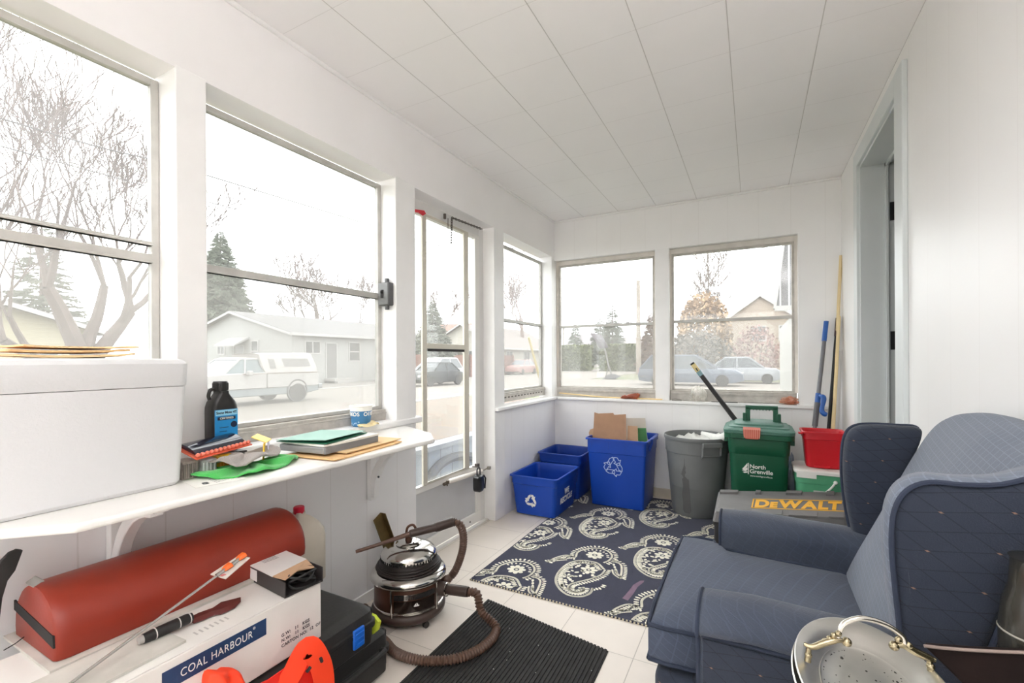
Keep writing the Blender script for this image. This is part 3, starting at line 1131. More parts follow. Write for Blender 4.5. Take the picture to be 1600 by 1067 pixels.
# neighbouring wing of this house, close outside the right window
nb = thing('house_wing', 'white vertical-sided house wing with grey roof edge at right of the right window', 'building', (2.4, 8.0, GZ))
sv = siding('siding_vertical', (240, 238, 234), 0.12, 1)
m = M().box(2.06, 3.2, 6.6, 11.0, GZ, 1.72)
ob('side_wall', m, sv, nb, smooth=0)
svx = siding('siding_vertical_front', (236, 234, 231), 0.11, 0)
m = M().prism([(1.80, 1.72), (3.2, 1.72), (3.2, 3.2), (1.99, 3.2)], lambda a, b, h: (a, h, b), 6.3, 6.6)
ob('grey_gable', m, add_lines(mat('gable_grey', (150, 148, 150), rough=0.6, var=0.03), [line_mask(MATS['gable_grey'], 0, 0.09, 0.010)], (226, 226, 226), 0.8, 0.3), nb, smooth=0)
m = M().bar((1.99, 6.25, 3.25), (1.80, 6.25, 1.70), 0.04, 0.028)
m.bar((1.80, 6.25, 1.70), (2.10, 6.25, 1.70), 0.03, 0.06)
ob('rake_board', m, WINF, nb, smooth=0)
m = M()
for xx in (2.06, 2.24, 2.42):
    m.box(xx - 0.025, xx + 0.025, 6.54, 6.6, GZ, 1.66)
m.box(2.0, 3.2, 6.5, 6.6, 1.60, 1.70)
ob('corner_board', m, WINF, nb, smooth=0)
m = M().box(2.02, 3.2, 6.56, 6.62, GZ, 1.66)
ob('front_wall', m, svx, nb, smooth=0)

# fence behind the parked dark car
fn = thing('board_fence', 'reddish brown board fence behind the dark rounded car', 'fence', (-22.5, 34, GZ))
fm = mat('fence_red_brown', (168, 120, 106), rough=0.85, var=0.15)
add_lines(fm, [line_mask(fm, 1, 0.15, 0.02)], (100, 74, 66), 0.6, 0.3)
ob('fence_boards', M().box(-22.6, -22.5, 27.5, 46, GZ, 1.55), fm, fn, smooth=0)
m = M()
for k in range(7):
    m.box(-22.45, -22.35, 28 + k * 2.9, 28.1 + k * 2.9, GZ, 1.65)
ob('fence_post', m, fm, fn, smooth=0)
# brick gable house over the fence
p = at(712, 540, 82)
house('brick_house', 'reddish roofed house behind the trees through the storm door', p.x - 6, p.x + 5, p.y, p.y + 8, 4.2, 7.8, mat('brick_far', (190, 150, 132), rough=0.9), 'x', 0.3, mat('red_shingles', (188, 150, 136), rough=0.9))

# utility pole and wires
WOODP = mat('weathered_pole', (206, 192, 176), rough=0.85, var=0.08)
up = thing('utility_pole', 'tall wooden utility pole seen in the left far window', 'pole', (-9.2, 49, GZ))
ob('pole', M().tube([(-9.2, 49, GZ), (-9.2, 49, 9.4)], [0.27, 0.20], 10), WOODP, up)
ob('street_lamp', M().tube([(-9.3, 49, 4.6), (-10.0, 48.6, 5.0)], 0.05, 6).ball((-10.2, 48.5, 4.95), 0.22, 8, sz=0.5), mat('lamp_grey', (150, 148, 146)), up)
up2 = thing('utility_pole', 'thin distant utility pole beside the left edge of the left far window', 'pole', at(881, 560, 80).to_tuple())
p = at(881, 560, 80)
ob('pole', M().tube([(p.x, p.y, GZ), (p.x, p.y, 6.8)], 0.14, 8), WOODP, up2)


def wire(name, label, pts, r=0.011, group='overhead wires', mt=None):
    c = [Vector(q) for q in pts]
    m = M().tube(spline(c, 10), r, 5)
    return ob(name, m, mt or mat('wire_grey', (120, 116, 118), rough=0.7), None, label=label, cat='wire', group=group)


wire('overhead_wire', 'upper of the two wires crossing the big side windows', [(-9, -6, 4.9), (-9, 2.61, 4.99), (-9, 4.71, 5.13), (-9, 5.68, 5.18), (-9, 10.86, 5.35), (-9, 15.5, 5.54), (-9, 24, 6.3), (-9.2, 49, 9.0)], 0.014)
wire('overhead_wire', 'lower of the two wires crossing the big side windows', [(-9, -6, 4.5), (-9, 2.61, 4.55), (-9, 4.71, 4.57), (-9, 5.68, 4.60), (-9, 10.86, 4.78), (-9, 15.5, 5.0), (-9, 24, 5.7), (-9.2, 49, 8.2)], 0.010)
a = onY(905, 417, 44)
wire('overhead_wire', 'wire slanting down across the left far window towards the pole', [a + Vector((-6, -8, 1.5)), a, onY(960, 440, 46), (-9.2, 49, 8.4)], 0.03)
wire('overhead_wire', 'lower slanting wire in the left far window', [onY(880, 450, 44), onY(930, 470, 45), onY(990, 486, 48.6)], 0.025)
wire('overhead_wire', 'wire running from the pole top towards the right far window', [(-9.2, 49, 9.2), onY(1060, 404, 46), onY(1140, 396, 42), onY(1240, 378, 36)], 0.02)
a = onX(664, 405, -9)
wire('overhead_wire', 'short wire slanting up across the storm door glass', [onX(640, 412, -9), onX(690, 380, -9), onX(722, 352, -9)], 0.012)
# yellow guy-wire guard seen through the narrow window
yg = onZ(842, 590, GZ)
p0 = onX(842, 584, -13.0)
ob('guy_wire_guard', M().tube([onX(843, 590, -13.0), onX(826, 527, -13.0)], 0.09, 8), mat('guard_yellow', (250, 224, 120), rough=0.6), None,
   label='yellow plastic guard on a slanting guy wire in the narrow window', cat='guard')

# portable basketball hoop
hb = thing('basketball_hoop', 'portable basketball hoop on the grass, seen from behind', 'hoop', (-8.6, 37.4, GZ))
m = M().tube([onY(957, 590, 37.4), onY(951, 572, 37.4), onY(944, 540, 37.0)], 0.07, 8)
ob('pole', m, mat('hoop_pole', (178, 174, 170), rough=0.6), hb)
m = M()
q = [onY(922, 520, 36.9), onY(940, 523, 36.9), onY(951, 543, 36.9), onY(938, 545, 36.9)]
m.face(q)
ob('backboard', m, mat('backboard_grey', (128, 118, 128), rough=0.6), hb, solid=0.05)
m = M().tube([onY(951, 572, 37.4), onY(946, 590, 37.4)], 0.03, 6).tube([onY(936, 545, 36.9), onY(921, 512, 37.2)], 0.03, 6)
ob('brace', m, mat('hoop_brace', (150, 146, 144), rough=0.6), hb)
m = M().loft([[onY(940, 592, 36.8), onY(962, 592, 36.8), onY(970, 588, 37.8), onY(950, 585, 38.4)], [onY(953, 586, 37.2), onY(962, 585, 37.2), onY(960, 584, 37.6), onY(954, 584, 37.6)]])
ob('weighted_base', m, mat('hoop_base', (92, 90, 92), rough=0.8), hb)


# ---- vehicles: local X = nose, Y = left, wheels on z = 0
TYRE = mat('tyre', (62, 62, 64), rough=0.85)
RIM = mat('wheel_rim', (196, 196, 198), rough=0.35, metal=0.5)
CARG = mat('car_glass', (120, 130, 138), rough=0.08, metal=0.2, var=0.15, nscale=1)


def wheels(t, xs, r, half, T):
    for x in xs:
        for s in (-1, 1):
            R = T @ Matrix.Translation((x, s * half, r)) @ Matrix.Rotation(math.pi / 2, 4, 'X')
            m = M()
            m.lathe([(r * 0.55, -0.10), (r * 0.92, -0.11), (r, -0.07), (r, 0.07), (r * 0.92, 0.11), (r * 0.55, 0.10)], n=24)
            m.bm.transform(R)
            w = ob('wheel', m, TYRE, t)
            m = M()
            m.lathe([(0.02, -0.085), (r * 0.2, -0.09), (r * 0.5, -0.07), (r * 0.6, -0.09), (r * 0.6, 0.09), (r * 0.5, 0.07), (r * 0.2, 0.09), (0.02, 0.085)], n=20)
            m.bm.transform(R)
            ob('hubcap', m, RIM, w)


def car(name, label, loc, rz, prof, cab, wid, paint, wx, wr, glassm=CARG, group=None, lamps=None, hoodm=None):
    """prof: side outline of the body (x,z); cab: list of 4 (x,z) glasshouse corners: belt rear, roof rear, roof front, belt front"""
    t = thing(name, label, 'car', loc, rz, group)
    T = ROOTM[t]
    hw = wid / 2
    m = M()
    n = len(prof)
    rings = []
    for y, k in ((-hw, 0.90), (-hw + 0.05, 0.97), (-hw * 0.7, 1.0), (0, 1.01), (hw * 0.7, 1.0), (hw - 0.05, 0.97), (hw, 0.90)):
        cxm = sum(p[0] for p in prof) / n
        rings.append([(cxm + (p[0] - cxm) * (0.985 if abs(y) == hw else 1.0), y, p[1] * (k if p[1] > 0.6 else 1)) for p in prof])
    m.loft(rings)
    m.bm.transform(T)
    ob('body', m, paint, t, smooth=50)
    # glasshouse
    m = M()
    (a, b, c, d) = cab
    hb_, ht = hw * 0.95, hw * 0.74
    r0 = [(a[0], -hb_, a[1] - 0.06), (d[0], -hb_, d[1] - 0.06), (d[0], hb_, d[1] - 0.06), (a[0], hb_, a[1] - 0.06)]
    r1 = [(b[0], -ht, b[1]), (c[0], -ht, c[1]), (c[0], ht, c[1]), (b[0], ht, b[1])]
    m.loft([r0, r1])
    m.bm.transform(T)
    ob('cabin_glass', m, glassm, t, smooth=0)
    m = M()
    m.loft([[(b[0] - 0.06, -ht - 0.03, b[1] - 0.05), (c[0] + 0.06, -ht - 0.03, c[1] - 0.05), (c[0] + 0.06, ht + 0.03, c[1] - 0.05), (b[0] - 0.06, ht + 0.03, b[1] - 0.05)],
            [(b[0], -ht + 0.02, b[1] + 0.04), (c[0], -ht + 0.02, c[1] + 0.04), (c[0], ht - 0.02, c[1] + 0.04), (b[0], ht - 0.02, b[1] + 0.04)]])
    for s in (-1, 1):
        for f0, f1 in (((a[0], a[1] - 0.06), (b[0], b[1])), ((d[0], d[1] - 0.06), (c[0], c[1]))):
            m.bar((f0[0], s * hb_, f0[1]), (f1[0], s * ht, f1[1]), 0.09, 0.05, (0, 1, 0))
        xm = (b[0] + c[0]) / 2
        m.bar((xm, s * hb_, a[1] - 0.06), (xm, s * ht, b[1]), 0.08, 0.04, (0, 1, 0))
    m.bm.transform(T)
    ob('roof', m, paint, t, smooth=30, bevel=0.02)
    wheels(t, wx, wr, hw - 0.08, T)
    if lamps:
        for nm, x, y, z, sx, sz, mt in lamps:
            for s in (-1, 1):
                m = M().box(x - 0.04, x + 0.04, s * y - sx / 2, s * y + sx / 2, z - sz / 2, z + sz / 2)
                m.bm.transform(T)
                ob(nm, m, mt, t, bevel=0.015)
    return t


REDL = mat('tail_lamp_red', (226, 96, 80), rough=0.3)
HEADL = mat('head_lamp', (235, 235, 230), rough=0.2)
suvp = [(-2.3, 0.3), (-2.35, 0.6), (-2.3, 1.05), (1.0, 1.08), (2.0, 0.98), (2.3, 0.75), (2.32, 0.35), (1.9, 0.22), (-1.9, 0.22)]
car('blue_suv', 'grey-blue SUV parked broadside nearest in the far windows', (-1.9, 30.2, GZ), 0, [(x * 1.28, z) for x, z in suvp], [(-2.9, 1.08), (-2.2, 1.86), (0.3, 1.86), (1.6, 1.08)], 1.9,
    mat('paint_blue_grey', (112, 122, 140), rough=0.35, spec=0.3), (-1.85, 1.85), 0.36, mat('car_glass_pale', (84, 92, 102), rough=0.2, spec=0.3), lamps=[('tail_lamp', -2.95, 0.75, 0.85, 0.3, 0.3, REDL), ('head_lamp', 2.9, 0.7, 0.75, 0.35, 0.18, HEADL)])
car('grey_sedan', 'pale car parked just behind the grey-blue SUV', (0.9, 34.4, GZ), 0, suvp, [(-1.9, 1.08), (-1.0, 1.72), (0.4, 1.72), (1.3, 1.08)], 1.8,
    mat('paint_silver', (178, 182, 188), rough=0.35, spec=0.3), (-1.45, 1.45), 0.34, mat('car_glass_pale', (176, 184, 194)))
bp = [(-2.05, 0.35), (-2.1, 0.6), (-1.9, 0.85), (-1.2, 1.0), (0.9, 1.0), (1.5, 0.92), (1.95, 0.72), (2.08, 0.45), (1.9, 0.25), (-1.8, 0.25)]
car('dark_rounded_car', 'small dark rounded car parked facing us, through the storm door', (-16.9, 24.1, GZ), -math.pi / 2 - 0.12, bp, [(-1.5, 0.98), (-0.85, 1.46), (0.25, 1.48), (0.95, 0.98)], 1.75,
    mat('paint_dark', (58, 62, 66), rough=0.4, spec=0.25), (-1.3, 1.3), 0.34, mat('car_glass_dark', (70, 78, 82), rough=0.25, spec=0.3), lamps=[('head_lamp', 1.98, 0.6, 0.62, 0.26, 0.2, HEADL)])
car('white_minivan', 'white car behind the dark rounded car', (-19.4, 27.6, GZ), -math.pi / 2, suvp, [(-2.1, 1.08), (-1.6, 1.78), (0.3, 1.78), (1.4, 1.08)], 1.85,
    mat('paint_white', (238, 238, 240), rough=0.3, coat=0.5), (-1.45, 1.45), 0.34, mat('car_glass_mid', (150, 156, 160)))
p = onZ(803, 585, GZ)
car('red_car', 'faint red car parked before the cream bungalow', (-21.3, 45.5, GZ), -math.pi / 2, suvp, [(-1.9, 1.08), (-1.2, 1.6), (0.3, 1.6), (1.2, 1.08)], 1.75,
    mat('paint_red', (206, 150, 142), rough=0.3), (-1.45, 1.45), 0.33)

# pickup with canopy, nose towards -Y (left in the photo)
pk = thing('pickup_truck', 'white pickup truck with a canopy parked across the road', 'pickup truck', (-15.7, 10.6, GZ), -math.pi / 2)
T = ROOTM[pk]
PW = mat('paint_pickup', (240, 236, 232), rough=0.35, coat=0.3)
PG = mat('paint_pickup_lower', (176, 186, 190), rough=0.4)
hw = 0.98


def slabp(pts, y0, y1, mt, nm, par, bev=0.03, T=T):
    m = M().prism(pts, lambda a, b, h: (a, h, b), y0, y1)
    m.bm.transform(T)
    return ob(nm, m, mt, par, bevel=bev, smooth=40)


slabp([(-2.65, 0.62), (-2.65, 1.18), (-0.35, 1.18), (-0.35, 0.62)], -hw, hw, PW, 'bed', pk)
slabp([(-0.33, 0.62), (-0.33, 1.22), (1.2, 1.20), (2.6, 1.10), (2.72, 0.95), (2.72, 0.62)], -hw, hw, PW, 'cab_body', pk)
slabp([(-2.7, 0.42), (-2.7, 0.64), (2.7, 0.64), (2.7, 0.42), (2.0, 0.34), (-2.2, 0.34)], -hw + 0.04, hw - 0.04, PG, 'rocker_panel', pk)
slabp([(-2.85, 0.48), (-2.85, 0.68), (-2.66, 0.68), (-2.66, 0.48)], -hw, hw, mat('bumper_chrome', (196, 200, 204), rough=0.3, metal=0.6), 'rear_bumper', pk)
m = M()
m.loft([[(-0.36, -0.93, 1.2), (1.25, -0.93, 1.2), (1.25, 0.93, 1.2), (-0.36, 0.93, 1.2)], [(-0.25, -0.74, 1.74), (0.55, -0.74, 1.74), (0.55, 0.74, 1.74), (-0.25, 0.74, 1.74)]])
m.bm.transform(T)
ob('cab_glass', m, mat('truck_glass', (150, 166, 170), rough=0.1, var=0.1), pk, smooth=0)
m = M()
m.loft([[(-0.32, -0.78, 1.71), (0.62, -0.78, 1.71), (0.62, 0.78, 1.71), (-0.32, 0.78, 1.71)], [(-0.25, -0.7, 1.78), (0.5, -0.7, 1.78), (0.5, 0.7, 1.78), (-0.25, 0.7, 1.78)]])
for s in (-1, 1):
    m.bar((-0.34, s * 0.93, 1.18), (-0.26, s * 0.75, 1.73), 0.12, 0.05, (0, 1, 0))
    m.bar((0.5, s * 0.93, 1.18), (0.38, s * 0.75, 1.73), 0.06, 0.05, (0, 1, 0))
    m.bar((1.25, s * 0.93, 1.18), (0.56, s * 0.75, 1.73), 0.06, 0.05, (0, 1, 0))
m.bm.transform(T)
ob('cab_roof', m, PW, pk, bevel=0.01)
CW = mat('canopy_white', (250, 244, 238), rough=0.35)
m = M()
m.loft([[(-2.62, -0.95, 1.18), (-0.30, -0.95, 1.18), (-0.30, 0.95, 1.18), (-2.62, 0.95, 1.18)],
        [(-2.56, -0.92, 1.5), (-0.15, -0.92, 1.5), (-0.15, 0.92, 1.5), (-2.56, 0.92, 1.5)],
        [(-2.40, -0.82, 1.92), (-0.1, -0.82, 1.92), (-0.1, 0.82, 1.92), (-2.40, 0.82, 1.92)],
        [(-2.30, -0.66, 1.99), (0.05, -0.66, 1.95), (0.05, 0.66, 1.95), (-2.30, 0.66, 1.99)]])
m.bm.transform(T)
cn = ob('canopy', m, CW, pk, bevel=0.02)
CGL = mat('canopy_glass', (166, 160, 156), rough=0.15)
for s in (-1, 1):
    for poly in ([(-2.3, 1.42), (-1.1, 1.42), (-1.0, 1.74), (-2.2, 1.74)], [(-0.75, 1.36), (-0.5, 1.36), (-0.42, 1.72), (-0.68, 1.72)]):
        m = M()
        q = [(a_, s * (0.935 - (b_ - 1.42) * 0.24 + 0.005), b_) for a_, b_ in poly]
        q2 = [(a_, y_ - s * 0.03, b_) for a_, y_, b_ in q]
        m.loft([q2, q])
        m.bm.transform(T)
        ob('canopy_window', m, CGL, cn, smooth=0)
    m = M().box(-2.64, 0.6, s * 0.985 - 0.008, s * 0.985 + 0.008, 1.165, 1.185)
    m.bm.transform(T)
    ob('pinstripe', m, mat('stripe_brown', (176, 140, 124), rough=0.5), pk, smooth=0)
    m = M().box(0.35, 0.5, s * 1.12 - 0.1, s * 1.12 + 0.1, 1.12, 1.3)
    m.bm.transform(T)
    ob('mirror', m, PW, pk, bevel=0.03)
    m = M().lathe([(0.41, -0.02), (0.46, -0.02), (0.46, 0.02), (0.41, 0.02), (0.41, -0.02)], n=24, cap=False)
    m.bm.transform(T @ Matrix.Translation((-1.65, s * (hw - 0.02), 0.45)) @ Matrix.Rotation(math.pi / 2, 4, 'X'))
    ob('wheel_arch', m, mat('arch_dark', (120, 124, 126), rough=0.7), pk)
wheels(pk, (-1.65, 1.85), 0.38, hw - 0.1, T)

mat = _mat

# ================================================================ SHELF AND WHAT IS ON IT
SZ = 0.78
sh = thing('wall_shelf', 'long white shelf with clipped corners under the side windows', 'shelf', (0.2, 1.0, SZ - 0.03))
o_ = [(0.003, 0.262), (0.003, 1.80), (0.285, 1.665), (0.395, 1.545), (0.36, 0.405), (0.262, 0.315), (0.225, 0.266)]
ob('shelf_board', M().prism([(a - (0.008 if a > 0.1 else 0), b) for a, b in o_], lambda a, b, h: (a, b, h), SZ - 0.019, SZ), mat('shelf_paint', (240, 238, 234), rough=0.3, var=0.02, nscale=9, bump=0.06), sh, bevel=0.007, bseg=3)


def bracket(y):
    t = M()
    b = []
    arc = [(0.035 + 0.26 * (1 - math.cos(a)) * 0.9, 0.50 + 0.235 * math.sin(a)) for a in [math.radians(k) for k in range(0, 91, 9)]]
    inn = [(0.006 + 0.26 * (1 - math.cos(a)) * 0.9, 0.515 + 0.235 * math.sin(a)) for a in [math.radians(k) for k in range(0, 91, 9)]]
    out = [(0.045, 0.47)] + [(p[0] + 0.012, p[1] - 0.012) for p in arc] + [(0.29, 0.752), (0.004, 0.752), (0.004, 0.47)]
    t.prism([(0.004, 0.47), (0.03, 0.47), (0.03, 0.752), (0.004, 0.752)], lambda a, b, h: (a, h, b), y - 0.017, y + 0.017)
    t.prism([(0.03, 0.732), (0.26, 0.732), (0.26, 0.752), (0.03, 0.752)], lambda a, b, h: (a, h, b), y - 0.017, y + 0.017)
    for p, q, p2, q2 in zip(arc[:-1], arc[1:], inn[:-1], inn[1:]):
        pass
    ring = []
    for k in range(11):
        a = math.radians(k * 9)
        c = (0.030 + 0.205 * (1 - math.cos(a)), 0.485 + 0.25 * math.sin(a))
        ring.append(c)
    rings = []
    for i, c in enumerate(ring):
        q = ring[min(i + 1, 10)]
        p = ring[max(i - 1, 0)]
        d = Vector((q[0] - p[0], q[1] - p[1])).normalized()
        nrm = Vector((d.y, -d.x)) * 0.016
        rings.append([(c[0] + nrm.x, y - 0.016, c[1] + nrm.y), (c[0] + nrm.x, y + 0.016, c[1] + nrm.y),
                      (c[0] - nrm.x, y + 0.016, c[1] - nrm.y), (c[0] - nrm.x, y - 0.016, c[1] - nrm.y)])
    t.loft(rings)
    return t


for y in (0.60, 1.555):
    br = ob('bracket', bracket(y), TRIMW, sh, bevel=0.003)
    ob('screw', M().ball((0.075 if y > 1 else 0.06, y + 0.0165 * (1 if y < 1 else -1), 0.585), 0.005, 8), DARKGAP, br)

# foam cooler box
FOAM = mat('white_foam', (214, 214, 215), rough=0.6, var=0.01, nscale=5, bump=0.25, bscale=160)
cl = thing('foam_cooler', 'big white foam cooler box on the left end of the shelf', 'cooler', (0.06, 0.48, SZ))
m = M()
m.loft([[(x, y, z) for x, y in rrect(-0.085 + k, 0.205 - k, 0.285 + k, 0.675 - k * 1.0, 0.02, 4)] for z, k in ((SZ + 0.001, 0.006), (SZ + 0.01, 0.0), (1.045, -0.010))])
ob('box_body', m, FOAM, cl, smooth=30)
m = M()
m.loft([[(x, y, z) for x, y in rrect(-0.097 + k, 0.217 - k, 0.272 + k, 0.688 - k, 0.022, 4)] for z, k in ((1.0465, 0.002), (1.05, 0.0), (1.106, -0.002), (1.116, 0.006), (1.12, 0.018))])
ob('lid', m, FOAM, cl, smooth=30)

KRAFT = mat('kraft_paper', (222, 180, 126), rough=0.75, var=0.06, nscale=20)
KRAFT2 = mat('kraft_paper_pale', (232, 200, 152), rough=0.75, var=0.06, nscale=20)
PAPER = mat('white_paper', (240, 238, 232), rough=0.7, var=0.02)


def sheet(name, label, cat, x0, x1, y0, y1, z, t, mt, rot=0.0, bend=0.0, group=None, seed=0, parent=None, warp=0.0):
    rg = random.Random(seed)
    m = M()
    n = 10
    cx, cy = (x0 + x1) / 2, (y0 + y1) / 2
    top, bot = [], []
    for i in range(n + 1):
        r1, r0 = [], []
        for j in range(n + 1):
            a, b = i / n, j / n
            x, y = x0 + (x1 - x0) * a - cx, y0 + (y1 - y0) * b - cy
            zz = bend * (abs(2 * b - 1) ** 3) + warp * (0.5 + 0.5 * math.sin(a * 5 + b * 3 + seed)) * (0.3 + b)
            xr = x * math.cos(rot) - y * math.sin(rot) + cx
            yr = x * math.sin(rot) + y * math.cos(rot) + cy
            r0.append(m.bm.verts.new((xr, yr, z + zz)))
            r1.append(m.bm.verts.new((xr, yr, z + zz + t)))
        top.append(r1)
        bot.append(r0)
    for i in range(n):
        for j in range(n):
            m._f([top[i][j], top[i + 1][j], top[i + 1][j + 1], top[i][j + 1]])
            m._f([bot[i][j + 1], bot[i + 1][j + 1], bot[i + 1][j], bot[i][j]])
        m._f([top[i][0], bot[i][0], bot[i + 1][0], top[i + 1][0]])
        m._f([top[i + 1][n], bot[i + 1][n], bot[i][n], top[i][n]])
        m._f([top[0][i + 1], bot[0][i + 1], bot[0][i], top[0][i]])
        m._f([top[n][i], bot[n][i], bot[n][i + 1], top[n][i + 1]])
    return ob(name, m, mt, parent, label=label, cat=cat, group=group, smooth=30)


# envelopes on the cooler
for k, (mt_, lab, dy) in enumerate(((KRAFT2, 'lowest of the three tan envelopes on the foam cooler', 0.0), (KRAFT, 'middle of the three tan envelopes on the foam cooler', -0.012),
                                   (KRAFT2, 'topmost of the three tan envelopes on the foam cooler', 0.006))):
    sheet('envelope', lab, 'envelope', 0.02, 0.17, 0.37 + dy, 0.585 + dy, 1.1215 + k * 0.0105, 0.005 if k < 2 else 0.004, mt_, 0.04 * (k - 1), 0.004, 'envelopes on the cooler', k, warp=0.003)

# oil bottle
bt = thing('oil_bottle', 'black plastic oil bottle with blue label by the window post', 'bottle', (0.045, 0.868, SZ + 0.016))
BZ = 0.797
BLK = mat('black_plastic', (34, 32, 31), rough=0.32, var=0.08)
m = M()
cs = [(0.0, 0.9), (0.008, 1), (0.155, 1), (0.168, 0.985), (0.184, 0.86), (0.198, 0.6), (0.208, 0.42), (0.212, 0.36), (0.218, 0.36)]
m.loft([[(0.045 + a * 0.030 * (0.7 + 0.3 * k), 0.868 + b * 0.041 * k, BZ + z) for a, b in rrect(-1, 1, -1, 1, 0.45, 5)] for z, k in cs])
ob('bottle_body', m, BLK, bt, smooth=50)
m = M().lathe([(0.021, 0.218), (0.0215, 0.222), (0.0215, 0.246), (0.019, 0.250), (0.001, 0.2505)], (0.045, 0.866, BZ), 24)
for k in range(24):
    a = k * math.pi / 12
    m.obox((0.045 + 0.0215 * math.cos(a), 0.866 + 0.0215 * math.sin(a), BZ + 0.233), (0.0016, 0.0016, 0.022))
ob('cap', m, BLK, bt, smooth=40)
m = M().tube(spline([(0.045, 0.845, BZ + 0.226), (0.045, 0.834, BZ + 0.222), (0.045, 0.829, BZ + 0.205), (0.045, 0.832, BZ + 0.193)], 5), 0.0055, 8)
ob('handle', m, BLK, bt)
lb = ob('label', M().box(0.0745, 0.0762, 0.831, 0.903, BZ + 0.030, BZ + 0.160), mat('label_blue', (28, 140, 205), rough=0.35, var=0.04), bt, bevel=0.0005, label='blue label')
m = M().box(0.0762, 0.0768, 0.833, 0.901, BZ + 0.141, BZ + 0.159)
ob('label_band', m, mat('label_pale_blue', (150, 210, 235), rough=0.4), lb, smooth=0)
m = M().box(0.0766, 0.0772, 0.839, 0.895, BZ + 0.127, BZ + 0.137)
m.lathe([(0.0001, 0), (0.010, 0), (0.010, 0.0012), (0.0001, 0.0012)], (0.0762, 0.890, BZ + 0.110), 16, R=Matrix.Rotation(math.pi / 2, 3, 'Y'))
m.lathe([(0.006, 0), (0.012, 0), (0.012, 0.0012), (0.006, 0.0012)], (0.0762, 0.889, BZ + 0.064), 16, R=Matrix.Rotation(math.pi / 2, 3, 'Y'))
T = frame_T((0.0769, 0.867, BZ + 0.150), (0, 1, 0), (0, 0, 1))
m.merge(text_mesh('Snow Mow 4T', 0.0108, 0.0002, 0.0004, 1.0), T)
ob('label_marks', m, mat('label_navy', (18, 34, 66), rough=0.4), lb, smooth=0)
m = M()
m.merge(text_mesh('CERTIFIED', 0.0085, 0.0002, 0.0002, 1.1), frame_T((0.0775, 0.867, BZ + 0.132), (0, 1, 0), (0, 0, 1)))
ob('label_text', m, PAPER, lb, smooth=0)
m = M()
for k in range(5):
    m.box(0.0762, 0.0766, 0.845, 0.868 + (k % 3) * 0.005, BZ + 0.052 + k * 0.0125, BZ + 0.054 + k * 0.0125)
ob('label_lines', m, mat('label_navy', (18, 34, 66)), lb, smooth=0)

# blister pack with orange tips, leaning on small packs
bl = thing('blister_pack', 'dark blister card with a row of orange-pink beads in front of the oil bottle', 'blister pack', (0.14, 0.80, SZ + 0.06))
C0, C1 = Vector((0.195, 0.715, 0.835)), Vector((0.15, 0.905, 0.842))
ax = (C1 - C0).normalized()
bk = Vector((-0.8, -0.19, 0.30)).normalized()
m = M()
m.loft([[C0, C1, C1 + bk * 0.09, C0 + bk * 0.09], [C0 + Vector((0, 0, 0.003)), C1 + Vector((0, 0, 0.003)), C1 + bk * 0.09 + Vector((0, 0, 0.003)), C0 + bk * 0.09 + Vector((0, 0, 0.003))]])
ob('card', m, mat('card_orange', (214, 96, 66), rough=0.4), bl, smooth=0)
m = M()
m.loft([[C0 + bk * (0.018 + 0.07 * (1 - math.cos(a)) / 2) + ax * 0.012 + Vector((0, 0, 0.0035 + 0.013 * math.sin(a))) for a in [math.pi * i / 8 for i in range(9)]],
        [C1 + bk * (0.018 + 0.07 * (1 - math.cos(a)) / 2) - ax * 0.012 + Vector((0, 0, 0.0035 + 0.013 * math.sin(a))) for a in [math.pi * i / 8 for i in range(9)]]])
ob('blister', m, mat('blister_dark', (36, 36, 52), rough=0.12, var=0.3, coat=0.8), bl, smooth=60)
for k in range(13):
    p = C0.lerp(C1, 0.05 + 0.9 * k / 12) + bk * 0.006 + Vector((0, 0, 0.009))
    ob('bead', M().ball(p, 0.0062, 8), mat('bead_coral', (238, 128, 104), rough=0.35), bl)
tg = thing('yellow_tag', 'yellow and white folded card tag right of the blister pack', 'tag', (0.13, 0.93, SZ + 0.06))
m = M().loft([[(0.16, 0.895, 0.868), (0.19, 0.925, 0.848), (0.13, 0.985, 0.846), (0.10, 0.955, 0.866)], [(0.16, 0.895, 0.870), (0.19, 0.925, 0.850), (0.13, 0.985, 0.848), (0.10, 0.955, 0.868)]])
ob('card', m, mat('tag_yellow', (248, 205, 40), rough=0.4), tg, smooth=0)
m = M().loft([[(0.186, 0.918, 0.848), (0.178, 0.928, 0.848), (0.19, 0.915, 0.79), (0.20, 0.905, 0.79)], [(0.188, 0.920, 0.848), (0.180, 0.930, 0.848), (0.192, 0.917, 0.79), (0.202, 0.907, 0.79)]])
ob('card_flap', m, mat('tag_yellow', (248, 205, 40)), tg, smooth=0)
m = M().loft([[(0.165, 0.945, 0.846), (0.15, 0.96, 0.846), (0.165, 0.955, 0.795), (0.18, 0.94, 0.795)], [(0.167, 0.947, 0.846), (0.152, 0.962, 0.846), (0.167, 0.957, 0.795), (0.182, 0.942, 0.795)]])
ob('card_liner', m, mat('tag_lilac', (222, 216, 236), rough=0.5), tg, smooth=0)
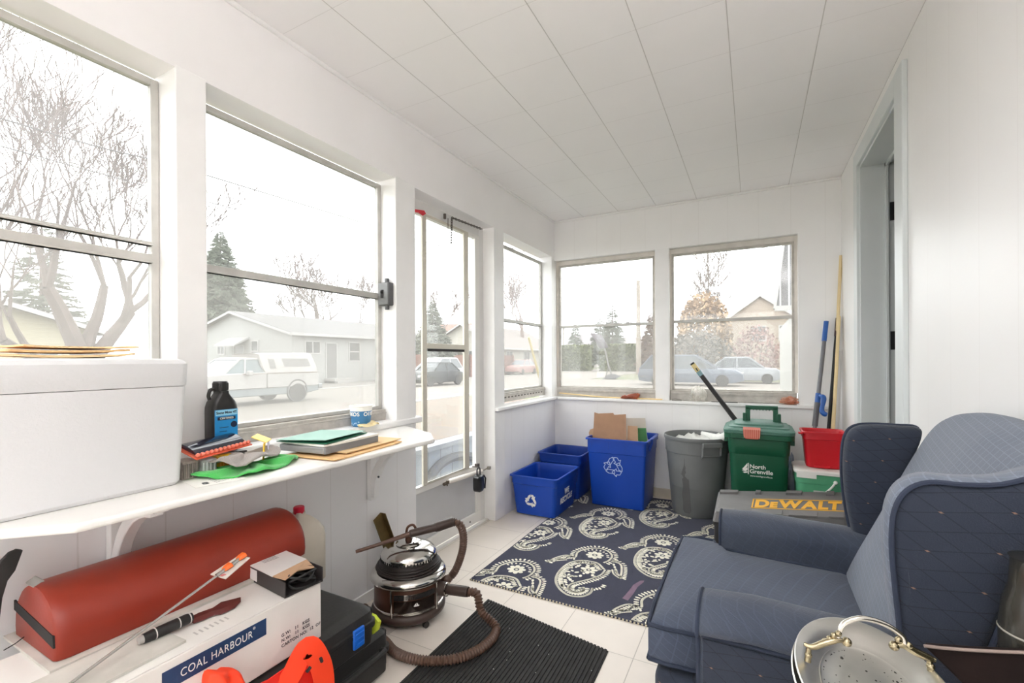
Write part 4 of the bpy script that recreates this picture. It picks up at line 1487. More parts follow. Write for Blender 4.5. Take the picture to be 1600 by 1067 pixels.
# small packs under it
for k, (y, c1, lab, hh) in enumerate(((0.712, (150, 140, 132), 'clear pack of small grey parts beside the foam cooler', 0.052), (0.765, (196, 196, 198), 'silver can-like pack under the blister card', 0.046),
                                     (0.815, (240, 190, 50), 'yellow-labelled battery pack under the blister card', 0.05), (0.865, (60, 60, 60), 'black and green pack under the blister card, right end', 0.05))):
    t = thing('small_pack', lab, 'pack', (0.145, y, SZ))
    m = M().box(0.115, 0.172 - k * 0.006, y - 0.022, y + 0.022, SZ + 0.0005, SZ + hh)
    ob('backing_card', m, mat('pack_%d' % k, c1, rough=0.4, var=0.3, nscale=60), t, bevel=0.003)
    m = M()
    for q in range(4):
        m.tube([(0.172 - k * 0.006, y - 0.016 + q * 0.0105, SZ + 0.006), (0.172 - k * 0.006, y - 0.016 + q * 0.0105, SZ + hh - 0.008)], 0.0042, 8)
    ob('contents', m, mat('pack_in_%d' % k, ((120, 112, 106), (206, 206, 208), (216, 130, 40), (56, 96, 60))[k], rough=0.3, metal=0.2, var=0.2, nscale=40), t)


def cloth(name, label, pts, z, mt, amp, seed, folds, th=0.004, group=None, cat='cloth'):
    """crumpled cloth: outline pts (x,y) around a centre; radial rings with folds"""
    rg = random.Random(seed)
    o2 = sp2(pts, 8)
    cx = sum(p[0] for p in o2) / len(o2)
    cy = sum(p[1] for p in o2) / len(o2)
    m = M()
    N = 12
    top, bot = [], []
    for i in range(1, N + 1):
        s = i / N
        rt, rb = [], []
        for k, (x, y) in enumerate(o2):
            a = 2 * math.pi * k / len(o2)
            wav = amp * (0.55 + 0.45 * math.sin(folds * a + 2.4 * s + seed)) * (0.35 + 0.65 * s) + amp * 0.5 * noise.noise(Vector((x * 28, y * 28, seed)))
            if i == N:
                wav *= 0.75
            zz = z + max(0.0, wav) + amp * 0.5 * (1 - s)
            px, py = cx + (x - cx) * s, cy + (y - cy) * s
            rt.append(m.bm.verts.new((px, py, zz + th)))
            rb.append(m.bm.verts.new((px, py, max(z + 0.0003, zz - th * 0.2))))
        top.append(rt)
        bot.append(rb)
    n = len(o2)
    for A, flip in ((top, False), (bot, True)):
        for a, b in zip(A[:-1], A[1:]):
            for i in range(n):
                j = (i + 1) % n
                f = [a[i], a[j], b[j], b[i]]
                m._f(f if not flip else list(reversed(f)))
        m._f(A[0] if flip else list(reversed(A[0])))
    for i in range(n):
        j = (i + 1) % n
        m._f([top[-1][i], top[-1][j], bot[-1][j], bot[-1][i]])
    return ob(name, m, mt, None, label=label, cat=cat, smooth=70)


GREENC = mat('green_microfibre', (72, 178, 84), rough=0.9, var=0.18, nscale=18, bump=0.5, bscale=260, sheen=0.3)
GREYC = mat('grey_terry', (158, 150, 144), rough=0.95, var=0.2, nscale=14, bump=0.9, bscale=320, sheen=0.3)
cloth('cleaning_cloth', 'bright green crumpled cloth under the grey towel on the shelf', [(0.14, 0.715), (0.225, 0.725), (0.295, 0.80), (0.29, 0.90), (0.25, 0.985), (0.19, 1.03), (0.15, 0.93), (0.13, 0.80)], SZ + 0.0006, GREENC, 0.016, 3, 5)
cloth('hand_towel', 'grey towelling cloth heaped on the green cloth', [(0.12, 0.765), (0.19, 0.765), (0.255, 0.79), (0.262, 0.86), (0.225, 0.935), (0.17, 0.985), (0.125, 0.93), (0.115, 0.84)], SZ + 0.026, GREYC, 0.020, 8, 4)
lf = sheet('leaflet', 'printed white leaflet between the foam cooler and the green cloth', 'leaflet', 0.185, 0.30, 0.675, 0.80, SZ + 0.0006, 0.0008, PAPER, -0.2)
m = M()
T = frame_T((0.278, 0.712, SZ + 0.0016), (0.25, 1, 0), (-1, 0.25, 0))
m.merge(text_mesh('S', 0.03, 0.0001, 0.002), frame_T((0.262, 0.703, SZ + 0.0016), (0.25, 1, 0), (-1, 0.25, 0)))
for k in range(5):
    m.bar((0.235 + k * 0.011, 0.725 - k * 0.001, SZ + 0.0016), (0.229 + k * 0.011, 0.775 - k * 0.004, SZ + 0.0016), 0.0018, 0.0002)
ob('print', m, mat('ink', (60, 60, 66)), lf, smooth=0)

# stack of papers
def quad_pad(name, label, cat, q, z0, z1, mt, bev=0.001, group=None, parent=None):
    m = M().prism(q, lambda a, b, h: (a, b, h), z0, z1)
    return ob(name, m, mt, parent, label=label, cat=cat, bevel=bev, group=group, smooth=30)


sheet('envelope', 'large tan envelope at the bottom of the paper stack on the shelf', 'envelope', 0.12, 0.345, 1.035, 1.40, SZ + 0.0006, 0.004, KRAFT, 0.10, 0.003)
sheet('envelope', 'tan envelope poking out right of the grey binder', 'envelope', 0.13, 0.315, 1.12, 1.425, SZ + 0.0085, 0.004, KRAFT2, 0.08, 0.001)
bd = thing('binder', 'grey binder under white papers on the shelf', 'binder', (0.17, 1.2, SZ))
BQ = [(0.288, 1.065), (0.268, 1.335), (0.065, 1.325), (0.085, 1.045)]
quad_pad('cover', None, None, BQ, SZ + 0.0135, SZ + 0.0365, mat('binder_grey', (150, 150, 152), rough=0.45, var=0.05), 0.003, parent=bd)
m = M()
quad_pad('spine', None, None, [(0.2885, 1.066), (0.2925, 1.068), (0.2725, 1.336), (0.268, 1.336)], SZ + 0.0130, SZ + 0.0370, mat('binder_spine', (128, 130, 134), rough=0.4), 0.001, parent=bd)
sheet('paper_sheet', 'loose white sheets between the grey binder and the green folder', 'paper', 0.075, 0.283, 1.06, 1.33, SZ + 0.0375, 0.007, PAPER, 0.06, 0.001)
fo = thing('file_folder', 'pale green paper folder on top of the stack on the shelf', 'folder', (0.16, 1.18, SZ + 0.05))
GF = mat('folder_green', (146, 186, 172), rough=0.6, var=0.04)
GFD = mat('folder_green_inside', (36, 112, 84), rough=0.6, var=0.04)
m = M().loft([[(0.292, 1.075, SZ + 0.0475), (0.235, 1.315, SZ + 0.0475), (0.035, 1.27, SZ + 0.0475), (0.09, 1.03, SZ + 0.0475)], [(0.292, 1.075, SZ + 0.0495), (0.235, 1.315, SZ + 0.0495), (0.035, 1.27, SZ + 0.0495), (0.09, 1.03, SZ + 0.0495)]])
ob('back_leaf', m, GFD, fo, smooth=0)
m = M().loft([[(0.290, 1.073, SZ + 0.0605), (0.232, 1.31, SZ + 0.0555), (0.035, 1.265, SZ + 0.0520), (0.09, 1.028, SZ + 0.0530)], [(0.290, 1.073, SZ + 0.0620), (0.232, 1.31, SZ + 0.057), (0.035, 1.265, SZ + 0.0535), (0.09, 1.028, SZ + 0.0545)]])
ob('front_leaf', m, GF, fo, smooth=0)

# tub with printed letters
cp = thing('yogurt_tub', 'small blue and white printed tub on the window ledge', 'tub', (-0.012, 1.52, 0.8125))
m = M().lathe([(0.036, 0.0), (0.040, 0.004), (0.0475, 0.070)], (-0.012, 1.52, 0.8125), 40)
ob('tub_wall', m, mat('tub_blue', (62, 124, 172), rough=0.4, var=0.05), cp)
m = M().lathe([(0.0475, 0.0705), (0.0490, 0.088), (0.0515, 0.090), (0.0515, 0.094), (0.0455, 0.094), (0.044, 0.072)], (-0.012, 1.52, 0.8125), 40)
ob('tub_rim', m, PAPER, cp)
m = M()
tx = 'OIKOS OIKOS OIKOS '
for k, ch in enumerate(tx):
    a = 2 * math.pi * k / len(tx) - 2.42
    if ch == ' ':
        continue
    r = 0.0468
    c = Vector((-0.012 + r * math.cos(a), 1.52 + r * math.sin(a), 0.8125 + 0.057))
    m.merge(text_mesh(ch, 0.024, 0.0006, 0.0006), frame_T(c, (-math.sin(a), math.cos(a), 0), (math.cos(a) * 0.11, math.sin(a) * 0.11, 1)))
ob('lettering', m, PAPER, cp, smooth=0)
m = M()
for k in range(40):
    a = rnd.uniform(0, 6.28)
    h = rnd.uniform(0.006, 0.024)
    r = 0.0405 + h * 0.11
    c = Vector((-0.012 + r * math.cos(a), 1.52 + r * math.sin(a), 0.8125 + h))
    m.merge(text_mesh('o', 0.012, 0.0004, 0.0006), frame_T(c, (-math.sin(a), math.cos(a), 0), (math.cos(a) * 0.11, math.sin(a) * 0.11, 1)))
ob('small_pattern', m, mat('tub_pale', (170, 200, 224)), cp, smooth=0)
cloth('crumpled_wrapper', 'crumpled cream paper scrap beside the blue tub', [(0.03, 1.46), (0.062, 1.50), (0.058, 1.56), (0.02, 1.585), (0.012, 1.52)], 0.8135, mat('scrap_cream', (244, 226, 178), rough=0.6, var=0.1), 0.016, 5, 3, 0.001, cat='scrap')

# grey switch box on the post
sw = thing('switch_box', 'grey electrical switch box on the post right of the big window', 'switch', (-0.06, 1.725, 1.43))
SG = mat('galvanised_grey', (100, 100, 101), rough=0.5, metal=0.3, var=0.12, nscale=20)
x0_, x1_ = onY(590.5, 460, 1.706).x, onY(611, 460, 1.722).x
zt_, zb_ = onY(600, 441, 1.706).z, onY(600, 477, 1.706).z
ob('box_body', M().box(x0_, x1_, 1.706, 1.7412, zb_, zt_), SG, sw, bevel=0.004)
fp = ob('face_plate', M().box(x0_ + 0.004, x1_ - 0.004, 1.7025, 1.7058, zb_ + 0.004, zt_ - 0.004), mat('galvanised_plate', (114, 114, 113), rough=0.45, metal=0.3), sw, bevel=0.001)
xm_, zm_ = (x0_ + x1_) / 2, (zb_ + zt_) / 2
m = M().box(xm_ - 0.012, xm_ + 0.004, 1.699, 1.7023, zm_ - 0.02, zm_ + 0.02).box(xm_ - 0.008, xm_, 1.690, 1.6995, zm_ + 0.002, zm_ + 0.014)
ob('toggle', m, DARKGAP, fp, bevel=0.001)
for z0_, z1_ in ((zt_, zt_ + 0.02), (zb_ - 0.02, zb_)):
    ob('conduit_hub', M().tube([(xm_ + 0.008, 1.724, z0_), (xm_ + 0.008, 1.724, z1_)], 0.011, 10), SG, sw)

# red ribbon over the storm door
m = M()
q = [onX(640, 326, -0.066), onX(662, 329, -0.066), onX(665, 334, -0.066), onX(660, 337, -0.066), onX(654, 332, -0.066), onX(640, 331, -0.066)]
m.loft([[v + Vector((0.0, 0, 0)) for v in q], [v + Vector((0.004, 0, 0)) for v in q]])
ob('red_ribbon', m, mat('ribbon_red', (214, 40, 56), rough=0.5), None, label='short red ribbon taped at the top left of the storm door', cat='ribbon', smooth=0)

# chain stay at the top of the door
ch = thing('door_chain', 'dark spring chain along the top of the storm door with a dangling end', 'chain', (-0.03, 2.25, 1.97))
CHM = mat('chain_steel', (98, 90, 86), rough=0.5, metal=0.5, var=0.2)


def chain(m, a, b, n, r, w, sag=0.0):
    a, b = Vector(a), Vector(b)
    d = (b - a)
    for i in range(n):
        c = a + d * (i + 0.5) / n - Vector((0, 0, sag * math.sin(math.pi * (i + 0.5) / n)))
        u = d.normalized() * (d.length / n * 0.72)
        s = (u.cross(Vector((0, 0, 1))) if i % 2 else Vector((0, 0, 1)))
        if s.length < 1e-5:
            s = Vector((1, 0, 0)) if i % 2 else Vector((0, 1, 0))
        s = s - u * (s.dot(u) / u.length_squared)
        s = s.normalized() * w if s.length > 1e-6 else Vector((0, 1, 0)) * w
        pts = [c + u * math.cos(t) + s * math.sin(t) for t in [2 * math.pi * k / 8 for k in range(9)]]
        m.tube(pts, r, 5, cap=False)


m = M()
chain(m, onX(706, 340, -0.05), onX(753, 358, -0.05), 20, 0.0022, 0.0065, 0.0)
ob('chain_run', m, CHM, ch)
m = M()
chain(m, onX(706, 340, -0.046), onX(705, 383, -0.046), 11, 0.0022, 0.0055, 0)
ob('chain_end', m, CHM, ch)
m = M()
pa, pb = onX(700, 342, -0.05), onX(701, 361, -0.05)
m.tube([onX(700, 341, -0.043), onX(700, 361, -0.043)], 0.0022, 6).tube([onX(705, 342, -0.043), onX(705, 360, -0.043)], 0.0022, 6).tube([onX(700, 361, -0.043), onX(702, 364, -0.043), onX(705, 360, -0.043)], 0.0022, 6)
m.obox(onX(695, 338, -0.05), (0.012, 0.012, 0.03))
ob('hook', m, CHM, ch)

# door closer and latch at the foot of the glass
dc = thing('door_closer', 'white tube door closer across the storm door under the glass', 'door closer', (-0.04, 2.4, 0.38))
a, b = onX(702, 752, -0.045), onX(752, 736, -0.045)
ob('tube', M().tube([a, a.lerp(b, 0.03), b], [0.010, 0.0145, 0.0145], 14), mat('closer_white', (236, 230, 222), rough=0.35), dc)
ob('rod', M().tube([b, onX(763, 731, -0.03)], 0.005, 8).obox(onX(764, 731, -0.02), (0.02, 0.02, 0.02)), mat('closer_steel', (150, 144, 136), rough=0.4, metal=0.5), dc)
m = M().bar(onX(693, 757, -0.06), onX(703, 752, -0.047), 0.010, 0.016).obox(onX(696, 756, -0.055), (0.02, 0.03, 0.010)).tube([onX(698, 751, -0.045), onX(699, 759, -0.045)], 0.004, 6)
ob('bracket', m, mat('closer_bracket', (104, 92, 80), rough=0.5, metal=0.4), dc)

lk = thing('key_lockbox', 'black key lockbox hanging on a hook on the door post', 'lockbox', (0.0, 2.50, 0.36))
c = Vector((0.0, 2.505, 0.318))
m = M()
m.loft([[(c.x + 0.002 + h, c.y + a, c.z + b) for a, b in rrect(-0.036 + k, 0.036 - k, -0.058 + k, 0.05 - k, 0.024, 6)] for h, k in ((-0.026, 0.006), (-0.02, 0), (0.016, 0), (0.024, 0.008))])
ob('case', m, mat('lock_black', (22, 22, 23), rough=0.3, coat=0.4), lk)
m = M()
m.tube([c + Vector((0, -0.018, 0.045))] + [c + Vector((0, -0.018 * math.cos(t), 0.078 + 0.018 * math.sin(t))) for t in [math.pi * k / 8 for k in range(9)]] + [c + Vector((0, 0.018, 0.045))], 0.0045, 8)
ob('shackle', m, mat('lock_shackle', (60, 60, 62), rough=0.3, metal=0.7), lk)
m = M().tube([c + Vector((0.02, 0.030, 0.045)), c + Vector((0.024, 0.047, 0.02)), c + Vector((0.02, 0.044, -0.045))], 0.005, 8)
ob('cord_loop', m, mat('lock_black', (22, 22, 23)), lk)
m = M().tube([(-0.05, 2.51, 0.415), (0.0, 2.515, 0.414), (0.004, 2.51, 0.405)], 0.004, 8).obox((-0.03, 2.535, 0.42), (0.02, 0.03, 0.022))
ob('hook', m, CHM, lk)

# things on the far sills
SLZ = 0.7805
a, b = onZ(870, 609, SLZ + 0.02), onZ(1038, 629, SLZ + 0.01)
m = M().tube([(0.035, D + 0.018, SLZ + 0.030), (0.45, D - 0.008, SLZ + 0.008), (0.93, D - 0.012, SLZ + 0.006)], 0.0048, 8)
ob('thin_stick', m, mat('pale_wood', (236, 208, 150), rough=0.5, var=0.08), None, label='thin pale wooden stick lying along the left far windowsill', cat='stick')
gl = thing('leather_glove', 'small brown leather glove on the left far windowsill', 'glove', (0.70, D, SLZ))
m = M()
m.loft([[(0.62 + 0.115 * t, D - 0.008 + 0.018 * math.cos(2 * math.pi * k / 10) * w, SLZ + 0.001 + h * 0.5 + 0.5 * h * math.sin(2 * math.pi * k / 10)) for k in range(10)]
        for t, w, h in ((0, 0.3, 0.012), (0.15, 0.8, 0.024), (0.35, 1.0, 0.038), (0.6, 1.0, 0.045), (0.85, 0.95, 0.05), (1.0, 0.8, 0.046))])
gm = mat('brown_leather', (150, 74, 48), rough=0.45, var=0.25, nscale=30, bump=0.3)
ob('palm', m, gm, gl)
for k in range(3):
    ob('finger', M().tube([(0.665 - k * 0.012, D - 0.022, SLZ + 0.014 + k * 0.006), (0.63 - k * 0.008, D - 0.028, SLZ + 0.011 + k * 0.004), (0.600 + k * 0.004, D - 0.02, SLZ + 0.009)], [0.010, 0.009, 0.006], 8), gm, gl)
ob('cuff', M().tube([(0.722, D - 0.008, SLZ + 0.003), (0.742, D - 0.008, SLZ + 0.046)], [0.012, 0.014], 8), mat('glove_cuff', (176, 96, 66), rough=0.6), gl)
ob('metal_clip', M().box(1.005, 1.075, D - 0.024, D - 0.002, SLZ + 0.001, SLZ + 0.006).tube([(1.005, D - 0.013, SLZ + 0.012), (1.03, D - 0.013, SLZ + 0.018), (1.075, D - 0.013, SLZ + 0.008)], 0.003, 6), mat('clip_steel', (150, 146, 140), rough=0.4, metal=0.6), None,
   label='flat metal clip at the left end of the right far windowsill', cat='clip')
PLAST = glass_mat('clear_plastic', 0.28, hcol=(246, 238, 232), hscale=30, refl=0.10, hvar=0.6)
PLASTO = glass_mat('orange_tinted_plastic', 0.55, hcol=(226, 170, 140), hscale=40, refl=0.12, hvar=0.5)


def crumple(c, rx, ry, rz, seed, n=18, flat=True):
    rg = random.Random(seed)
    m = M()
    rings = []
    for i in range(n + 1):
        ph = math.pi * i / n
        ring = []
        for k in range(n * 2):
            th = math.pi * k / n
            d = Vector((math.sin(ph) * math.cos(th), math.sin(ph) * math.sin(th), -math.cos(ph)))
            q = 1 + 0.38 * noise.noise(d * 2.6 + Vector((seed, 0, 0))) + 0.2 * noise.noise(d * 7 + Vector((0, seed, 0)))
            p = Vector(c) + Vector((d.x * rx * q, d.y * ry * q, d.z * rz * q))
            if flat:
                p.z = max(p.z, c[2] - rz * 0.8)
            ring.append(p)
        rings.append(ring)
    m.loft(rings)
    return m


m = crumple((1.195, D - 0.002, SLZ + 0.05), 0.055, 0.022, 0.062, 3)
ob('plastic_bag', m, PLAST, None, label='clear crumpled plastic bag standing on the right far windowsill', cat='bag')
t = thing('bagged_item', 'small orange object in clear wrap at the right end of the far windowsill', 'package', (1.80, D - 0.01, SLZ))
m = crumple((1.80, D - 0.006, SLZ + 0.026), 0.055, 0.02, 0.028, 5)
ob('wrap', m, PLASTO, t)
ob('filling', M().ball((1.805, D - 0.006, SLZ + 0.024), 0.022, 12, sx=1.4, sy=0.7), mat('filling_orange', (206, 124, 88), rough=0.6, var=0.2), t)
ob('black_strap', M().box(1.29, 1.47, D - 0.022, D - 0.012, SLZ + 0.001, SLZ + 0.005), BLACKM, None, label='thin black strip lying on the right far windowsill behind the leaning tube', cat='strip', bevel=0.001)

# ================================================================ RUG AND MAT
RUGN = mat('rug_navy', (34, 37, 63), rough=0.95, var=0.12, nscale=7, bump=0.35, bscale=420, sheen=0.2)
RUGC = mat('rug_cream', (244, 239, 222), rough=0.95, var=0.08, nscale=30, bump=0.35, bscale=420)
RUGS = mat('rug_stain', (126, 104, 122), rough=0.95, var=0.15, nscale=20)
RX0, RX1, RY0, RY1 = 0.305, 1.80, 1.932, 3.735
rg_ = thing('paisley_rug', 'navy flat rug with cream paisley motifs under the bins', 'rug', (1.0, 2.8, 0.0))
ob('rug_body', M().box(RX0, RX1, RY0, RY1, 0.0006, 0.006), RUGN, rg_, smooth=0)


def clip_poly(p):
    def cl(poly, f, inter):
        out = []
        for i in range(len(poly)):
            a, b = poly[i - 1], poly[i]
            fa, fb = f(a), f(b)
            if fa != fb:
                out.append(inter(a, b))
            if fb:
                out.append(b)
        return out
    e = 0.008
    for ax, v, s in ((0, RX0 + e, 1), (0, RX1 - e, -1), (1, RY0 + e, 1), (1, RY1 - e, -1)):
        if not p:
            return p
        p = cl(p, lambda q: (q[ax] - v) * s >= 0,
               lambda a, b: tuple(a[i] + (b[i] - a[i]) * (v - a[ax]) / (b[ax] - a[ax]) for i in (0, 1)))
    return p


class Rug:
    def __init__(self, ox, oy):
        self.o = (ox, oy)
        self.m = None

    def poly(self, pts):
        p = clip_poly([(x + self.o[0], y + self.o[1]) for x, y in pts])
        if len(p) < 3:
            return
        if self.m is None:
            self.m = M()
        self.m.face([(x, y, 0.0072) for x, y in p])

    def stroke(self, pts, w):
        for (x0, y0), (x1, y1) in zip(pts[:-1], pts[1:]):
            d = math.hypot(x1 - x0, y1 - y0)
            if d < 1e-6:
                continue
            nx, ny = -(y1 - y0) / d * w / 2, (x1 - x0) / d * w / 2
            ex, ey = (x1 - x0) / d * w * 0.15, (y1 - y0) / d * w * 0.15
            self.poly([(x0 - nx - ex, y0 - ny - ey), (x1 - nx + ex, y1 - ny + ey), (x1 + nx + ex, y1 + ny + ey), (x0 + nx - ex, y0 + ny - ey)])

    def petal(self, x, y, a, L, w):
        c, s = math.cos(a), math.sin(a)
        q = [(0, -w * 0.25), (L * 0.45, -w * 0.5), (L * 0.85, -w * 0.38), (L, 0), (L * 0.85, w * 0.38), (L * 0.45, w * 0.5), (0, w * 0.25)]
        self.poly([(x + u * c - v * s, y + u * s + v * c) for u, v in q])

    def fringe(self, pts, gap, L, w, pitch, side=1, lean=0.0):
        acc = 0.0
        for (x0, y0), (x1, y1) in zip(pts[:-1], pts[1:]):
            d = math.hypot(x1 - x0, y1 - y0)
            while acc < d:
                t = acc / d
                a = math.atan2(y1 - y0, x1 - x0) - side * math.pi / 2
                px, py = x0 + (x1 - x0) * t + math.cos(a) * gap, y0 + (y1 - y0) * t + math.sin(a) * gap
                self.petal(px, py, a + lean, L, w)
                acc += pitch
            acc -= d

    def rosette(self, x, y, r, n=6):
        for k in range(n):
            a = 2 * math.pi * k / n + 0.3
            self.petal(x + math.cos(a) * r * 0.28, y + math.sin(a) * r * 0.28, a, r * 0.7, r * 0.52)
        self.petal(x - r * 0.14, y, 0, r * 0.3, r * 0.3)


def paisley(ox, oy, seed):
    r = Rug(ox, oy)
    rg = random.Random(seed)
    body = sp2([(0.088, 0.06), (0.03, 0.115), (-0.05, 0.105), (-0.098, 0.05), (-0.112, -0.05), (-0.098, -0.15), (-0.055, -0.225), (0.01, -0.272), (0.07, -0.262), (0.10, -0.215), (0.098, -0.160)], 7, False)
    r.stroke(body, 0.013)
    r.fringe(body, 0.012, 0.026, 0.013, 0.0175, -1)
    r.fringe([body[-1], (0.125, -0.135), (0.128, -0.105)], 0.0, 0.024, 0.012, 0.016, 1)
    inner = sp2([(0.096, 0.055), (0.092, -0.01), (0.062, -0.07), (0.02, -0.125), (-0.012, -0.175), (-0.004, -0.222), (0.036, -0.236), (0.066, -0.205), (0.055, -0.17)], 7, False)
    r.stroke(inner, 0.011)
    r.fringe(inner[:len(inner) * 3 // 5], 0.010, 0.024, 0.012, 0.0165, -1, 0.2)
    r.fringe(inner[len(inner) * 3 // 5:], 0.008, 0.020, 0.011, 0.0155, -1)
    inn2 = [(x * 0.80 - 0.004, (y + 0.06) * 0.80 - 0.06) for x, y in body[:len(body) * 7 // 10]]
    r.fringe(inn2, 0.0, 0.018, 0.010, 0.016, 1)
    r.rosette(0.020, 0.015, 0.048, 7)
    r.rosette(-0.055, -0.10, 0.030, 5)
    for x, y in ((-0.052, 0.045), (-0.062, -0.005), (-0.058, -0.05), (0.0, -0.055), (-0.02, -0.09), (-0.052, -0.155), (0.058, -0.045), (-0.018, -0.03), (-0.012, 0.072), (-0.048, -0.19), (-0.025, -0.14)):
        r.petal(x, y, rg.uniform(0, 6.28), 0.026, 0.017)
        r.petal(x + 0.012, y + 0.012, rg.uniform(0, 6.28), 0.020, 0.014)
    lobe = sp2([(-0.095, 0.135), (-0.105, 0.205), (-0.065, 0.275), (-0.010, 0.305), (0.048, 0.285), (0.082, 0.235), (0.082, 0.175), (0.065, 0.135)], 6, False)
    r.stroke(lobe, 0.012)
    r.fringe(lobe, 0.011, 0.026, 0.013, 0.0175, -1)
    r.rosette(-0.008, 0.205, 0.052, 8)
    for k in range(9):
        a = math.pi * (0.05 + 0.1 * k)
        r.petal(-0.008 + 0.066 * math.cos(a), 0.20 + 0.066 * math.sin(a), a, 0.018, 0.012)
    left = sp2([(-0.095, 0.125), (-0.150, 0.130), (-0.190, 0.075), (-0.212, 0.0)], 6, False)
    r.stroke(left, 0.011)
    r.fringe(left, 0.010, 0.022, 0.012, 0.0165, -1, 0.4)
    left2 = sp2([(-0.212, 0.0), (-0.165, 0.045), (-0.125, 0.075)], 5, False)
    r.stroke(left2, 0.009)
    r.fringe(left2, 0.009, 0.018, 0.011, 0.016, -1)
    for k in range(4):
        r.petal(-0.175 + k * 0.022, 0.055 + k * 0.018, 0.8, 0.026, 0.014)
    right = sp2([(0.098, 0.175), (0.150, 0.155), (0.175, 0.085), (0.190, -0.005)], 6, False)
    r.stroke(right, 0.011)
    r.fringe(right, 0.010, 0.022, 0.012, 0.0165, 1 * -1, -0.4)
    right2 = sp2([(0.190, -0.005), (0.148, 0.03), (0.128, 0.075)], 5, False)
    r.stroke(right2, 0.009)
    r.fringe(right2, 0.009, 0.018, 0.011, 0.016, 1)
    for k in range(4):
        r.petal(0.160 - k * 0.012, 0.045 + k * 0.026, 1.9, 0.026, 0.014)
    return r


for i in range(-3, 7):
    for j in range(-3, 7):
        ox, oy = 0.787 + i * -0.126 + j * 0.312, 2.285 + i * 0.712 + j * 0.358
        if RX0 - 0.25 < ox < RX1 + 0.25 and RY0 - 0.33 < oy < RY1 + 0.35:
            pr = paisley(ox, oy, i * 7 + j)
            if pr.m:
                ob('paisley_motif', pr.m, RUGC, rg_, smooth=0)
m = M()
for k in range(int((RX1 - RX0) / 0.016)):
    m.box(RX0 + k * 0.016 + 0.003, RX0 + k * 0.016 + 0.011, RY0 - 0.0006, RY0 + 0.004, 0.0006, 0.0066)
ob('stitched_edge', m, mat('rug_binding', (208, 198, 172), rough=0.9), rg_, smooth=0)
m = M().face([(x, y, 0.0064) for x, y in ((1.088, 2.318), (1.072, 2.308), (1.050, 2.25), (1.045, 2.18), (1.034, 2.10), (1.062, 2.09), (1.070, 2.16), (1.074, 2.24), (1.090, 2.30))])
ob('stain', m, RUGS, rg_, smooth=0)

# ribbed entrance mat: quad with ribs running away from the camera
mt_ = thing('ribbed_mat', 'black ribbed rubber entrance mat in front of the rug', 'mat', (0.8, 1.3, 0.0))
BLc, BRc, FRc, FLc = Vector((0.487, 1.808)), Vector((1.083, 1.700)), Vector((1.10, 0.80)), Vector((0.505, 0.90))
m = M()
nr = 40
for k in range(nr):
    for s0, s1, z in ((k / nr, (k + 0.62) / nr, 0.0075), ((k + 0.62) / nr, (k + 1) / nr, 0.0038)):
        b0, b1, f0, f1 = BLc.lerp(BRc, s0), BLc.lerp(BRc, s1), FLc.lerp(FRc, s0), FLc.lerp(FRc, s1)
        m.loft([[(f0.x, f0.y, 0.0006), (f1.x, f1.y, 0.0006), (f1.x, f1.y, z), (f0.x, f0.y, z)], [(b0.x, b0.y, 0.0006), (b1.x, b1.y, 0.0006), (b1.x, b1.y, z), (b0.x, b0.y, z)]])
ob('mat_body', m, mat('mat_black', (46, 45, 44), rough=0.9, var=0.25, nscale=25, bump=0.5, bscale=300), mt_, smooth=0)
m = M()
rg = random.Random(2)
for k in range(26):
    s, t = rg.random(), rg.random()
    p = BLc.lerp(BRc, s).lerp(FLc.lerp(FRc, s), t)
    m.ball((p.x, p.y, 0.0085), 0.0018, 6, sz=0.5)
ob('crumbs', m, PAPER, mt_)

# ================================================================ BINS
BLUE = mat('recycling_blue', (12, 66, 168), rough=0.38, var=0.06, nscale=4)
BLUED = mat('recycling_blue_worn', (10, 58, 150), rough=0.42, var=0.14, nscale=9)


def tub(t, x0, x1, y0, y1, z0, z1, tap, mt, rad=0.03, lip=0.012, wall=0.004, part='bin_body', lipz=0.022, bands=True):
    """open tapered rectangular tub with rim; (x0..x1,y0..y1) is the rim's outside"""
    def rr(k, z):
        return [(x, y, z) for x, y in rrect(x0 + k, x1 - k, y0 + k, y1 - k, rad, 5)]
    m = M()
    hh = z1 - z0
    prof = [(tap + 0.012, z0), (tap + 0.002, z0 + 0.006), (lip + (tap - lip) * 0.22, z0 + hh * 0.78), (lip + (tap - lip) * 0.22 - 0.004, z0 + hh * 0.79), (lip, z1 - lipz), (0.0, z1 - lipz), (0.0, z1 - 0.003), (0.003, z1), (lip, z1), (lip + 0.003, z1 - 0.003),
            (lip + wall + 0.002, z1 - lipz), (lip + (tap - lip) * 0.22 + wall, z0 + hh * 0.78), (tap + wall + 0.004, z0 + 0.012)]
    m.loft([rr(k, z) for k, z in prof])
    ob(part, m, mt, t, smooth=35)


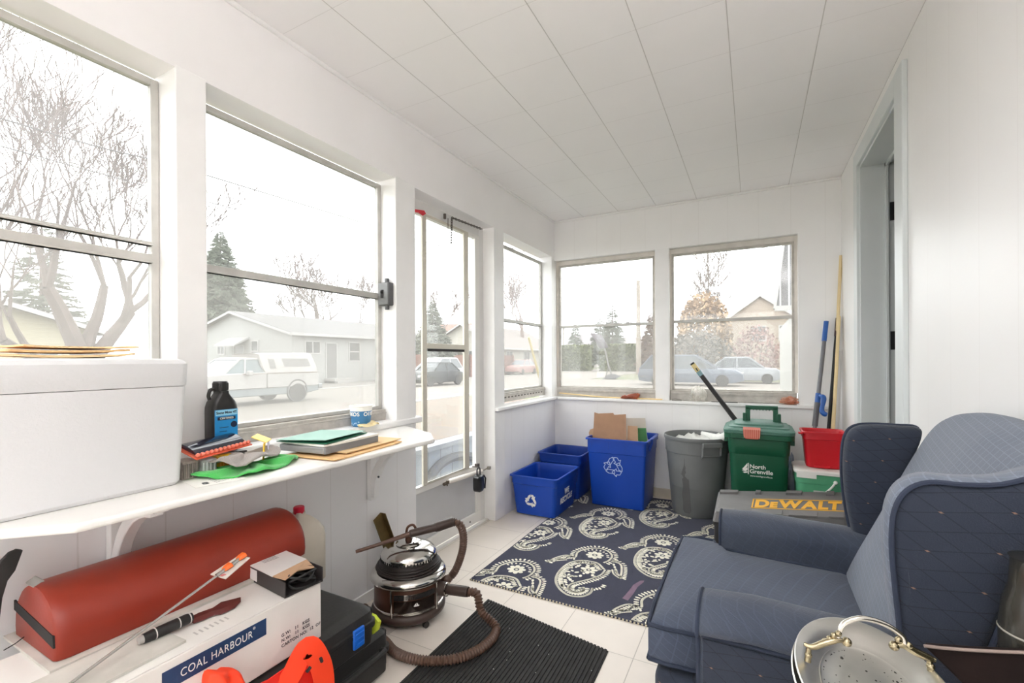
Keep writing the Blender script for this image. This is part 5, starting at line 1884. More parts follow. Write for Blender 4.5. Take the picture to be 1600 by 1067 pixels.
def recycle_mark(c, ux, uy, R, wire_only=False, th=0.0012):
    """three chasing arrows in the plane (ux,uy)"""
    c, ux, uy = Vector(c), Vector(ux).normalized(), Vector(uy).normalized()
    nn = ux.cross(uy)
    m = M()
    for k in range(3):
        a = math.radians(90 + 120 * k)
        rot = lambda x, y: (x * math.cos(a - math.pi / 2) - y * math.sin(a - math.pi / 2), x * math.sin(a - math.pi / 2) + y * math.cos(a - math.pi / 2))
        # arrow for the top corner: comes up the left flank, folds, goes down right with a head
        seg1 = [(-0.62, 0.18), (-0.30, 0.74), (-0.02, 0.80), (0.04, 0.62), (-0.12, 0.42), (-0.36, 0.02)]
        seg1 = [(-0.60, 0.24), (-0.34, 0.70), (-0.05, 0.86), (0.00, 0.56), (-0.10, 0.44), (-0.32, 0.08)]
        seg2 = [(0.03, 0.84), (0.34, 0.84), (0.50, 0.58), (0.66, 0.66), (0.52, 0.12), (0.02, 0.30), (0.20, 0.40), (0.06, 0.62)]
        for sg in (seg1, seg2):
            q = [rot(x, y) for x, y in sg]
            P = [c + ux * x * R + uy * y * R for x, y in q]
            if wire_only:
                for p0, p1 in zip(P, P[1:] + P[:1]):
                    m.bar(p0, p1, R * 0.055, th * 2, nn)
            else:
                m.loft([[p for p in P], [p + nn * th for p in P]])
    return m


# nearest, low bin by the left wall
b1 = thing('recycling_bin', 'low empty blue recycling bin nearest the storm door post', 'recycling bin', (0.19, 3.1, 0.0065), 0.0, 'blue recycling bins')
tub(b1, -0.008 + 0.022, 0.392, 2.882, 3.352, 0.0068, 0.288, 0.034, BLUE, lipz=0.011)
m = recycle_mark((0.183, 2.9045, 0.115), (1, 0, 0), (0, -0.05, 1), 0.052)
ob('recycle_symbol', m, PAPER, b1, smooth=0)
m = M().box(0.115, 0.245, 2.889, 2.896, 0.222, 0.228)
ob('grip_ridge', m, BLUED, b1, bevel=0.001)
m = M()
for s_, y_, z_ in (('WE', 3.10, 0.165), ('RECYCLE', 3.10, 0.110)):
    m.merge(text_mesh(s_, 0.056, 0.0006, 0.0022), frame_T((0.3835 - 0.022 * (0.222 - z_) / 0.22 + 0.0005, y_, z_), (0, 1, 0), (0.08, 0, 1)))
ob('lettering', m, PAPER, b1, smooth=0)
# second low bin behind it in the corner
b2 = thing('recycling_bin', 'empty blue recycling bin in the corner behind the low one', 'recycling bin', (0.19, 3.56, 0.0065), 0.0, 'blue recycling bins')
tub(b2, 0.012, 0.392, 3.366, 3.772, 0.0068, 0.360, 0.036, BLUED, lipz=0.011)
ob('grip_ridge', M().box(0.12, 0.25, 3.377, 3.384, 0.292, 0.298), BLUE, b2, bevel=0.001)
# tall bin with cardboard
b3 = thing('recycling_bin', 'tall blue recycling bin full of cardboard with outlined arrows', 'recycling bin', (0.67, 3.55, 0.0065), 0.0, 'blue recycling bins')
tub(b3, 0.440, 0.905, 3.318, 3.765, 0.0068, 0.518, 0.036, BLUE, rad=0.02, lipz=0.014)
m = recycle_mark((0.655, 3.3372, 0.315), (1, 0, 0), (0, -0.05, 1), 0.082, True)
ob('recycle_outline', m, mat('mark_pale_blue', (190, 206, 236), rough=0.5), b3, smooth=0)
m = M()
for x in (0.49, 0.62, 0.745, 0.87):
    m.box(x - 0.0015, x + 0.0015, 3.330, 3.334, 0.44, 0.495)
m.merge(text_mesh('MADE TO REUSE', 0.011, 0.0004, 0.0002), frame_T((0.56, 3.3535, 0.035), (1, 0, 0), (0, -0.05, 1)))
ob('front_rib', m, BLUED, b3, smooth=0)
m = M()
m.bar((0.912, 3.45, 0.505), (0.912, 3.66, 0.505), 0.012, 0.03)
m.bar((0.912, 3.45, 0.495), (0.89, 3.44, 0.43), 0.008, 0.02)
ob('side_handle', m, BLUED, b3, bevel=0.003)
CARD = mat('cardboard', (176, 138, 110), rough=0.85, var=0.08, nscale=12)
CARD2 = mat('cardboard_light', (196, 160, 128), rough=0.85, var=0.08, nscale=12)


def flap(name, label, q, th, mt, cat='cardboard', group=None):
    """flat piece: 3D polygon thickened along its normal"""
    q = [Vector(v) for v in q]
    n = (q[1] - q[0]).cross(q[2] - q[1]).normalized() * th
    return ob(name, M().loft([q, [v + n for v in q]]), mt, None, label=label, cat=cat, group=group, smooth=0)


def yb(u, v, y):
    return onY(u, v, y)


Y1, Y2 = 3.43, 3.50
flap('cardboard_piece', 'large brown cardboard sheet standing in the tall blue bin', [yb(929, 644, Y1), yb(935, 646, Y1), yb(958, 645, Y1), yb(960, 648, Y1), yb(978, 647, Y1), yb(979, 700, Y1), yb(926, 700, Y1)], 0.006, CARD, group='cardboard in the tall bin')
flap('cardboard_piece', 'small torn cardboard edge left of the large sheet in the tall blue bin', [yb(920, 676, 3.455), yb(922, 671, 3.455), yb(928, 669, 3.455), yb(929, 662, 3.455), yb(934, 660, 3.455), yb(936, 700, 3.455), yb(923, 700, 3.455)], 0.006, CARD2, group='cardboard in the tall bin')
flap('cardboard_piece', 'short light cardboard strip right of the large sheet in the tall blue bin', [yb(981, 665, 3.452), yb(996, 666, 3.452), yb(997, 700, 3.452), yb(980, 700, 3.452)], 0.006, CARD2, group='cardboard in the tall bin')
flap('cardboard_piece', 'grey-white box lid at the back of the tall blue bin', [yb(975, 653, 3.62), yb(1008, 653, 3.62), yb(1012, 690, 3.62), yb(975, 690, 3.62)], 0.004, mat('carton_grey', (206, 200, 190), rough=0.7), group='cardboard in the tall bin')
flap('plastic_packet', 'green packet at the back right of the tall blue bin', [yb(996, 669, 3.56), yb(1009, 669, 3.56), yb(1012, 700, 3.56), yb(996, 700, 3.56)], 0.012, mat('packet_green', (74, 138, 84), rough=0.5), 'packet')
ob('paper_fill', M().puff(rrect(0.47, 0.87, 3.35, 3.73, 0.03), lambda a, b, h: (a, b, h + 0.012 * math.sin(a * 60) * math.cos(b * 47)), 0.40, 0.470, 0.02, 0.01), mat('mixed_paper', (150, 140, 130), rough=0.9, var=0.35, nscale=18), None,
   label='mixed waste paper filling the tall blue bin', cat='paper', kind='stuff')

# round grey bin
GBIN = mat('grey_bin_plastic', (112, 114, 114), rough=0.5, var=0.1, nscale=5, bump=0.1, bscale=60)
gb = thing('round_bin', 'round grey plastic rubbish bin with a white liner', 'bin', (1.208, 3.535, 0.0065))
gc = (1.208, 3.535, 0.0068)
m = M().lathe([(0.001, 0.0), (0.158, 0.0), (0.168, 0.012), (0.204, 0.44), (0.212, 0.445), (0.215, 0.53), (0.221, 0.532), (0.2235, 0.545), (0.221, 0.556), (0.216, 0.558), (0.212, 0.552), (0.206, 0.44), (0.168, 0.03), (0.001, 0.02)], gc, 64, cap=False)
ob('bin_body', m, GBIN, gb, smooth=40)
for a in (-1.02, math.pi - 1.02):
    R = Matrix.Rotation(a, 3, 'Z')
    m = M()
    c = Vector(gc)
    for s in (-0.062, 0.062):
        m.prism([(0.206, 0.42), (0.232, 0.455), (0.238, 0.53), (0.215, 0.532)], lambda p, q, h: c + R @ Vector((p, h, q)), s - 0.005, s + 0.005)
    m.prism([(0.225, 0.505), (0.243, 0.505), (0.243, 0.535), (0.225, 0.535)], lambda p, q, h: c + R @ Vector((p, h, q)), -0.066, 0.066)
    m.prism([(0.207, 0.435), (0.228, 0.442), (0.228, 0.45), (0.207, 0.445)], lambda p, q, h: c + R @ Vector((p, h, q)), -0.066, 0.066)
    ob('handle', m, GBIN, gb, bevel=0.003)
# dark drip mark
m = M()
st = [(-1.86, 0.42, 0.02), (-1.87, 0.37, 0.035), (-1.90, 0.335, 0.10), (-1.93, 0.30, 0.17), (-1.86, 0.27, 0.13), (-1.84, 0.22, 0.12), (-1.86, 0.16, 0.16), (-1.84, 0.10, 0.15), (-1.84, 0.05, 0.17), (-1.84, 0.03, 0.10)]
ring0, ring1 = [], []
for a, z, w in st:
    r = 0.1685 + (z - 0.012) / 0.428 * 0.036
    ring0.append(Vector(gc) + Vector((math.cos(a - w) * r, math.sin(a - w) * r, z)))
    ring1.append(Vector(gc) + Vector((math.cos(a + w) * r, math.sin(a + w) * r, z)))
mid = []
for (a, z, w) in st:
    r = 0.1692 + (z - 0.012) / 0.428 * 0.036 + 0.0008
    mid.append(Vector(gc) + Vector((math.cos(a) * r, math.sin(a) * r, z)))
m.loft([ring0, mid, ring1], cap=False, closed=False)
ob('drip_stain', m, mat('stain_grey', (88, 88, 87), rough=0.6, var=0.1), gb)
LINER = glass_mat('bin_liner', 0.62, hcol=(244, 243, 240), hscale=22, refl=0.10, hvar=0.35)
m = M()
rings = []
for i in range(9):
    s = i / 8
    ring = []
    for k in range(64):
        a = 2 * math.pi * k / 64
        r = 0.200 * (0.05 + 0.95 * s)
        p = Vector((gc[0] + r * math.cos(a), gc[1] + r * math.sin(a), gc[2]))
        z = 0.500 + 0.045 * (math.cos(a - 0.5) * 0.5 + 0.5) * (s) + 0.028 * noise.noise(Vector((p.x * 26, p.y * 26, 3))) + 0.012 * noise.noise(Vector((p.x * 70, p.y * 70, 9)))
        ring.append(p + Vector((0, 0, z)))
    rings.append(ring)
m.loft(rings, cap=False)
ob('bin_liner', m, mat('liner_white', (236, 236, 232), rough=0.35, var=0.05, nscale=30), None, label='white crumpled plastic liner inside the round grey bin', cat='bin liner', smooth=60)
m = M().tube(spline([onY(1096, 676, 3.52), onY(1108, 680, 3.50), onY(1124, 684, 3.44), onY(1140, 680, 3.40)], 6), [0.012 + 0.02 * (k / 18) for k in range(19)], 10)
m.bm.transform(Matrix.Identity(4))
ob('liner_fold', m, mat('liner_white', (236, 236, 232)), None, label='twisted loose fold of clear plastic at the right of the grey bin liner', cat='plastic')

# green organics cart
GRN = mat('organics_green', (16, 82, 56), rough=0.42, var=0.10, nscale=5)
GRNL = mat('organics_lid', (74, 118, 104), rough=0.5, var=0.12, nscale=6)
gr = thing('organics_bin', 'dark green organics bin with handle and orange latch', 'bin', (1.605, 3.42, 0.0065))
gx, gy = 1.600, 3.425


def rrz(k, z, kx=0.175, ky=0.165, r=0.045):
    return [(gx + x, gy + y, z) for x, y in rrect(-kx + k, kx - k, -ky + k, ky - k, r, 6)]


m = M()
m.loft([rrz(0.034, 0.008), rrz(0.026, 0.02), rrz(0.008, 0.50), rrz(0.004, 0.505), rrz(0.0, 0.56), rrz(0.0, 0.635)])
ob('bin_body', m, GRN, gr, smooth=35)
m = M()
m.loft([rrz(-0.010, 0.630), rrz(-0.024, 0.636), rrz(-0.026, 0.655), rrz(-0.014, 0.664), rrz(0.0, 0.668), rrz(0.004, 0.676), rrz(0.03, 0.681), rrz(0.036, 0.690), rrz(0.055, 0.698), rrz(0.10, 0.700)])
ld_ = ob('lid', m, GRNL, gr, smooth=30)
m = M()
m.loft([rrz(-0.008, 0.600), rrz(-0.022, 0.604), rrz(-0.0225, 0.634), rrz(-0.008, 0.634)])
ob('rim_band', m, GRN, gr, smooth=30)
m = M()
for s in (-1, 1):
    m.box(gx + 0.02 + s * 0.080 - 0.014, gx + 0.02 + s * 0.080 + 0.014, gy - 0.02, gy + 0.02, 0.695, 0.79)
    m.box(gx + 0.02 + s * 0.098 - 0.012, gx + 0.02 + s * 0.098 + 0.012, gy - 0.025, gy + 0.025, 0.695, 0.75)
m.box(gx - 0.074, gx + 0.114, gy - 0.02, gy + 0.02, 0.775, 0.80)
hd_ = ob('handle', m, GRN, gr, bevel=0.004)
m = M()
for k in range(8):
    m.ball((gx - 0.045 + k * 0.0185, gy, 0.775), 0.008, 8)
ob('grip_bump', m, mat('grip_pale', (180, 196, 188), rough=0.5), hd_)
m = M()
lx0, lx1, ly = gx - 0.085, gx + 0.012, gy - 0.165 - 0.030
m.loft([[(lx0, ly + 0.02, 0.672), (lx1, ly + 0.02, 0.672), (lx1, ly + 0.028, 0.676), (lx0, ly + 0.028, 0.676)],
        [(lx0, ly - 0.002, 0.664), (lx1, ly - 0.002, 0.664), (lx1, ly + 0.006, 0.664), (lx0, ly + 0.006, 0.664)],
        [(lx0 + 0.002, ly - 0.004, 0.625), (lx1 - 0.002, ly - 0.004, 0.625), (lx1 - 0.002, ly + 0.004, 0.625), (lx0 + 0.002, ly + 0.004, 0.625)],
        [(lx0 + 0.014, ly - 0.003, 0.606), (lx1 - 0.014, ly - 0.003, 0.606), (lx1 - 0.014, ly + 0.005, 0.606), (lx0 + 0.014, ly + 0.005, 0.606)]])
lt = ob('latch', m, mat('latch_orange', (196, 98, 76), rough=0.5, var=0.1), gr, smooth=30)
m = M()
for k in range(9):
    xx = lx0 + 0.006 + k * (lx1 - lx0 - 0.012) / 8
    m.box(xx - 0.002, xx + 0.002, ly - 0.0065, ly - 0.002, 0.612, 0.666)
ob('latch_rib', m, mat('latch_pale', (222, 152, 132), rough=0.5), lt)
m = M()
for s in (-1,):
    m.box(gx + 0.176, gx + 0.200, gy - 0.10, gy - 0.07, 0.565, 0.605)
    m.box(gx - 0.198, gx - 0.176, gy - 0.10, gy - 0.07, 0.565, 0.605)
ob('side_lug', m, GRN, gr, bevel=0.003)
m = M()
fy = lambda z: gy - 0.165 + 0.008 + (0.50 - z) / 0.48 * 0.018 - 0.0012
for s_, zz, sz_, xx in (('North', 0.425, 0.036, gx - 0.045), ('Grenville', 0.394, 0.036, gx - 0.045)):
    m.merge(text_mesh(s_, sz_, 0.0005, 0.0006, 0.98, 'LEFT'), frame_T((xx - 0.005, fy(zz), zz), (1, 0, 0), (0, -0.037, 1)))
m.merge(text_mesh('www.northgrenville.ca', 0.0135, 0.0004, 0.0002, 1.0, 'LEFT'), frame_T((gx - 0.047, fy(0.366), 0.366), (1, 0, 0), (0, -0.037, 1)))
for q in ([(-0.092, 0.405), (-0.062, 0.445), (-0.062, 0.425), (-0.080, 0.402)], [(-0.094, 0.396), (-0.062, 0.418), (-0.062, 0.400), (-0.074, 0.392)], [(-0.058, 0.447), (-0.054, 0.447), (-0.054, 0.375), (-0.060, 0.375)], [(-0.090, 0.386), (-0.062, 0.392), (-0.062, 0.384), (-0.078, 0.380)]):
    m.prism(q, lambda a, b, h: (gx + a, fy(b) + h, b), -0.0012, 0.0)
ob('lettering', m, PAPER, gr, smooth=0)

# leaning tube behind the bins
lt = thing('leaning_tube', 'black tube with yellow taped end leaning from behind the grey bin', 'tube', (1.45, 3.70, 0.3))
A, B_ = onY(1081, 567, 3.60), onY(1146, 652, 3.645)
d = (B_ - A).normalized()
E_ = A + d * ((A.z - 0.02) / -d.z)
ob('tube_body', M().tube([A + d * 0.11, E_], 0.0165, 16), mat('tube_black', (44, 42, 42), rough=0.4, var=0.1), lt)
ob('taped_end', M().tube([A + d * 0.012, A + d * 0.075], 0.0172, 16), mat('tape_yellow', (214, 196, 140), rough=0.5, var=0.15, nscale=30), lt)
ob('blue_tape', M().tube([A + d * 0.075, A + d * 0.112], 0.0176, 16), mat('tape_teal', (126, 160, 168), rough=0.5, var=0.2, nscale=30), lt)
ob('end_cap', M().tube([A, A + d * 0.013], 0.0155, 16).tube([A + d * 0.05 + Vector((0, -0.016, 0.004)), A + d * 0.072 + Vector((0, -0.017, 0.0))], 0.004, 8), BLACKM, lt)

# red bucket on green pail, with a blue-white bag behind
pa = thing('lidded_pail', 'green square pail with a white lid and white handle, under the red bucket', 'pail', (1.93, 3.37, 0.0065))
PGR = mat('pail_green', (84, 160, 120), rough=0.4, var=0.05)
m = M()


def rp(k, z):
    return [(x, y, z) for x, y in rrect(1.795 + k, 2.085 - k, 3.215 + k, 3.50 - k, 0.05, 6)]


m.loft([rp(0.03, 0.008), rp(0.022, 0.02), rp(0.006, 0.365), rp(0.0, 0.368), rp(0.0, 0.418), rp(0.008, 0.422)])
ob('pail_body', m, PGR, pa, smooth=35)
m = M()
m.loft([rp(0.004, 0.4225), rp(-0.006, 0.424), rp(-0.006, 0.440), rp(0.002, 0.446), rp(0.03, 0.447)])
m.box(1.80, 1.90, 3.2085, 3.214, 0.40, 0.438)
ob('lid', m, PAPER, pa, smooth=35)
m = M().tube(spline([(1.99, 3.209, 0.385), (1.965, 3.203, 0.35), (1.91, 3.20, 0.295), (1.86, 3.205, 0.26)], 6), 0.006, 8).ball((1.992, 3.209, 0.388), 0.011, 10)
ob('bail_handle', m, PAPER, pa)
ob('label', M().box(1.885, 2.07, 3.2125, 3.2165, 0.24, 0.33), mat('pail_label', (200, 202, 198), rough=0.6), pa)
rb = thing('red_bucket', 'red rectangular bucket standing on the white lid of the green pail', 'bucket', (1.94, 3.36, 0.449))
RED = mat('bucket_red', (196, 20, 34), rough=0.35, var=0.05)
tub(rb, 1.832, 2.062, 3.262, 3.465, 0.4475, 0.668, 0.024, RED, rad=0.03, lip=0.009, wall=0.003, part='bucket_body', lipz=0.012)
ob('pour_rim', M().box(1.815, 1.84, 3.27, 3.31, 0.650, 0.660), RED, rb, bevel=0.003)
ob('foot_ridge', M().box(1.895, 1.975, 3.274, 3.280, 0.452, 0.468), RED, rb, bevel=0.002)
bb = crumple((1.80, 3.60, 0.20), 0.05, 0.06, 0.24, 12)
ob('blue_bag', bb, mat('bag_blue_white', (110, 140, 170), rough=0.5, col2=(216, 220, 226), nscale=7), None, label='crumpled blue and white bag between the green bin and the pail', cat='bag', smooth=60)


# poles in the corner
def pole(name, label, A, B, parts, group=None):
    t = thing(name, label, 'pole' if 'stick' not in name else 'stick', B, 0, group)
    A, B = Vector(A), Vector(B)
    for nm, s0, s1, r, mt in parts:
        ob(nm, M().tube([A.lerp(B, s0), A.lerp(B, s1)], r, 14), mt, t)
    return t, A, B


BLP = mat('pole_blue', (24, 84, 160), rough=0.4, var=0.05)
GRP = mat('pole_grey', (104, 104, 108), rough=0.35, metal=0.3, var=0.05)
A, K = onY(1291, 502, 3.74), onY(1273, 668, 3.62)
Bt = A + (K - A) * (A.z - 0.012) / (A.z - K.z)
t, A, Bt = pole('mop_handle', 'grey telescopic mop pole with blue grip leaning in the far right corner', A, Bt,
                [('grip', 0.0, 0.10, 0.0145, BLP), ('upper_tube', 0.10, 0.36, 0.0125, GRP), ('blue_collar', 0.36, 0.405, 0.016, BLP), ('dark_collar', 0.405, 0.52, 0.0165, mat('pole_dark', (92, 92, 96), rough=0.5)), ('lower_tube', 0.52, 1.0, 0.0115, GRP)])
m = M().tube(spline([onY(1280, 618, 3.62), onY(1287, 622, 3.60), onY(1284, 640, 3.59), onY(1287, 646, 3.58), onY(1292, 648, 3.58)], 6), [0.007, 0.009, 0.012, 0.014, 0.015, 0.016, 0.016, 0.016, 0.015, 0.014, 0.013, 0.014, 0.014, 0.015, 0.016, 0.016, 0.016, 0.016, 0.016, 0.016, 0.016, 0.016, 0.015, 0.014, 0.012], 10)
ob('crank_handle', m, BLP, t)
A, K = onY(1309, 497, 3.765), onY(1295, 668, 3.66)
Bt = A + (K - A) * (A.z - 0.012) / (A.z - K.z)
pole('broom_handle', 'thin black broom pole in the far right corner', A, Bt, [('grip', 0.0, 0.09, 0.0125, mat('grip_dark_red', (70, 44, 44), rough=0.6)), ('tube', 0.09, 1.0, 0.0105, BLACKM)])
WD = mat('pine_stick', (226, 204, 156), rough=0.6, var=0.06, nscale=14)
A, K = onY(1314, 399, 3.775), onY(1301, 668, 3.70)
Bt = A + (K - A) * (A.z - 0.012) / (A.z - K.z)
m = M().bar(A, Bt, 0.016, 0.010)
ob('wooden_stick', m, WD, None, label='longest pale wooden slat leaning in the far right corner', cat='stick', smooth=0)
A, K = onY(1311, 494, 3.72), onY(1302, 668, 3.63)
Bt = A + (K - A) * (A.z - 0.012) / (A.z - K.z)
pole('wooden_stick', 'shorter pale wooden stick beside the black pole in the corner', A, Bt, [('shaft', 0.0, 1.0, 0.010, WD)])
A, K = onY(1313, 548, 3.76), onY(1308, 668, 3.74)
Bt = A + (K - A) * (A.z - 0.012) / (A.z - K.z)
pole('white_pole', 'white pole nearest the right wall behind the sticks', A, Bt, [('shaft', 0.0, 1.0, 0.011, mat('pole_white', (222, 222, 222), rough=0.4))])

# ================================================================ LEFT FOREGROUND
CTN = mat('white_carton', (232, 229, 224), rough=0.6, var=0.03, nscale=9, bump=0.06)
ct = thing('shipping_carton', 'long white cardboard carton with navy brand band under the shelf', 'carton', (0.29, 0.52, 0.30))
CX0, CX1, CY0, CY1, CZ0, CZ1 = 0.125, 0.450, 0.10, 0.920, 0.302, 0.465
ob('carton_body', M().box(CX0, CX1, CY0, CY1, CZ0, CZ1 - 0.003), CTN, ct, bevel=0.003)
m = M()
m.prism([(0.287, CY0 + 0.002), (0.449, CY0 + 0.002), (0.449, CY1 - 0.002), (0.287, CY1 - 0.002)], lambda a, b, h: (a, b, h), CZ1 - 0.0028, CZ1)
m.prism([(0.126, CY0 + 0.002), (0.285, CY0 + 0.002), (0.285, CY1 - 0.002), (0.126, CY1 - 0.002)], lambda a, b, h: (a, b, h), CZ1 - 0.0028, CZ1)
ob('top_flap', m, CTN, ct, bevel=0.001)
lb = ob('brand_band', M().box(CX1, CX1 + 0.0008, 0.512, 0.749, 0.400, 0.4425), mat('band_navy', (28, 58, 98), rough=0.5), ct, smooth=0, label='navy blue brand band')
m = M()
tm = text_mesh('COAL HARBOUR', 0.026, 0.0003, -0.0001, 1.1, 'LEFT')
xs = [v.co.x for v in tm.vertices]
m.merge(tm, frame_T((CX1 + 0.0012, 0.547, 0.4205), (0, 1, 0), (0, 0, 1)) @ Matrix.Diagonal((0.164 / (max(xs) - min(xs)), 1, 1, 1)))
m.merge(text_mesh('®', 0.009, 0.0002, 0.0, 1.0, 'LEFT'), frame_T((CX1 + 0.0012, 0.713, 0.4330), (0, 1, 0), (0, 0, 1)))
ob('brand_lettering', m, PAPER, lb, smooth=0)
m = M()
for s_, z_ in (('G.W:   11   KGS', 0.372), ('N.W:   11   KGS', 0.358), ('CARTON NO:  12  OF', 0.344)):
    m.merge(text_mesh(s_, 0.0118, 0.0002, 0.0003, 1.1, 'LEFT'), frame_T((CX1 + 0.0004, 0.792, z_), (0, 1, 0), (0, 0, 1)))
ob('weight_print', m, mat('ink', (60, 60, 66)), ct, smooth=0)
m = M()
for k in range(7):
    m.obox((0.40, 0.605 + k * 0.012, CZ1 + 0.0002), (0.018, 0.004, 0.0004))
for k in range(12):
    m.obox((0.385, 0.35 + k * 0.012, CZ1 + 0.0002), (0.02, 0.003, 0.0004))
ob('faded_stamp', m, mat('stamp_grey', (196, 192, 188)), ct, smooth=0)

cb = sheet('foam_board', 'flat scuffed white board lying on the carton under the red bolster', 'board', 0.02, 0.285, 0.385, 0.97, CZ1 + 0.0008, 0.006, mat('scuffed_board', (214, 210, 202), rough=0.7, col2=(188, 184, 176), nscale=12), 0.0)
cb2 = sheet('foam_board', 'small white board corner at the front of the carton, left of the tube', 'board', 0.292, 0.425, 0.33, 0.572, CZ1 + 0.0008, 0.006, mat('scuffed_board', (214, 210, 202)), 0.05)

# bolster, D-shaped
bo = thing('bolster_cushion', 'long brick-red half-round bolster lying on the carton', 'bolster', (0.13, 0.7, CZ1 + 0.008))
VIN = mat('brick_vinyl', (138, 44, 26), rough=0.42, var=0.06, nscale=5, bump=0.08, bscale=90)
BZ0 = CZ1 + 0.0078


def dsec(y, k=1.0, dy=0.0):
    pts = []
    w, h = 0.120 * k, 0.138 * k
    cx = 0.148
    pts.append((cx - w * 0.97, BZ0 + 0.0))
    for i in range(17):
        a = math.pi * (1 - i / 16)
        pts.append((cx + w * math.cos(a) * (1.0 if abs(math.cos(a)) < 0.98 else 0.995), BZ0 + 0.022 * k + (h - 0.022) * math.sin(a) ** 0.85))
    pts.append((cx + w * 0.97, BZ0 + 0.0))
    return [(x, y, z) for x, z in pts]


m = M()
ys = [(0.400, 0.90), (0.404, 0.96), (0.415, 0.995), (0.43, 1.0), (0.6, 1.0), (0.8, 1.0), (0.985, 1.0), (1.003, 0.995), (1.012, 0.96), (1.016, 0.90)]
m.loft([[(0.148 + (p[0] - 0.148), p[1], BZ0 + (p[2] - BZ0) * (k if k < 1 else 1)) for p in dsec(y, 1)] if k == 1 else [(0.148 + (p[0] - 0.148) * k, p[1], BZ0 + (p[2] - BZ0) * k + 0.001) for p in dsec(y, 1)] for y, k in ys])
ob('bolster_body', m, VIN, bo, smooth=40)
m = M()
m.prism([(0.036, BZ0 + 0.058), (0.036, BZ0 + 0.080), (0.256, BZ0 + 0.056), (0.259, BZ0 + 0.030)], lambda a, b, h: (a, h, b), 0.3985, 0.402)
ob('black_strap', m, mat('strap_black', (30, 28, 28), rough=0.8), bo, smooth=0, label='black strap')
m = M().obox((0.115, 0.412, BZ0 + 0.1345), (0.05, 0.02, 0.005), Matrix.Rotation(0.5, 3, 'X'))
ob('pull_tab', m, mat('tab_grey', (150, 148, 144), rough=0.6), bo, bevel=0.002)
m = M().tube(spline([(0.10, 0.398, BZ0 + 0.012), (0.105, 0.385, BZ0 + 0.008), (0.12, 0.375, BZ0 + 0.012), (0.115, 0.362, BZ0 + 0.006)], 4), 0.0012, 5)
ob('loose_thread', m, mat('strap_black', (30, 28, 28)), bo)

# tackle / umbrella-like rod and other bits on the carton
rd = thing('metal_rod', 'thin shiny metal rod with a white card and orange clips, lying across the carton', 'rod', (0.3, 0.7, CZ1 + 0.02))
Ra, Rb = onZ(100, 1075, CZ1 + 0.012), onZ(384, 866, CZ1 + 0.125)
Ra = Vector((Ra.x, Ra.y, CZ1 + 0.012))
STL = mat('bright_steel', (190, 188, 184), rough=0.25, metal=0.85, var=0.05)
ob('shaft', M().tube([Ra, Rb], 0.0032, 8), STL, rd)
dR = (Rb - Ra).normalized()
Rc, Rd = onZ(345, 905, 0), None
sd = dR.cross(Vector((0, 0, 1))).normalized()
pA, pB = Ra.lerp(Rb, 0.80), Ra.lerp(Rb, 0.995)
m = M()
dn = Vector((0, 0, -0.006))
m.loft([[pA - sd * 0.030 + dn, pB - sd * 0.022 + dn, pB + sd * 0.020 + dn, pA + sd * 0.030 + dn], [pA - sd * 0.030 + dn * 0.6, pB - sd * 0.022 + dn * 0.6, pB + sd * 0.020 + dn * 0.6, pA + sd * 0.030 + dn * 0.6]])
cd = ob('card', m, mat('card_offwhite', (214, 206, 198), rough=0.7, var=0.06), rd, smooth=0)
m = M()
e = pA.lerp(pB, 0.12) + sd * 0.012 + dn * 0.55
m.obox(e, (0.010, 0.018, 0.0006))
ob('pink_mark', m, mat('mark_pink', (220, 130, 130), rough=0.6), cd, smooth=0)
for q in (0.34, 0.86):
    p = pA.lerp(pB, q)
    m = M().loft([[p + sd * 0.013 + dR * 0.010, p - sd * 0.013 + dR * 0.012, p - sd * 0.013 - dR * 0.010, p + sd * 0.010 - dR * 0.012], [p + sd * 0.007 + dR * 0.008 + Vector((0, 0, 0.009)), p - sd * 0.007 + dR * 0.008 + Vector((0, 0, 0.009)), p - sd * 0.007 - dR * 0.006 + Vector((0, 0, 0.009)), p + sd * 0.006 - dR * 0.006 + Vector((0, 0, 0.009))]])
    ob('orange_clip', m, mat('clip_orange', (232, 106, 40), rough=0.4), rd, bevel=0.002)
    m = M().tube([p - dR * 0.03, p + dR * 0.002], [0.0055, 0.0045], 8)
    ob('ferrule', m, STL, rd)

um = thing('folded_umbrella', 'short black handled tool with a maroon folded part on the carton', 'umbrella', (0.27, 0.62, CZ1 + 0.02))
Ua, Ub, Uc = onZ(216, 1003, CZ1 + 0.016), onZ(300, 965, CZ1 + 0.016), onZ(362, 938, CZ1 + 0.016)
zt = CZ1 + 0.018
Ua, Ub, Uc = [Vector((p.x, p.y, zt)) for p in (Ua, Ub, Uc)]
ob('end_cap', M().tube([Ua, Ua.lerp(Ub, 0.08)], [0.008, 0.0095], 12), mat('cap_grey', (168, 164, 160), rough=0.4), um)
ob('handle', M().tube([Ua.lerp(Ub, 0.08), Ua.lerp(Ub, 0.25), Ua.lerp(Ub, 0.9), Ub], [0.0105, 0.0125, 0.0125, 0.010], 12), mat('handle_black', (34, 32, 32), rough=0.45), um)
for q in (0.28, 0.72, 0.93):
    ob('handle_ring', M().tube([Ua.lerp(Ub, q), Ua.lerp(Ub, q + 0.02)], 0.0131, 12), mat('ring_white', (214, 210, 206), rough=0.4), um)
du = (Uc - Ub).normalized()
su = du.cross(Vector((0, 0, 1)))
m = M()
o3 = [(0, -0.010), (0.02, -0.013), (0.05, -0.006), (0.075, -0.020), (0.115, 0.004), (0.09, 0.022), (0.055, 0.024), (0.045, 0.012), (0.02, 0.012), (0, 0.009)]
m.loft([[Ub + du * a + su * b + Vector((0, 0, -0.014)) for a, b in o3], [Ub + du * a + su * b * 0.8 + Vector((0, 0, -0.002)) for a, b in o3]])
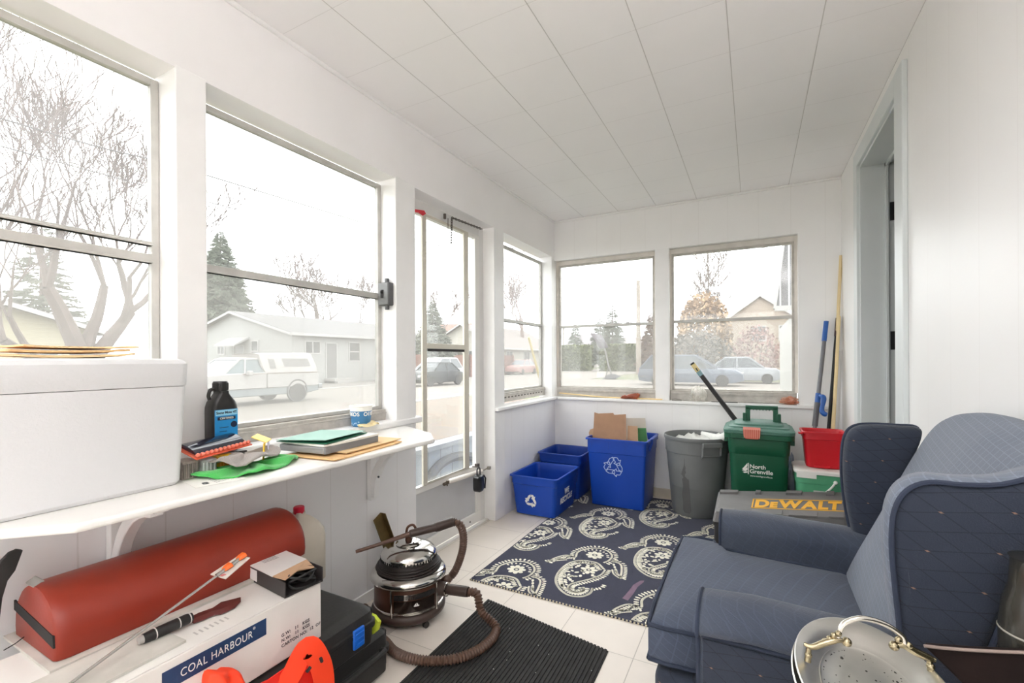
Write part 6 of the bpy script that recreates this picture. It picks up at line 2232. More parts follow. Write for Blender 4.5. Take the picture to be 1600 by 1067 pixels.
ob('folded_cloth', m, mat('maroon_cloth', (92, 34, 28), rough=0.6, var=0.2, nscale=30), um, smooth=60)

# opened small box with cables
ob_ = thing('product_box', 'small torn white and black box with a black cable inside, on the carton', 'box', (0.25, 0.90, CZ1 + 0.001))
A0 = onZ(383, 905, CZ1 + 0.002)
fl, fr = onZ(382, 902, CZ1 + 0.002), onZ(445, 935, CZ1 + 0.002)
u_ = Vector((0.92, 0.39, 0)).normalized() if False else (fr - fl)
bw = 0.135
u_ = Vector((u_.x, u_.y, 0)).normalized()
v_ = Vector((-u_.y, u_.x, 0))
if v_.y < 0:
    v_ = -v_
P0 = Vector((fl.x + 0.0, fl.y, CZ1 + 0.002))
L_, Wd, Hh = (fr - fl).length, 0.115, 0.042
P = lambda a, b, h: P0 + u_ * a + v_ * b + Vector((0, 0, h))
th = 0.003
m = M()
for a0, a1, b0, b1, h0, h1 in ((0, L_, 0, Wd, 0, th), (0, L_, 0, th, th, Hh), (0, L_, Wd - th, Wd, th, Hh), (0, th, th, Wd - th, th, Hh)):
    m.loft([[P(a0, b0, h0), P(a1, b0, h0), P(a1, b1, h0), P(a0, b1, h0)], [P(a0, b0, h1), P(a1, b0, h1), P(a1, b1, h1), P(a0, b1, h1)]])
ob('box_body', m, mat('box_black_print', (52, 48, 48), rough=0.5, var=0.1), ob_, smooth=0)
m = M()
m.loft([[P(-0.0005, -0.0005, Hh), P(L_ * 0.72, -0.0005, Hh), P(L_ * 0.62, Wd, Hh), P(-0.0005, Wd, Hh)], [P(-0.0005, -0.0005, Hh + th), P(L_ * 0.72, -0.0005, Hh + th), P(L_ * 0.62, Wd, Hh + th), P(-0.0005, Wd, Hh + th)]])
tp_ = ob('box_top', m, mat('box_white_print', (226, 224, 222), rough=0.5), ob_, smooth=0)
m = M()
for k in range(5):
    m.loft([[P(0.02 + k * 0.008, 0.03, Hh + th), P(0.023 + k * 0.008, 0.03, Hh + th), P(0.023 + k * 0.008, 0.075, Hh + th), P(0.02 + k * 0.008, 0.075, Hh + th)], [P(0.02 + k * 0.008, 0.03, Hh + th + 0.0003), P(0.023 + k * 0.008, 0.03, Hh + th + 0.0003), P(0.023 + k * 0.008, 0.075, Hh + th + 0.0003), P(0.02 + k * 0.008, 0.075, Hh + th + 0.0003)]])
ob('printed_lines', m, mat('ink_soft', (150, 150, 152)), tp_, smooth=0)
m = M()
m.loft([[P(L_ * 0.72, 0, Hh), P(L_ * 0.98, 0.004, Hh + 0.004), P(L_ * 0.93, 0.05, Hh + 0.012), P(L_ * 0.97, Wd * 0.8, Hh + 0.004), P(L_ * 0.62, Wd, Hh)],
        [P(L_ * 0.72, 0, Hh + 0.0025), P(L_ * 0.98, 0.004, Hh + 0.0065), P(L_ * 0.93, 0.05, Hh + 0.0145), P(L_ * 0.97, Wd * 0.8, Hh + 0.0065), P(L_ * 0.62, Wd, Hh + 0.0025)]])
ob('torn_flap', m, CARD2, ob_, smooth=0)
m = M().loft([[P(0.035 * 1.0, -0.0008, 0.006), P(0.072, -0.0008, 0.006), P(0.072, -0.0008, Hh - 0.005), P(0.035, -0.0008, Hh - 0.005)], [P(0.035, 0.0, 0.006), P(0.072, 0.0, 0.006), P(0.072, 0.0, Hh - 0.005), P(0.035, 0.0, Hh - 0.005)]])
ob('side_label', m, mat('box_white_print', (226, 224, 222)), ob_, smooth=0)
cbl = thing('black_cable', 'tangled black cable spilling out of the torn box', 'cable', P(L_, Wd / 2, 0.01))
rg = random.Random(4)
cp_ = [P(L_ * 0.55, Wd * 0.5, 0.02)]
for k in range(16):
    a = k * 1.35
    cp_.append(P(L_ * 0.93 + 0.024 * math.cos(a) + rg.uniform(-0.004, 0.008), Wd * 0.5 + 0.038 * math.sin(a), 0.028 + 0.019 * math.sin(a * 0.73)))
ob('cord', M().tube(spline(cp_, 6), 0.0034, 7), mat('cable_black', (22, 22, 23), rough=0.5), cbl)

# jug with red cap behind the bolster's right end
jg = thing('plastic_jug', 'cloudy white plastic jug with a red cap behind the end of the bolster', 'jug', (0.085, 1.13, 0.30))
JG = mat('jug_plastic', (206, 198, 184), rough=0.3, var=0.08)
m = M()
jc = (0.095, 1.115, 0.302)
m.loft([[(jc[0] + a * 0.075 * k, jc[1] + b * 0.070 * k, jc[2] + z) for a, b in rrect(-1, 1, -1, 1, 0.4, 5)] for z, k in ((0, 0.92), (0.006, 1), (0.165, 1), (0.19, 0.95), (0.215, 0.75), (0.235, 0.45), (0.245, 0.25), (0.255, 0.24))])
ob('jug_body', m, JG, jg, smooth=60)
ob('cap', M().lathe([(0.0185, 0.25), (0.019, 0.254), (0.019, 0.272), (0.016, 0.275), (0.001, 0.2755)], jc, 20), mat('cap_red', (206, 30, 60), rough=0.4), jg)

# tool cases under the carton
CASE = mat('tool_case_black', (42, 41, 40), rough=0.55, var=0.15, nscale=8, bump=0.15, bscale=120)


def tool_case(name, label, x0, x1, y0, y1, z0, z1, latches, rib=True):
    t = thing(name, label, 'tool case', ((x0 + x1) / 2, (y0 + y1) / 2, z0))
    zm = z0 + (z1 - z0) * 0.55
    m = M()
    m.loft([[(x, y, z) for x, y in rrect(x0 + k, x1 - k, y0 + k, y1 - k, 0.025, 4)] for z, k in ((z0 + 0.0005, 0.014), (z0 + 0.012, 0.002), (zm - 0.012, 0.0), (zm - 0.010, -0.006), (zm - 0.001, -0.006))])
    ob('lower_shell', m, CASE, t, smooth=30)
    m = M()
    m.loft([[(x, y, z) for x, y in rrect(x0 + k, x1 - k, y0 + k, y1 - k, 0.025, 4)] for z, k in ((zm + 0.001, -0.006), (zm + 0.010, -0.006), (zm + 0.012, 0.0), (z1 - 0.02, 0.004), (z1 - 0.006, 0.016), (z1 - 0.0005, 0.03))])
    ob('lid', m, CASE, t, smooth=30)
    m = M()
    if rib:
        n = 5
        for k in range(n):
            xx = x0 + 0.03 + k * (x1 - x0 - 0.06) / (n - 1)
            m.box(xx - 0.012, xx + 0.012, y1 - 0.02, y1 + 0.004, z0 + 0.02, z1 - 0.02)
        ob('corner_rib', m, CASE, t, bevel=0.003)
    return t


tc1 = tool_case('tool_case', 'black tool case with a blue latch under the white carton', 0.03, 0.452, 0.35, 1.135, 0.165, 0.300, 1)
c = onX(559, 965, 0.46)
m = M().obox((0.4585, 1.055, 0.228), (0.010, 0.045, 0.062))
lt1 = ob('latch', m, mat('latch_blue', (24, 104, 206), rough=0.4), tc1, bevel=0.004, label='blue latch')
m = M()
for k in range(3):
    m.obox((0.4645, 1.055, 0.212 + k * 0.016), (0.003, 0.034, 0.005))
ob('latch_rib', m, mat('latch_blue', (24, 104, 206)), lt1, bevel=0.001)
tc2 = tool_case('tool_case', 'lower black tool case resting on the floor beside the vacuum cleaner', 0.03, 0.420, 0.30, 1.235, 0.0, 0.1645, 0)
m = M().tube(spline([(0.432, 0.98, 0.11), (0.455, 0.99, 0.115), (0.458, 1.08, 0.115), (0.455, 1.17, 0.115), (0.432, 1.18, 0.11)], 5), 0.009, 8)
ob('carry_handle', m, CASE, tc2)
# lime tag hanging at the case corner
lg = thing('lime_tag', 'lime green cloth scrap between the blue latch case and the vacuum cleaner', 'cloth scrap', (0.46, 1.15, 0.2))
cc_ = [onY(574, 958, 1.14), onY(583, 962, 1.14), onY(591, 972, 1.14), onY(588, 985, 1.14), onY(580, 992, 1.14), onY(573, 978, 1.14)]
m = M().loft([cc_, [p + Vector((0.004, 0.010, 0)) for p in cc_]])
ob('scrap_body', m, mat('lime_green', (196, 214, 62), rough=0.6, var=0.12, nscale=40), lg, smooth=60)
# bright orange strap vest in front of the carton
OR = mat('fluorescent_orange', (255, 66, 26), rough=0.6, var=0.06, nscale=8)
ov = thing('orange_harness', 'bright orange slotted plastic band hanging in front of the carton', 'band', (0.52, 0.8, 0.2))


def ribbon(m, pts, w, th, up):
    pts = spline(pts, 8)
    rings = []
    for i, p in enumerate(pts):
        d = (pts[min(i + 1, len(pts) - 1)] - pts[max(i - 1, 0)]).normalized()
        s = d.cross(Vector(up)).normalized()
        n = s.cross(d).normalized()
        ww = w[min(i * len(w) // len(pts), len(w) - 1)] if isinstance(w, (list, tuple)) else w
        rings.append([p - s * ww / 2 - n * th / 2, p + s * ww / 2 - n * th / 2, p + s * ww / 2 + n * th / 2, p - s * ww / 2 + n * th / 2])
    m.loft(rings)
    return m


m = M()
OX = 0.50
ribbon(m, [onX(430, 1092, OX), onX(455, 1055, OX + 0.01), onX(480, 1012, OX + 0.03), onX(500, 1035, OX + 0.04), onX(507, 1070, OX + 0.03), onX(505, 1110, OX)], 0.055, 0.003, (0.9, -0.3, 0.15))
ob('hoop_band', m, OR, ov, smooth=60)
m = M()
q = [onX(372, 1085, OX), onX(420, 1062, OX), onX(452, 1040, OX), onX(462, 1015, OX), onX(480, 1008, OX), onX(498, 1050, OX), onX(500, 1100, OX), onX(420, 1120, OX)]
m.loft([q, [p + Vector((-0.004, 0, 0)) for p in q]])
ob('inner_panel', m, mat('orange_shade', (236, 40, 24), rough=0.6, var=0.06), ov, smooth=0)
m = M()
for u, v, dv in ((501, 1028, 6), (479, 1050, 0)):
    p = onX(u, v, OX + 0.052)
    m.tube([p, p + Vector((0, 0.004 if dv else 0.012, -0.012 if dv else 0.006))], 0.0042, 8)
ob('slot', m, DARKGAP, ov)
oc = thing('orange_cloth', 'bright orange fabric item at the foot of the carton, left of the slotted band', 'fabric', (0.52, 0.62, 0.35))
m = M()
OX2 = 0.50
q = [onX(322, 1085, OX2), onX(326, 1052, OX2), onX(345, 1047, OX2), onX(356, 1045, OX2), onX(368, 1046, OX2), onX(384, 1072, OX2), onX(384, 1095, OX2), onX(340, 1100, OX2)]
m.puff(sp2([(p.y, p.z) for p in q], 4), lambda a, b, h: (OX2 + h + 0.006 * math.sin(a * 160), a, b), -0.02, 0.02, 0.012, 0.006)
ob('fabric_body', m, OR, oc, smooth=70)
# black paddle blade at the left edge
pd = thing('black_paddle', 'black tapered blade leaning on the wall at the left edge', 'paddle', (0.05, 0.36, 0.5))
q = [onX(34, 858, 0.04), onX(24, 857, 0.04), onX(12, 862, 0.04), onX(-2, 876, 0.04), onX(-22, 930, 0.04), onX(-20, 1010, 0.03), onX(-8, 1010, 0.03), onX(2, 932, 0.04), onX(10, 906, 0.04), onX(22, 890, 0.04)]
m = M().loft([q, [p + Vector((0.010, 0, 0)) for p in q]])
ob('blade', m, mat('paddle_black', (38, 37, 36), rough=0.5), pd, bevel=0.002)

# yellow-brown bottle-like tool leaning on wall behind the vacuum
dp = thing('dustpan', 'tarnished metal dustpan standing against the wall behind the vacuum cleaner', 'dustpan', (0.03, 1.65, 0.0))
q = [onX(583, 812, 0.03), onX(594, 801, 0.03), onX(613, 838, 0.05), onX(601, 848, 0.05)]
q2 = [onX(583, 812, 0.03), onX(594, 801, 0.03)]
m = M()
b0, b1 = onX(594, 801, 0.02), onX(583, 813, 0.02)
dv = Vector((0.055, 0.10, -0.34))
m.loft([[b0, b1, b1 + dv * 0.9, b0 + dv * 0.9], [b0 + Vector((0.006, 0, 0)), b1 + Vector((0.006, 0, 0)), b1 + dv * 0.9 + Vector((0.006, 0, 0)), b0 + dv * 0.9 + Vector((0.006, 0, 0))]])
m.loft([[b0, b0 + Vector((0.03, 0.0, 0)), b0 + dv * 0.9 + Vector((0.03, 0, 0)), b0 + dv * 0.9], [b0 + Vector((0, 0.004, 0)), b0 + Vector((0.03, 0.004, 0)), b0 + dv * 0.9 + Vector((0.03, 0.004, 0)), b0 + dv * 0.9 + Vector((0, 0.004, 0))]])
ob('pan', m, mat('tarnished_metal', (120, 100, 62), rough=0.4, metal=0.6, var=0.3, nscale=12), dp, smooth=0)

# ================================================================ VACUUM CLEANER
VX, VY = 0.235, 1.555
vc = thing('canister_vacuum', 'vintage brown and chrome canister vacuum cleaner with ribbed brown hose', 'vacuum cleaner', (VX, VY, 0.0))
CHR = mat('chrome', (214, 212, 208), rough=0.12, metal=1.0, var=0.03)
BRN = mat('vacuum_brown', (84, 52, 38), rough=0.35, metal=0.3, var=0.2, nscale=3)
BRP = mat('brown_plastic', (66, 52, 46), rough=0.45, var=0.1)
VC = (VX, VY, 0)
ob('base', M().lathe([(0.10, 0.022), (0.145, 0.026), (0.156, 0.036), (0.158, 0.052), (0.150, 0.062), (0.143, 0.066)], VC, 56), BRP, vc, smooth=50)
ob('tank', M().lathe([(0.143, 0.0665), (0.1465, 0.075), (0.1465, 0.165), (0.144, 0.172)], VC, 56), BRN, vc, smooth=50)
ob('lower_ring', M().lathe([(0.1470, 0.068), (0.150, 0.070), (0.150, 0.076), (0.1470, 0.078)], VC, 56, cap=False), CHR, vc, smooth=50)
ob('chrome_ring', M().lathe([(0.144, 0.1725), (0.156, 0.174), (0.1615, 0.181), (0.1615, 0.192), (0.157, 0.200), (0.150, 0.206), (0.140, 0.212)], VC, 56), CHR, vc, smooth=50)
ob('cord_well', M().lathe([(0.128, 0.2125), (0.112, 0.218), (0.108, 0.250)], VC, 48), BRP, vc, smooth=50)
m = M()
pts = []
for k in range(0, 8 * 28 + 1):
    a = 2 * math.pi * k / 28
    i = k / 28
    pts.append(Vector((VX + (0.128 - 0.0015 * i) * math.cos(a), VY + (0.128 - 0.0015 * i) * math.sin(a), 0.2205 + 0.0048 * i * 0.9 + 0.0015 * math.sin(a * 3 + i))))
m.tube(pts, 0.0042, 7)
for j in range(3):
    pts = [Vector((VX + (0.137 - 0.004 * j) * math.cos(a), VY + (0.137 - 0.004 * j) * math.sin(a), 0.2185 + 0.007 * j + 0.003 * math.sin(a * 2 + j))) for a in [2 * math.pi * k / 40 for k in range(41)]]
    m.tube(pts, 0.0042, 7, cap=False)
ob('wound_cord', m, mat('cord_black_brown', (44, 36, 34), rough=0.5), vc)
ob('dome', M().lathe([(0.112, 0.2505), (0.1195, 0.253), (0.1200, 0.268), (0.1165, 0.280), (0.104, 0.293), (0.082, 0.303), (0.055, 0.309), (0.035, 0.311), (0.001, 0.3115)], VC, 56), CHR, vc, smooth=60)
m = M()
for k in range(56):
    a = 2 * math.pi * k / 56
    R = Matrix.Rotation(a, 3, 'Z')
    m.obox(Vector(VC) + R @ Vector((0.1203, 0, 0.2605)), (0.002, 0.0055, 0.011), R)
ob('vent_slot', m, DARKGAP, vc)
ob('dome_collar', M().lathe([(0.052, 0.3095), (0.056, 0.313), (0.050, 0.320), (0.034, 0.323), (0.001, 0.3235)], VC, 40), CHR, vc, smooth=50)
# front panel, grille and side strips (facing the camera)
fa = math.atan2(-VY, CAM.x - VX)


def on_cyl(a, r, z):
    return Vector((VX + r * math.cos(a), VY + r * math.sin(a), z))


def cyl_patch(m, a0, a1, z0, z1, r, th_=0.002, n=14):
    rings = []
    for k in range(n + 1):
        a = a0 + (a1 - a0) * k / n
        rings.append([on_cyl(a, r, z0), on_cyl(a, r + th_, z0), on_cyl(a, r + th_, z1), on_cyl(a, r, z1)])
    m.loft(rings)
    return m


g0, g1 = fa - 0.42, fa + 0.78
pnl = ob('front_panel', cyl_patch(M(), g0, g1, 0.082, 0.128, 0.1466), mat('panel_gloss_black', (38, 28, 24), rough=0.12, coat=0.8, var=0.2), vc, smooth=60)
ob('panel_trim', cyl_patch(M(), g0, g1, 0.0785, 0.0822, 0.1466, 0.0032), CHR, pnl, smooth=60)
gr_ = ob('grille', cyl_patch(M(), g0, g1, 0.133, 0.156, 0.1466, 0.0030), CHR, vc, smooth=60)
m = M()
for k in range(32):
    a = g0 + 0.02 + (g1 - g0 - 0.04) * k / 31
    R = Matrix.Rotation(a, 3, 'Z')
    m.obox(on_cyl(a, 0.1498, 0.1445), (0.0014, 0.0030, 0.017), R)
ob('grille_slot', m, DARKGAP, gr_)
m = M()
ac = fa + 0.2
m.prism([(-0.012, 0.0), (0.012, 0.0), (0.010, -0.003), (-0.008, -0.003)], lambda p, q, h: on_cyl(ac + p / 0.149, 0.1488 + h, 0.108 + q), 0, 0.0008)
m.prism([(-0.010, 0.001), (-0.002, 0.001), (-0.002, 0.010)], lambda p, q, h: on_cyl(ac + p / 0.149, 0.1488 + h, 0.108 + q), 0, 0.0008)
m.prism([(0.0, 0.001), (0.009, 0.001), (0.001, 0.012)], lambda p, q, h: on_cyl(ac + p / 0.149, 0.1488 + h, 0.108 + q), 0, 0.0008)
ob('ship_emblem', m, PAPER, pnl, smooth=0)
for a in (g0 - 0.06, g1 + 0.06):
    m = M()
    m.tube([on_cyl(a, 0.152, 0.062), on_cyl(a, 0.1545, 0.09), on_cyl(a, 0.1545, 0.165), on_cyl(a, 0.153, 0.176)], 0.0042, 8)
    ob('chrome_strip', m, CHR, vc)
for k in range(4):
    a = fa + 0.5 + k * math.pi / 2
    c = on_cyl(a, 0.140, 0.0135)
    w = ob('caster', M().lathe([(0.004, -0.007), (0.013, -0.007), (0.013, 0.007), (0.004, 0.007)], c, 16, R=Matrix.Rotation(a, 3, 'Z') @ Matrix.Rotation(math.pi / 2, 3, 'Y')).tube([c + Vector((0, 0, 0.006)), c + Vector((0, 0, 0.026))], 0.006, 8), mat('caster_dark', (48, 44, 42), rough=0.5), vc)
# hose port on the right side
pa_ = math.atan2(0.55, 1.0) - 0.35
p0 = on_cyl(pa_, 0.142, 0.135)
p1 = on_cyl(pa_, 0.185, 0.137)
ob('hose_port', M().tube([p0, p0.lerp(p1, 0.75), p1], [0.030, 0.028, 0.026], 20), BRP, vc, smooth=50)
ob('port_ring', M().tube([p1, p1 + (p1 - p0).normalized() * 0.004], 0.0285, 20), CHR, vc)
dpt = (p1 - p0).normalized()
# centre handle
hz = 0.324
m = M()
hd = Vector((0.80, 0.60, 0)).normalized()
m.tube([Vector((VX, VY, hz - 0.004)), Vector((VX, VY, hz + 0.03))], [0.016, 0.012], 12)
m.tube(spline([Vector((VX, VY, hz + 0.022)) - hd * 0.012, Vector((VX, VY, hz + 0.055)) - hd * 0.004, Vector((VX, VY, hz + 0.064)) + hd * 0.018, Vector((VX, VY, hz + 0.045)) + hd * 0.03, Vector((VX, VY, hz + 0.02)) + hd * 0.022], 6), 0.0055, 8)
ob('handle_bracket', m, mat('rusty_brown', (92, 60, 46), rough=0.45, metal=0.5, var=0.2, nscale=20), vc)
# the hose: from the port, loops down on the mat in front and under, and up to the wand end
hp = [p1 + dpt * 0.002, p1 + dpt * 0.05]
ob('hose_cuff', M().tube([p1 + dpt * 0.005, p1 + dpt * 0.012, p1 + dpt * 0.085, p1 + dpt * 0.10], [0.019, 0.0215, 0.0215, 0.020], 18), BRP, vc, smooth=50)
e = p1 + dpt * 0.10
HM = mat('hose_brown', (96, 72, 60), rough=0.45, var=0.08)
r_h = 0.0185
path = spline([e, e + dpt * 0.04 + Vector((0, 0, -0.004)), onY(752, 955, 1.58) + Vector((0, 0, 0.0)), Vector((0.665, 1.575, 0.040)), Vector((0.668, 1.47, r_h + 0.009)), Vector((0.61, 1.36, r_h + 0.009)), Vector((0.50, 1.300, r_h + 0.007)), Vector((0.39, 1.300, r_h + 0.002)), Vector((0.300, 1.335, r_h + 0.001)), Vector((0.20, 1.36, r_h)), Vector((0.09, 1.40, r_h)), Vector((0.05, 1.48, r_h))], 14)
m = M()
hose(m, path, r_h, 0.0115, 0.30, 14)
ob('floor_hose', m, HM, vc, smooth=80)
# upper hose: from behind the port up to the wand resting on the handle
q = 1.66
up0 = on_cyl(pa_ + 0.32, 0.165, 0.150)
upath = spline([up0, onY(700, 905, 1.72), onY(712, 890, 1.74), onY(722, 862, 1.74), onY(724, 838, 1.73), onY(719, 820, 1.71), onY(708, 815, 1.69)], 12)
m = M()
hose(m, upath, 0.0185, 0.0115, 0.30, 14)
ob('upper_hose', m, HM, vc, smooth=80)
c0, c1, c2 = onY(708, 815, 1.69), onY(680, 824, 1.62), onY(640, 834, 1.53)
ob('wand_cuff', M().tube([c0, c0.lerp(c1, 0.8), c1], [0.020, 0.0215, 0.0195], 18), BRP, vc, smooth=50)
ob('wand_cuff', M().tube([c1, c1.lerp(c2, 0.05), c1.lerp(c2, 0.9), c2], [0.0185, 0.0175, 0.0165, 0.014], 18), BRP, vc, smooth=50)
ob('wand_tip', M().tube([c2, onY(600, 848, 1.45), onY(556, 862, 1.37)], [0.0105, 0.0078, 0.0070], 12), mat('wand_brown', (104, 76, 64), rough=0.4), vc)

# ================================================================ ARMCHAIR
def fabric(name, c, seed, lines=0.5, lc=None, dots=True, worn=None):
    k = mat(name, c, rough=0.92, col2=worn, var=0.12, nscale=4.5, bump=0.35, bscale=500, sheen=0.12)
    n, l = k.node_tree.nodes, k.node_tree.links
    # woven diamond lattice
    t = n.new('ShaderNodeTexCoord')
    mp = n.new('ShaderNodeMapping')
    mp.inputs['Rotation'].default_value = (math.radians(45), math.radians(45), math.radians(45))
    l.new(t.outputs['Object'], mp.inputs['Vector'])
    ms = [line_mask(k, a, 0.016, 0.0011, 0, vec=mp.outputs['Vector']) for a in (0, 1)]
    if name != 'upholstery_dark':
        return add_lines(k, ms, lc or tuple(min(255, int(q * 1.25 + 14)) for q in c), lines, 0.25, 0.0015)
    ms, wide = [], []
    for ang in (-38, 8):
        mp = n.new('ShaderNodeMapping')
        mp.inputs['Rotation'].default_value = (0, math.radians(ang), 0)
        l.new(t.outputs['Object'], mp.inputs['Vector'])
        ms.append(line_mask(k, 2, 0.030, 0.0011, 0, vec=mp.outputs['Vector']))
        wide.append(line_mask(k, 2, 0.060, 0.0018, 0, vec=mp.outputs['Vector']))
    add_lines(k, ms, lc, 0.75, 0.3, 0.0015)
    mm = n.new('ShaderNodeMath')
    mm.operation = 'MINIMUM'
    l.new(wide[0], mm.inputs[0])
    l.new(wide[1], mm.inputs[1])
    return add_lines(k, [mm.outputs[0]], (150, 112, 92), 0.8, 0)


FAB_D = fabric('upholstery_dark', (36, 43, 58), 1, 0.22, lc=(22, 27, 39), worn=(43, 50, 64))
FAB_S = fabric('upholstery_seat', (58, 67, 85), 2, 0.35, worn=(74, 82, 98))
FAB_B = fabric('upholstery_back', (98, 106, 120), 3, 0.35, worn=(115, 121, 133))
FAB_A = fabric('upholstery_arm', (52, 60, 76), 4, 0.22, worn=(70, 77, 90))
PIPE = mat('upholstery_piping', (44, 52, 70), rough=0.9, var=0.2, nscale=12)
ac = thing('wing_armchair', 'worn blue upholstered wing armchair facing the windows', 'armchair', (1.68, 1.35, 0.0))

# base
m = M()
m.puff(rrect(1.372, 1.90, 1.062, 1.66, 0.02), lambda a, b, h: (a, b, h), 0.09, 0.405, 0.02, 0.0)
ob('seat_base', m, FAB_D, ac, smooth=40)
# T cushion
T_ = [(1.356, 1.085), (1.352, 1.20), (1.350, 1.375), (1.352, 1.55), (1.356, 1.668), (1.40, 1.676), (1.455, 1.672), (1.466, 1.625), (1.50, 1.612), (1.65, 1.600), (1.80, 1.590), (1.815, 1.58), (1.815, 1.13), (1.80, 1.12), (1.65, 1.105), (1.50, 1.095), (1.47, 1.088), (1.45, 1.080), (1.40, 1.076)]


def dens(p, n=4):
    out = []
    for a, b in zip(p, p[1:] + p[:1]):
        for k in range(n):
            out.append((a[0] + (b[0] - a[0]) * k / n, a[1] + (b[1] - a[1]) * k / n))
    return out


m = M()
m.puff(dens(T_, 3), lambda a, b, h: (a, b, h), 0.412, 0.502, 0.018, 0.022, ctr=(1.58, 1.37), top_only=True)
cu = ob('seat_cushion', m, FAB_S, ac, smooth=60)
for z in (0.498, 0.418):
    pts = [Vector((x, y, z + 0.003 * math.sin(x * 30 + y * 20))) for x, y in dens(T_, 3)]
    pts.append(pts[0])
    ob('piping', M().tube(pts, 0.0048, 7, cap=False), PIPE, cu)


def arm(sec, x0, x1, dz):
    m = M()
    rings = []
    cy = sum(p[0] for p in sec) / len(sec)
    for x, k, d in ((x0, 0.90, -0.008), (x0 + 0.004, 0.965, -0.003), (x0 + 0.014, 1.0, 0), (x0 + 0.10, 1.0, 0.006), ((x0 + x1) / 2, 0.97, 0.002), (x1, 0.95, dz)):
        rings.append([(x, cy + (p[0] - cy) * k, p[1] + (d if p[1] > 0.5 else 0)) for p in sec])
    m.loft(rings)
    return m


near = [(1.064, 0.10), (1.066, 0.40), (1.068, 0.54), (1.074, 0.575), (1.072, 0.603), (1.058, 0.622), (1.032, 0.632), (1.00, 0.634), (0.968, 0.628), (0.946, 0.614), (0.936, 0.596), (0.938, 0.584), (0.952, 0.576), (0.956, 0.56), (0.956, 0.30), (0.956, 0.10)]
far = [(2 * 1.3375 - y, z) for y, z in near]
far = [(y + 0.005, z - 0.028 * max(0, (z - 0.3) / 0.33)) for y, z in far]
for sec, x0, x1, nm in ((near, 1.474, 1.93, 'n'), (list(reversed(far)), 1.474, 1.93, 'f')):
    a = ob('arm', arm(sec, x0, x1, -0.004), FAB_A if nm == 'n' else FAB_A, ac, smooth=60)
    pts = [Vector((x0 + 0.003, (sum(p[0] for p in sec) / len(sec)) + (p[0] - sum(q[0] for q in sec) / len(sec)) * 0.965, p[1] - 0.003)) for p in sec]
    ob('piping', M().tube(pts, 0.0042, 7), PIPE, a)
    s = -1 if nm == 'n' else 1
    yl = 0.9505 if nm == 'n' else 1.7295
    dz_ = 0 if nm == 'n' else -0.024
    ob('piping', M().tube([Vector((x0 + 0.01, yl, 0.578 + dz_)), Vector((1.62, yl, 0.580 + dz_)), Vector((1.78, yl, 0.588 + dz_))], 0.004, 7), PIPE, a)
    # darker outside panel below the roll
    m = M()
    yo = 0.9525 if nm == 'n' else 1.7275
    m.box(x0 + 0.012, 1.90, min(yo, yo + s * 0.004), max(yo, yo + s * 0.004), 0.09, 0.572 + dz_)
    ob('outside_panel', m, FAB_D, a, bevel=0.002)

# inner back
UPV = Vector((0.393, 0, 0.9195))
NRM = Vector((-0.9195, 0, 0.393))
B0 = Vector((1.790, 0, 0.44))
bo_ = sp2([(0.985, 0.02), (0.985, 0.25), (0.985, 0.45), (1.03, 0.55), (1.14, 0.590), (1.30, 0.606), (1.44, 0.602), (1.56, 0.578), (1.625, 0.53), (1.645, 0.44), (1.645, 0.25), (1.64, 0.02), (1.5, -0.01), (1.3, -0.01), (1.1, -0.01)], 5)
m = M()
m.puff(bo_, lambda a, b, h: B0 + Vector((0, a, 0)) + UPV * b + NRM * h, -0.065, 0.0, 0.03, 0.035, ctr=(1.3125, 0.30), top_only=True, steps=9)
ib = ob('inner_back', m, FAB_B, ac, smooth=70)
# outer back
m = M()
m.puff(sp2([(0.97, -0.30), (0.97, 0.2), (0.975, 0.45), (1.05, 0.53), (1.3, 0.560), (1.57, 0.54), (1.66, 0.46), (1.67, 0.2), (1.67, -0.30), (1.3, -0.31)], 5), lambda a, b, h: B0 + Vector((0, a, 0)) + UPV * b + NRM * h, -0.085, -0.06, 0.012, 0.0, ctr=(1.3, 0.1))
ob('outer_back', m, mat('back_olive', (46, 46, 38), rough=0.9, var=0.1), ac, smooth=60, label='dark olive outer back')

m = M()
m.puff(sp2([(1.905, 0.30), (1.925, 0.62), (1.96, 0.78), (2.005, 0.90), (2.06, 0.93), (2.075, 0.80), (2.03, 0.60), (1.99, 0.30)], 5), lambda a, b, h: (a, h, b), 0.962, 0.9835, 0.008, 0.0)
ob('side_olive', m, MATS['back_olive'], ac, smooth=60)  # dark olive slab over the near side of the back
# wings: outline in (x,z)
nw = sp2([(1.779, 0.585), (1.782, 0.66), (1.776, 0.74), (1.772, 0.81), (1.776, 0.865), (1.792, 0.900), (1.820, 0.917), (1.860, 0.918), (1.905, 0.924), (1.955, 0.945), (1.985, 0.940), (1.965, 0.88), (1.935, 0.80), (1.900, 0.70), (1.870, 0.60), (1.83, 0.572)], 4)
m = M()
m.puff(nw, lambda a, b, h: (a, h, b), 1.002, 0.946, 0.020, 0.004, ctr=(1.86, 0.76))
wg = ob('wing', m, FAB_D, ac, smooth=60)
m = M()
rim = [Vector((x, 0.974, z)) for x, z in nw[4:44]]
rings = []
cxy = (1.87, 0.76)
for p in rim:
    d = Vector((p.x - cxy[0], 0, p.z - cxy[1])).normalized()
    rings.append([p - d * 0.004 + Vector((0, -0.024, 0)), p + d * 0.0035 + Vector((0, -0.020, 0)), p + d * 0.0055, p + d * 0.0035 + Vector((0, 0.022, 0)), p - d * 0.004 + Vector((0, 0.028, 0))])
m.loft(rings)
ob('wing_rim', m, FAB_B, wg, smooth=70)
pts = [Vector((1.87 + (x - 1.87) * 0.985, 0.9485, 0.76 + (z - 0.76) * 0.985)) for x, z in nw]
pts.append(pts[0])
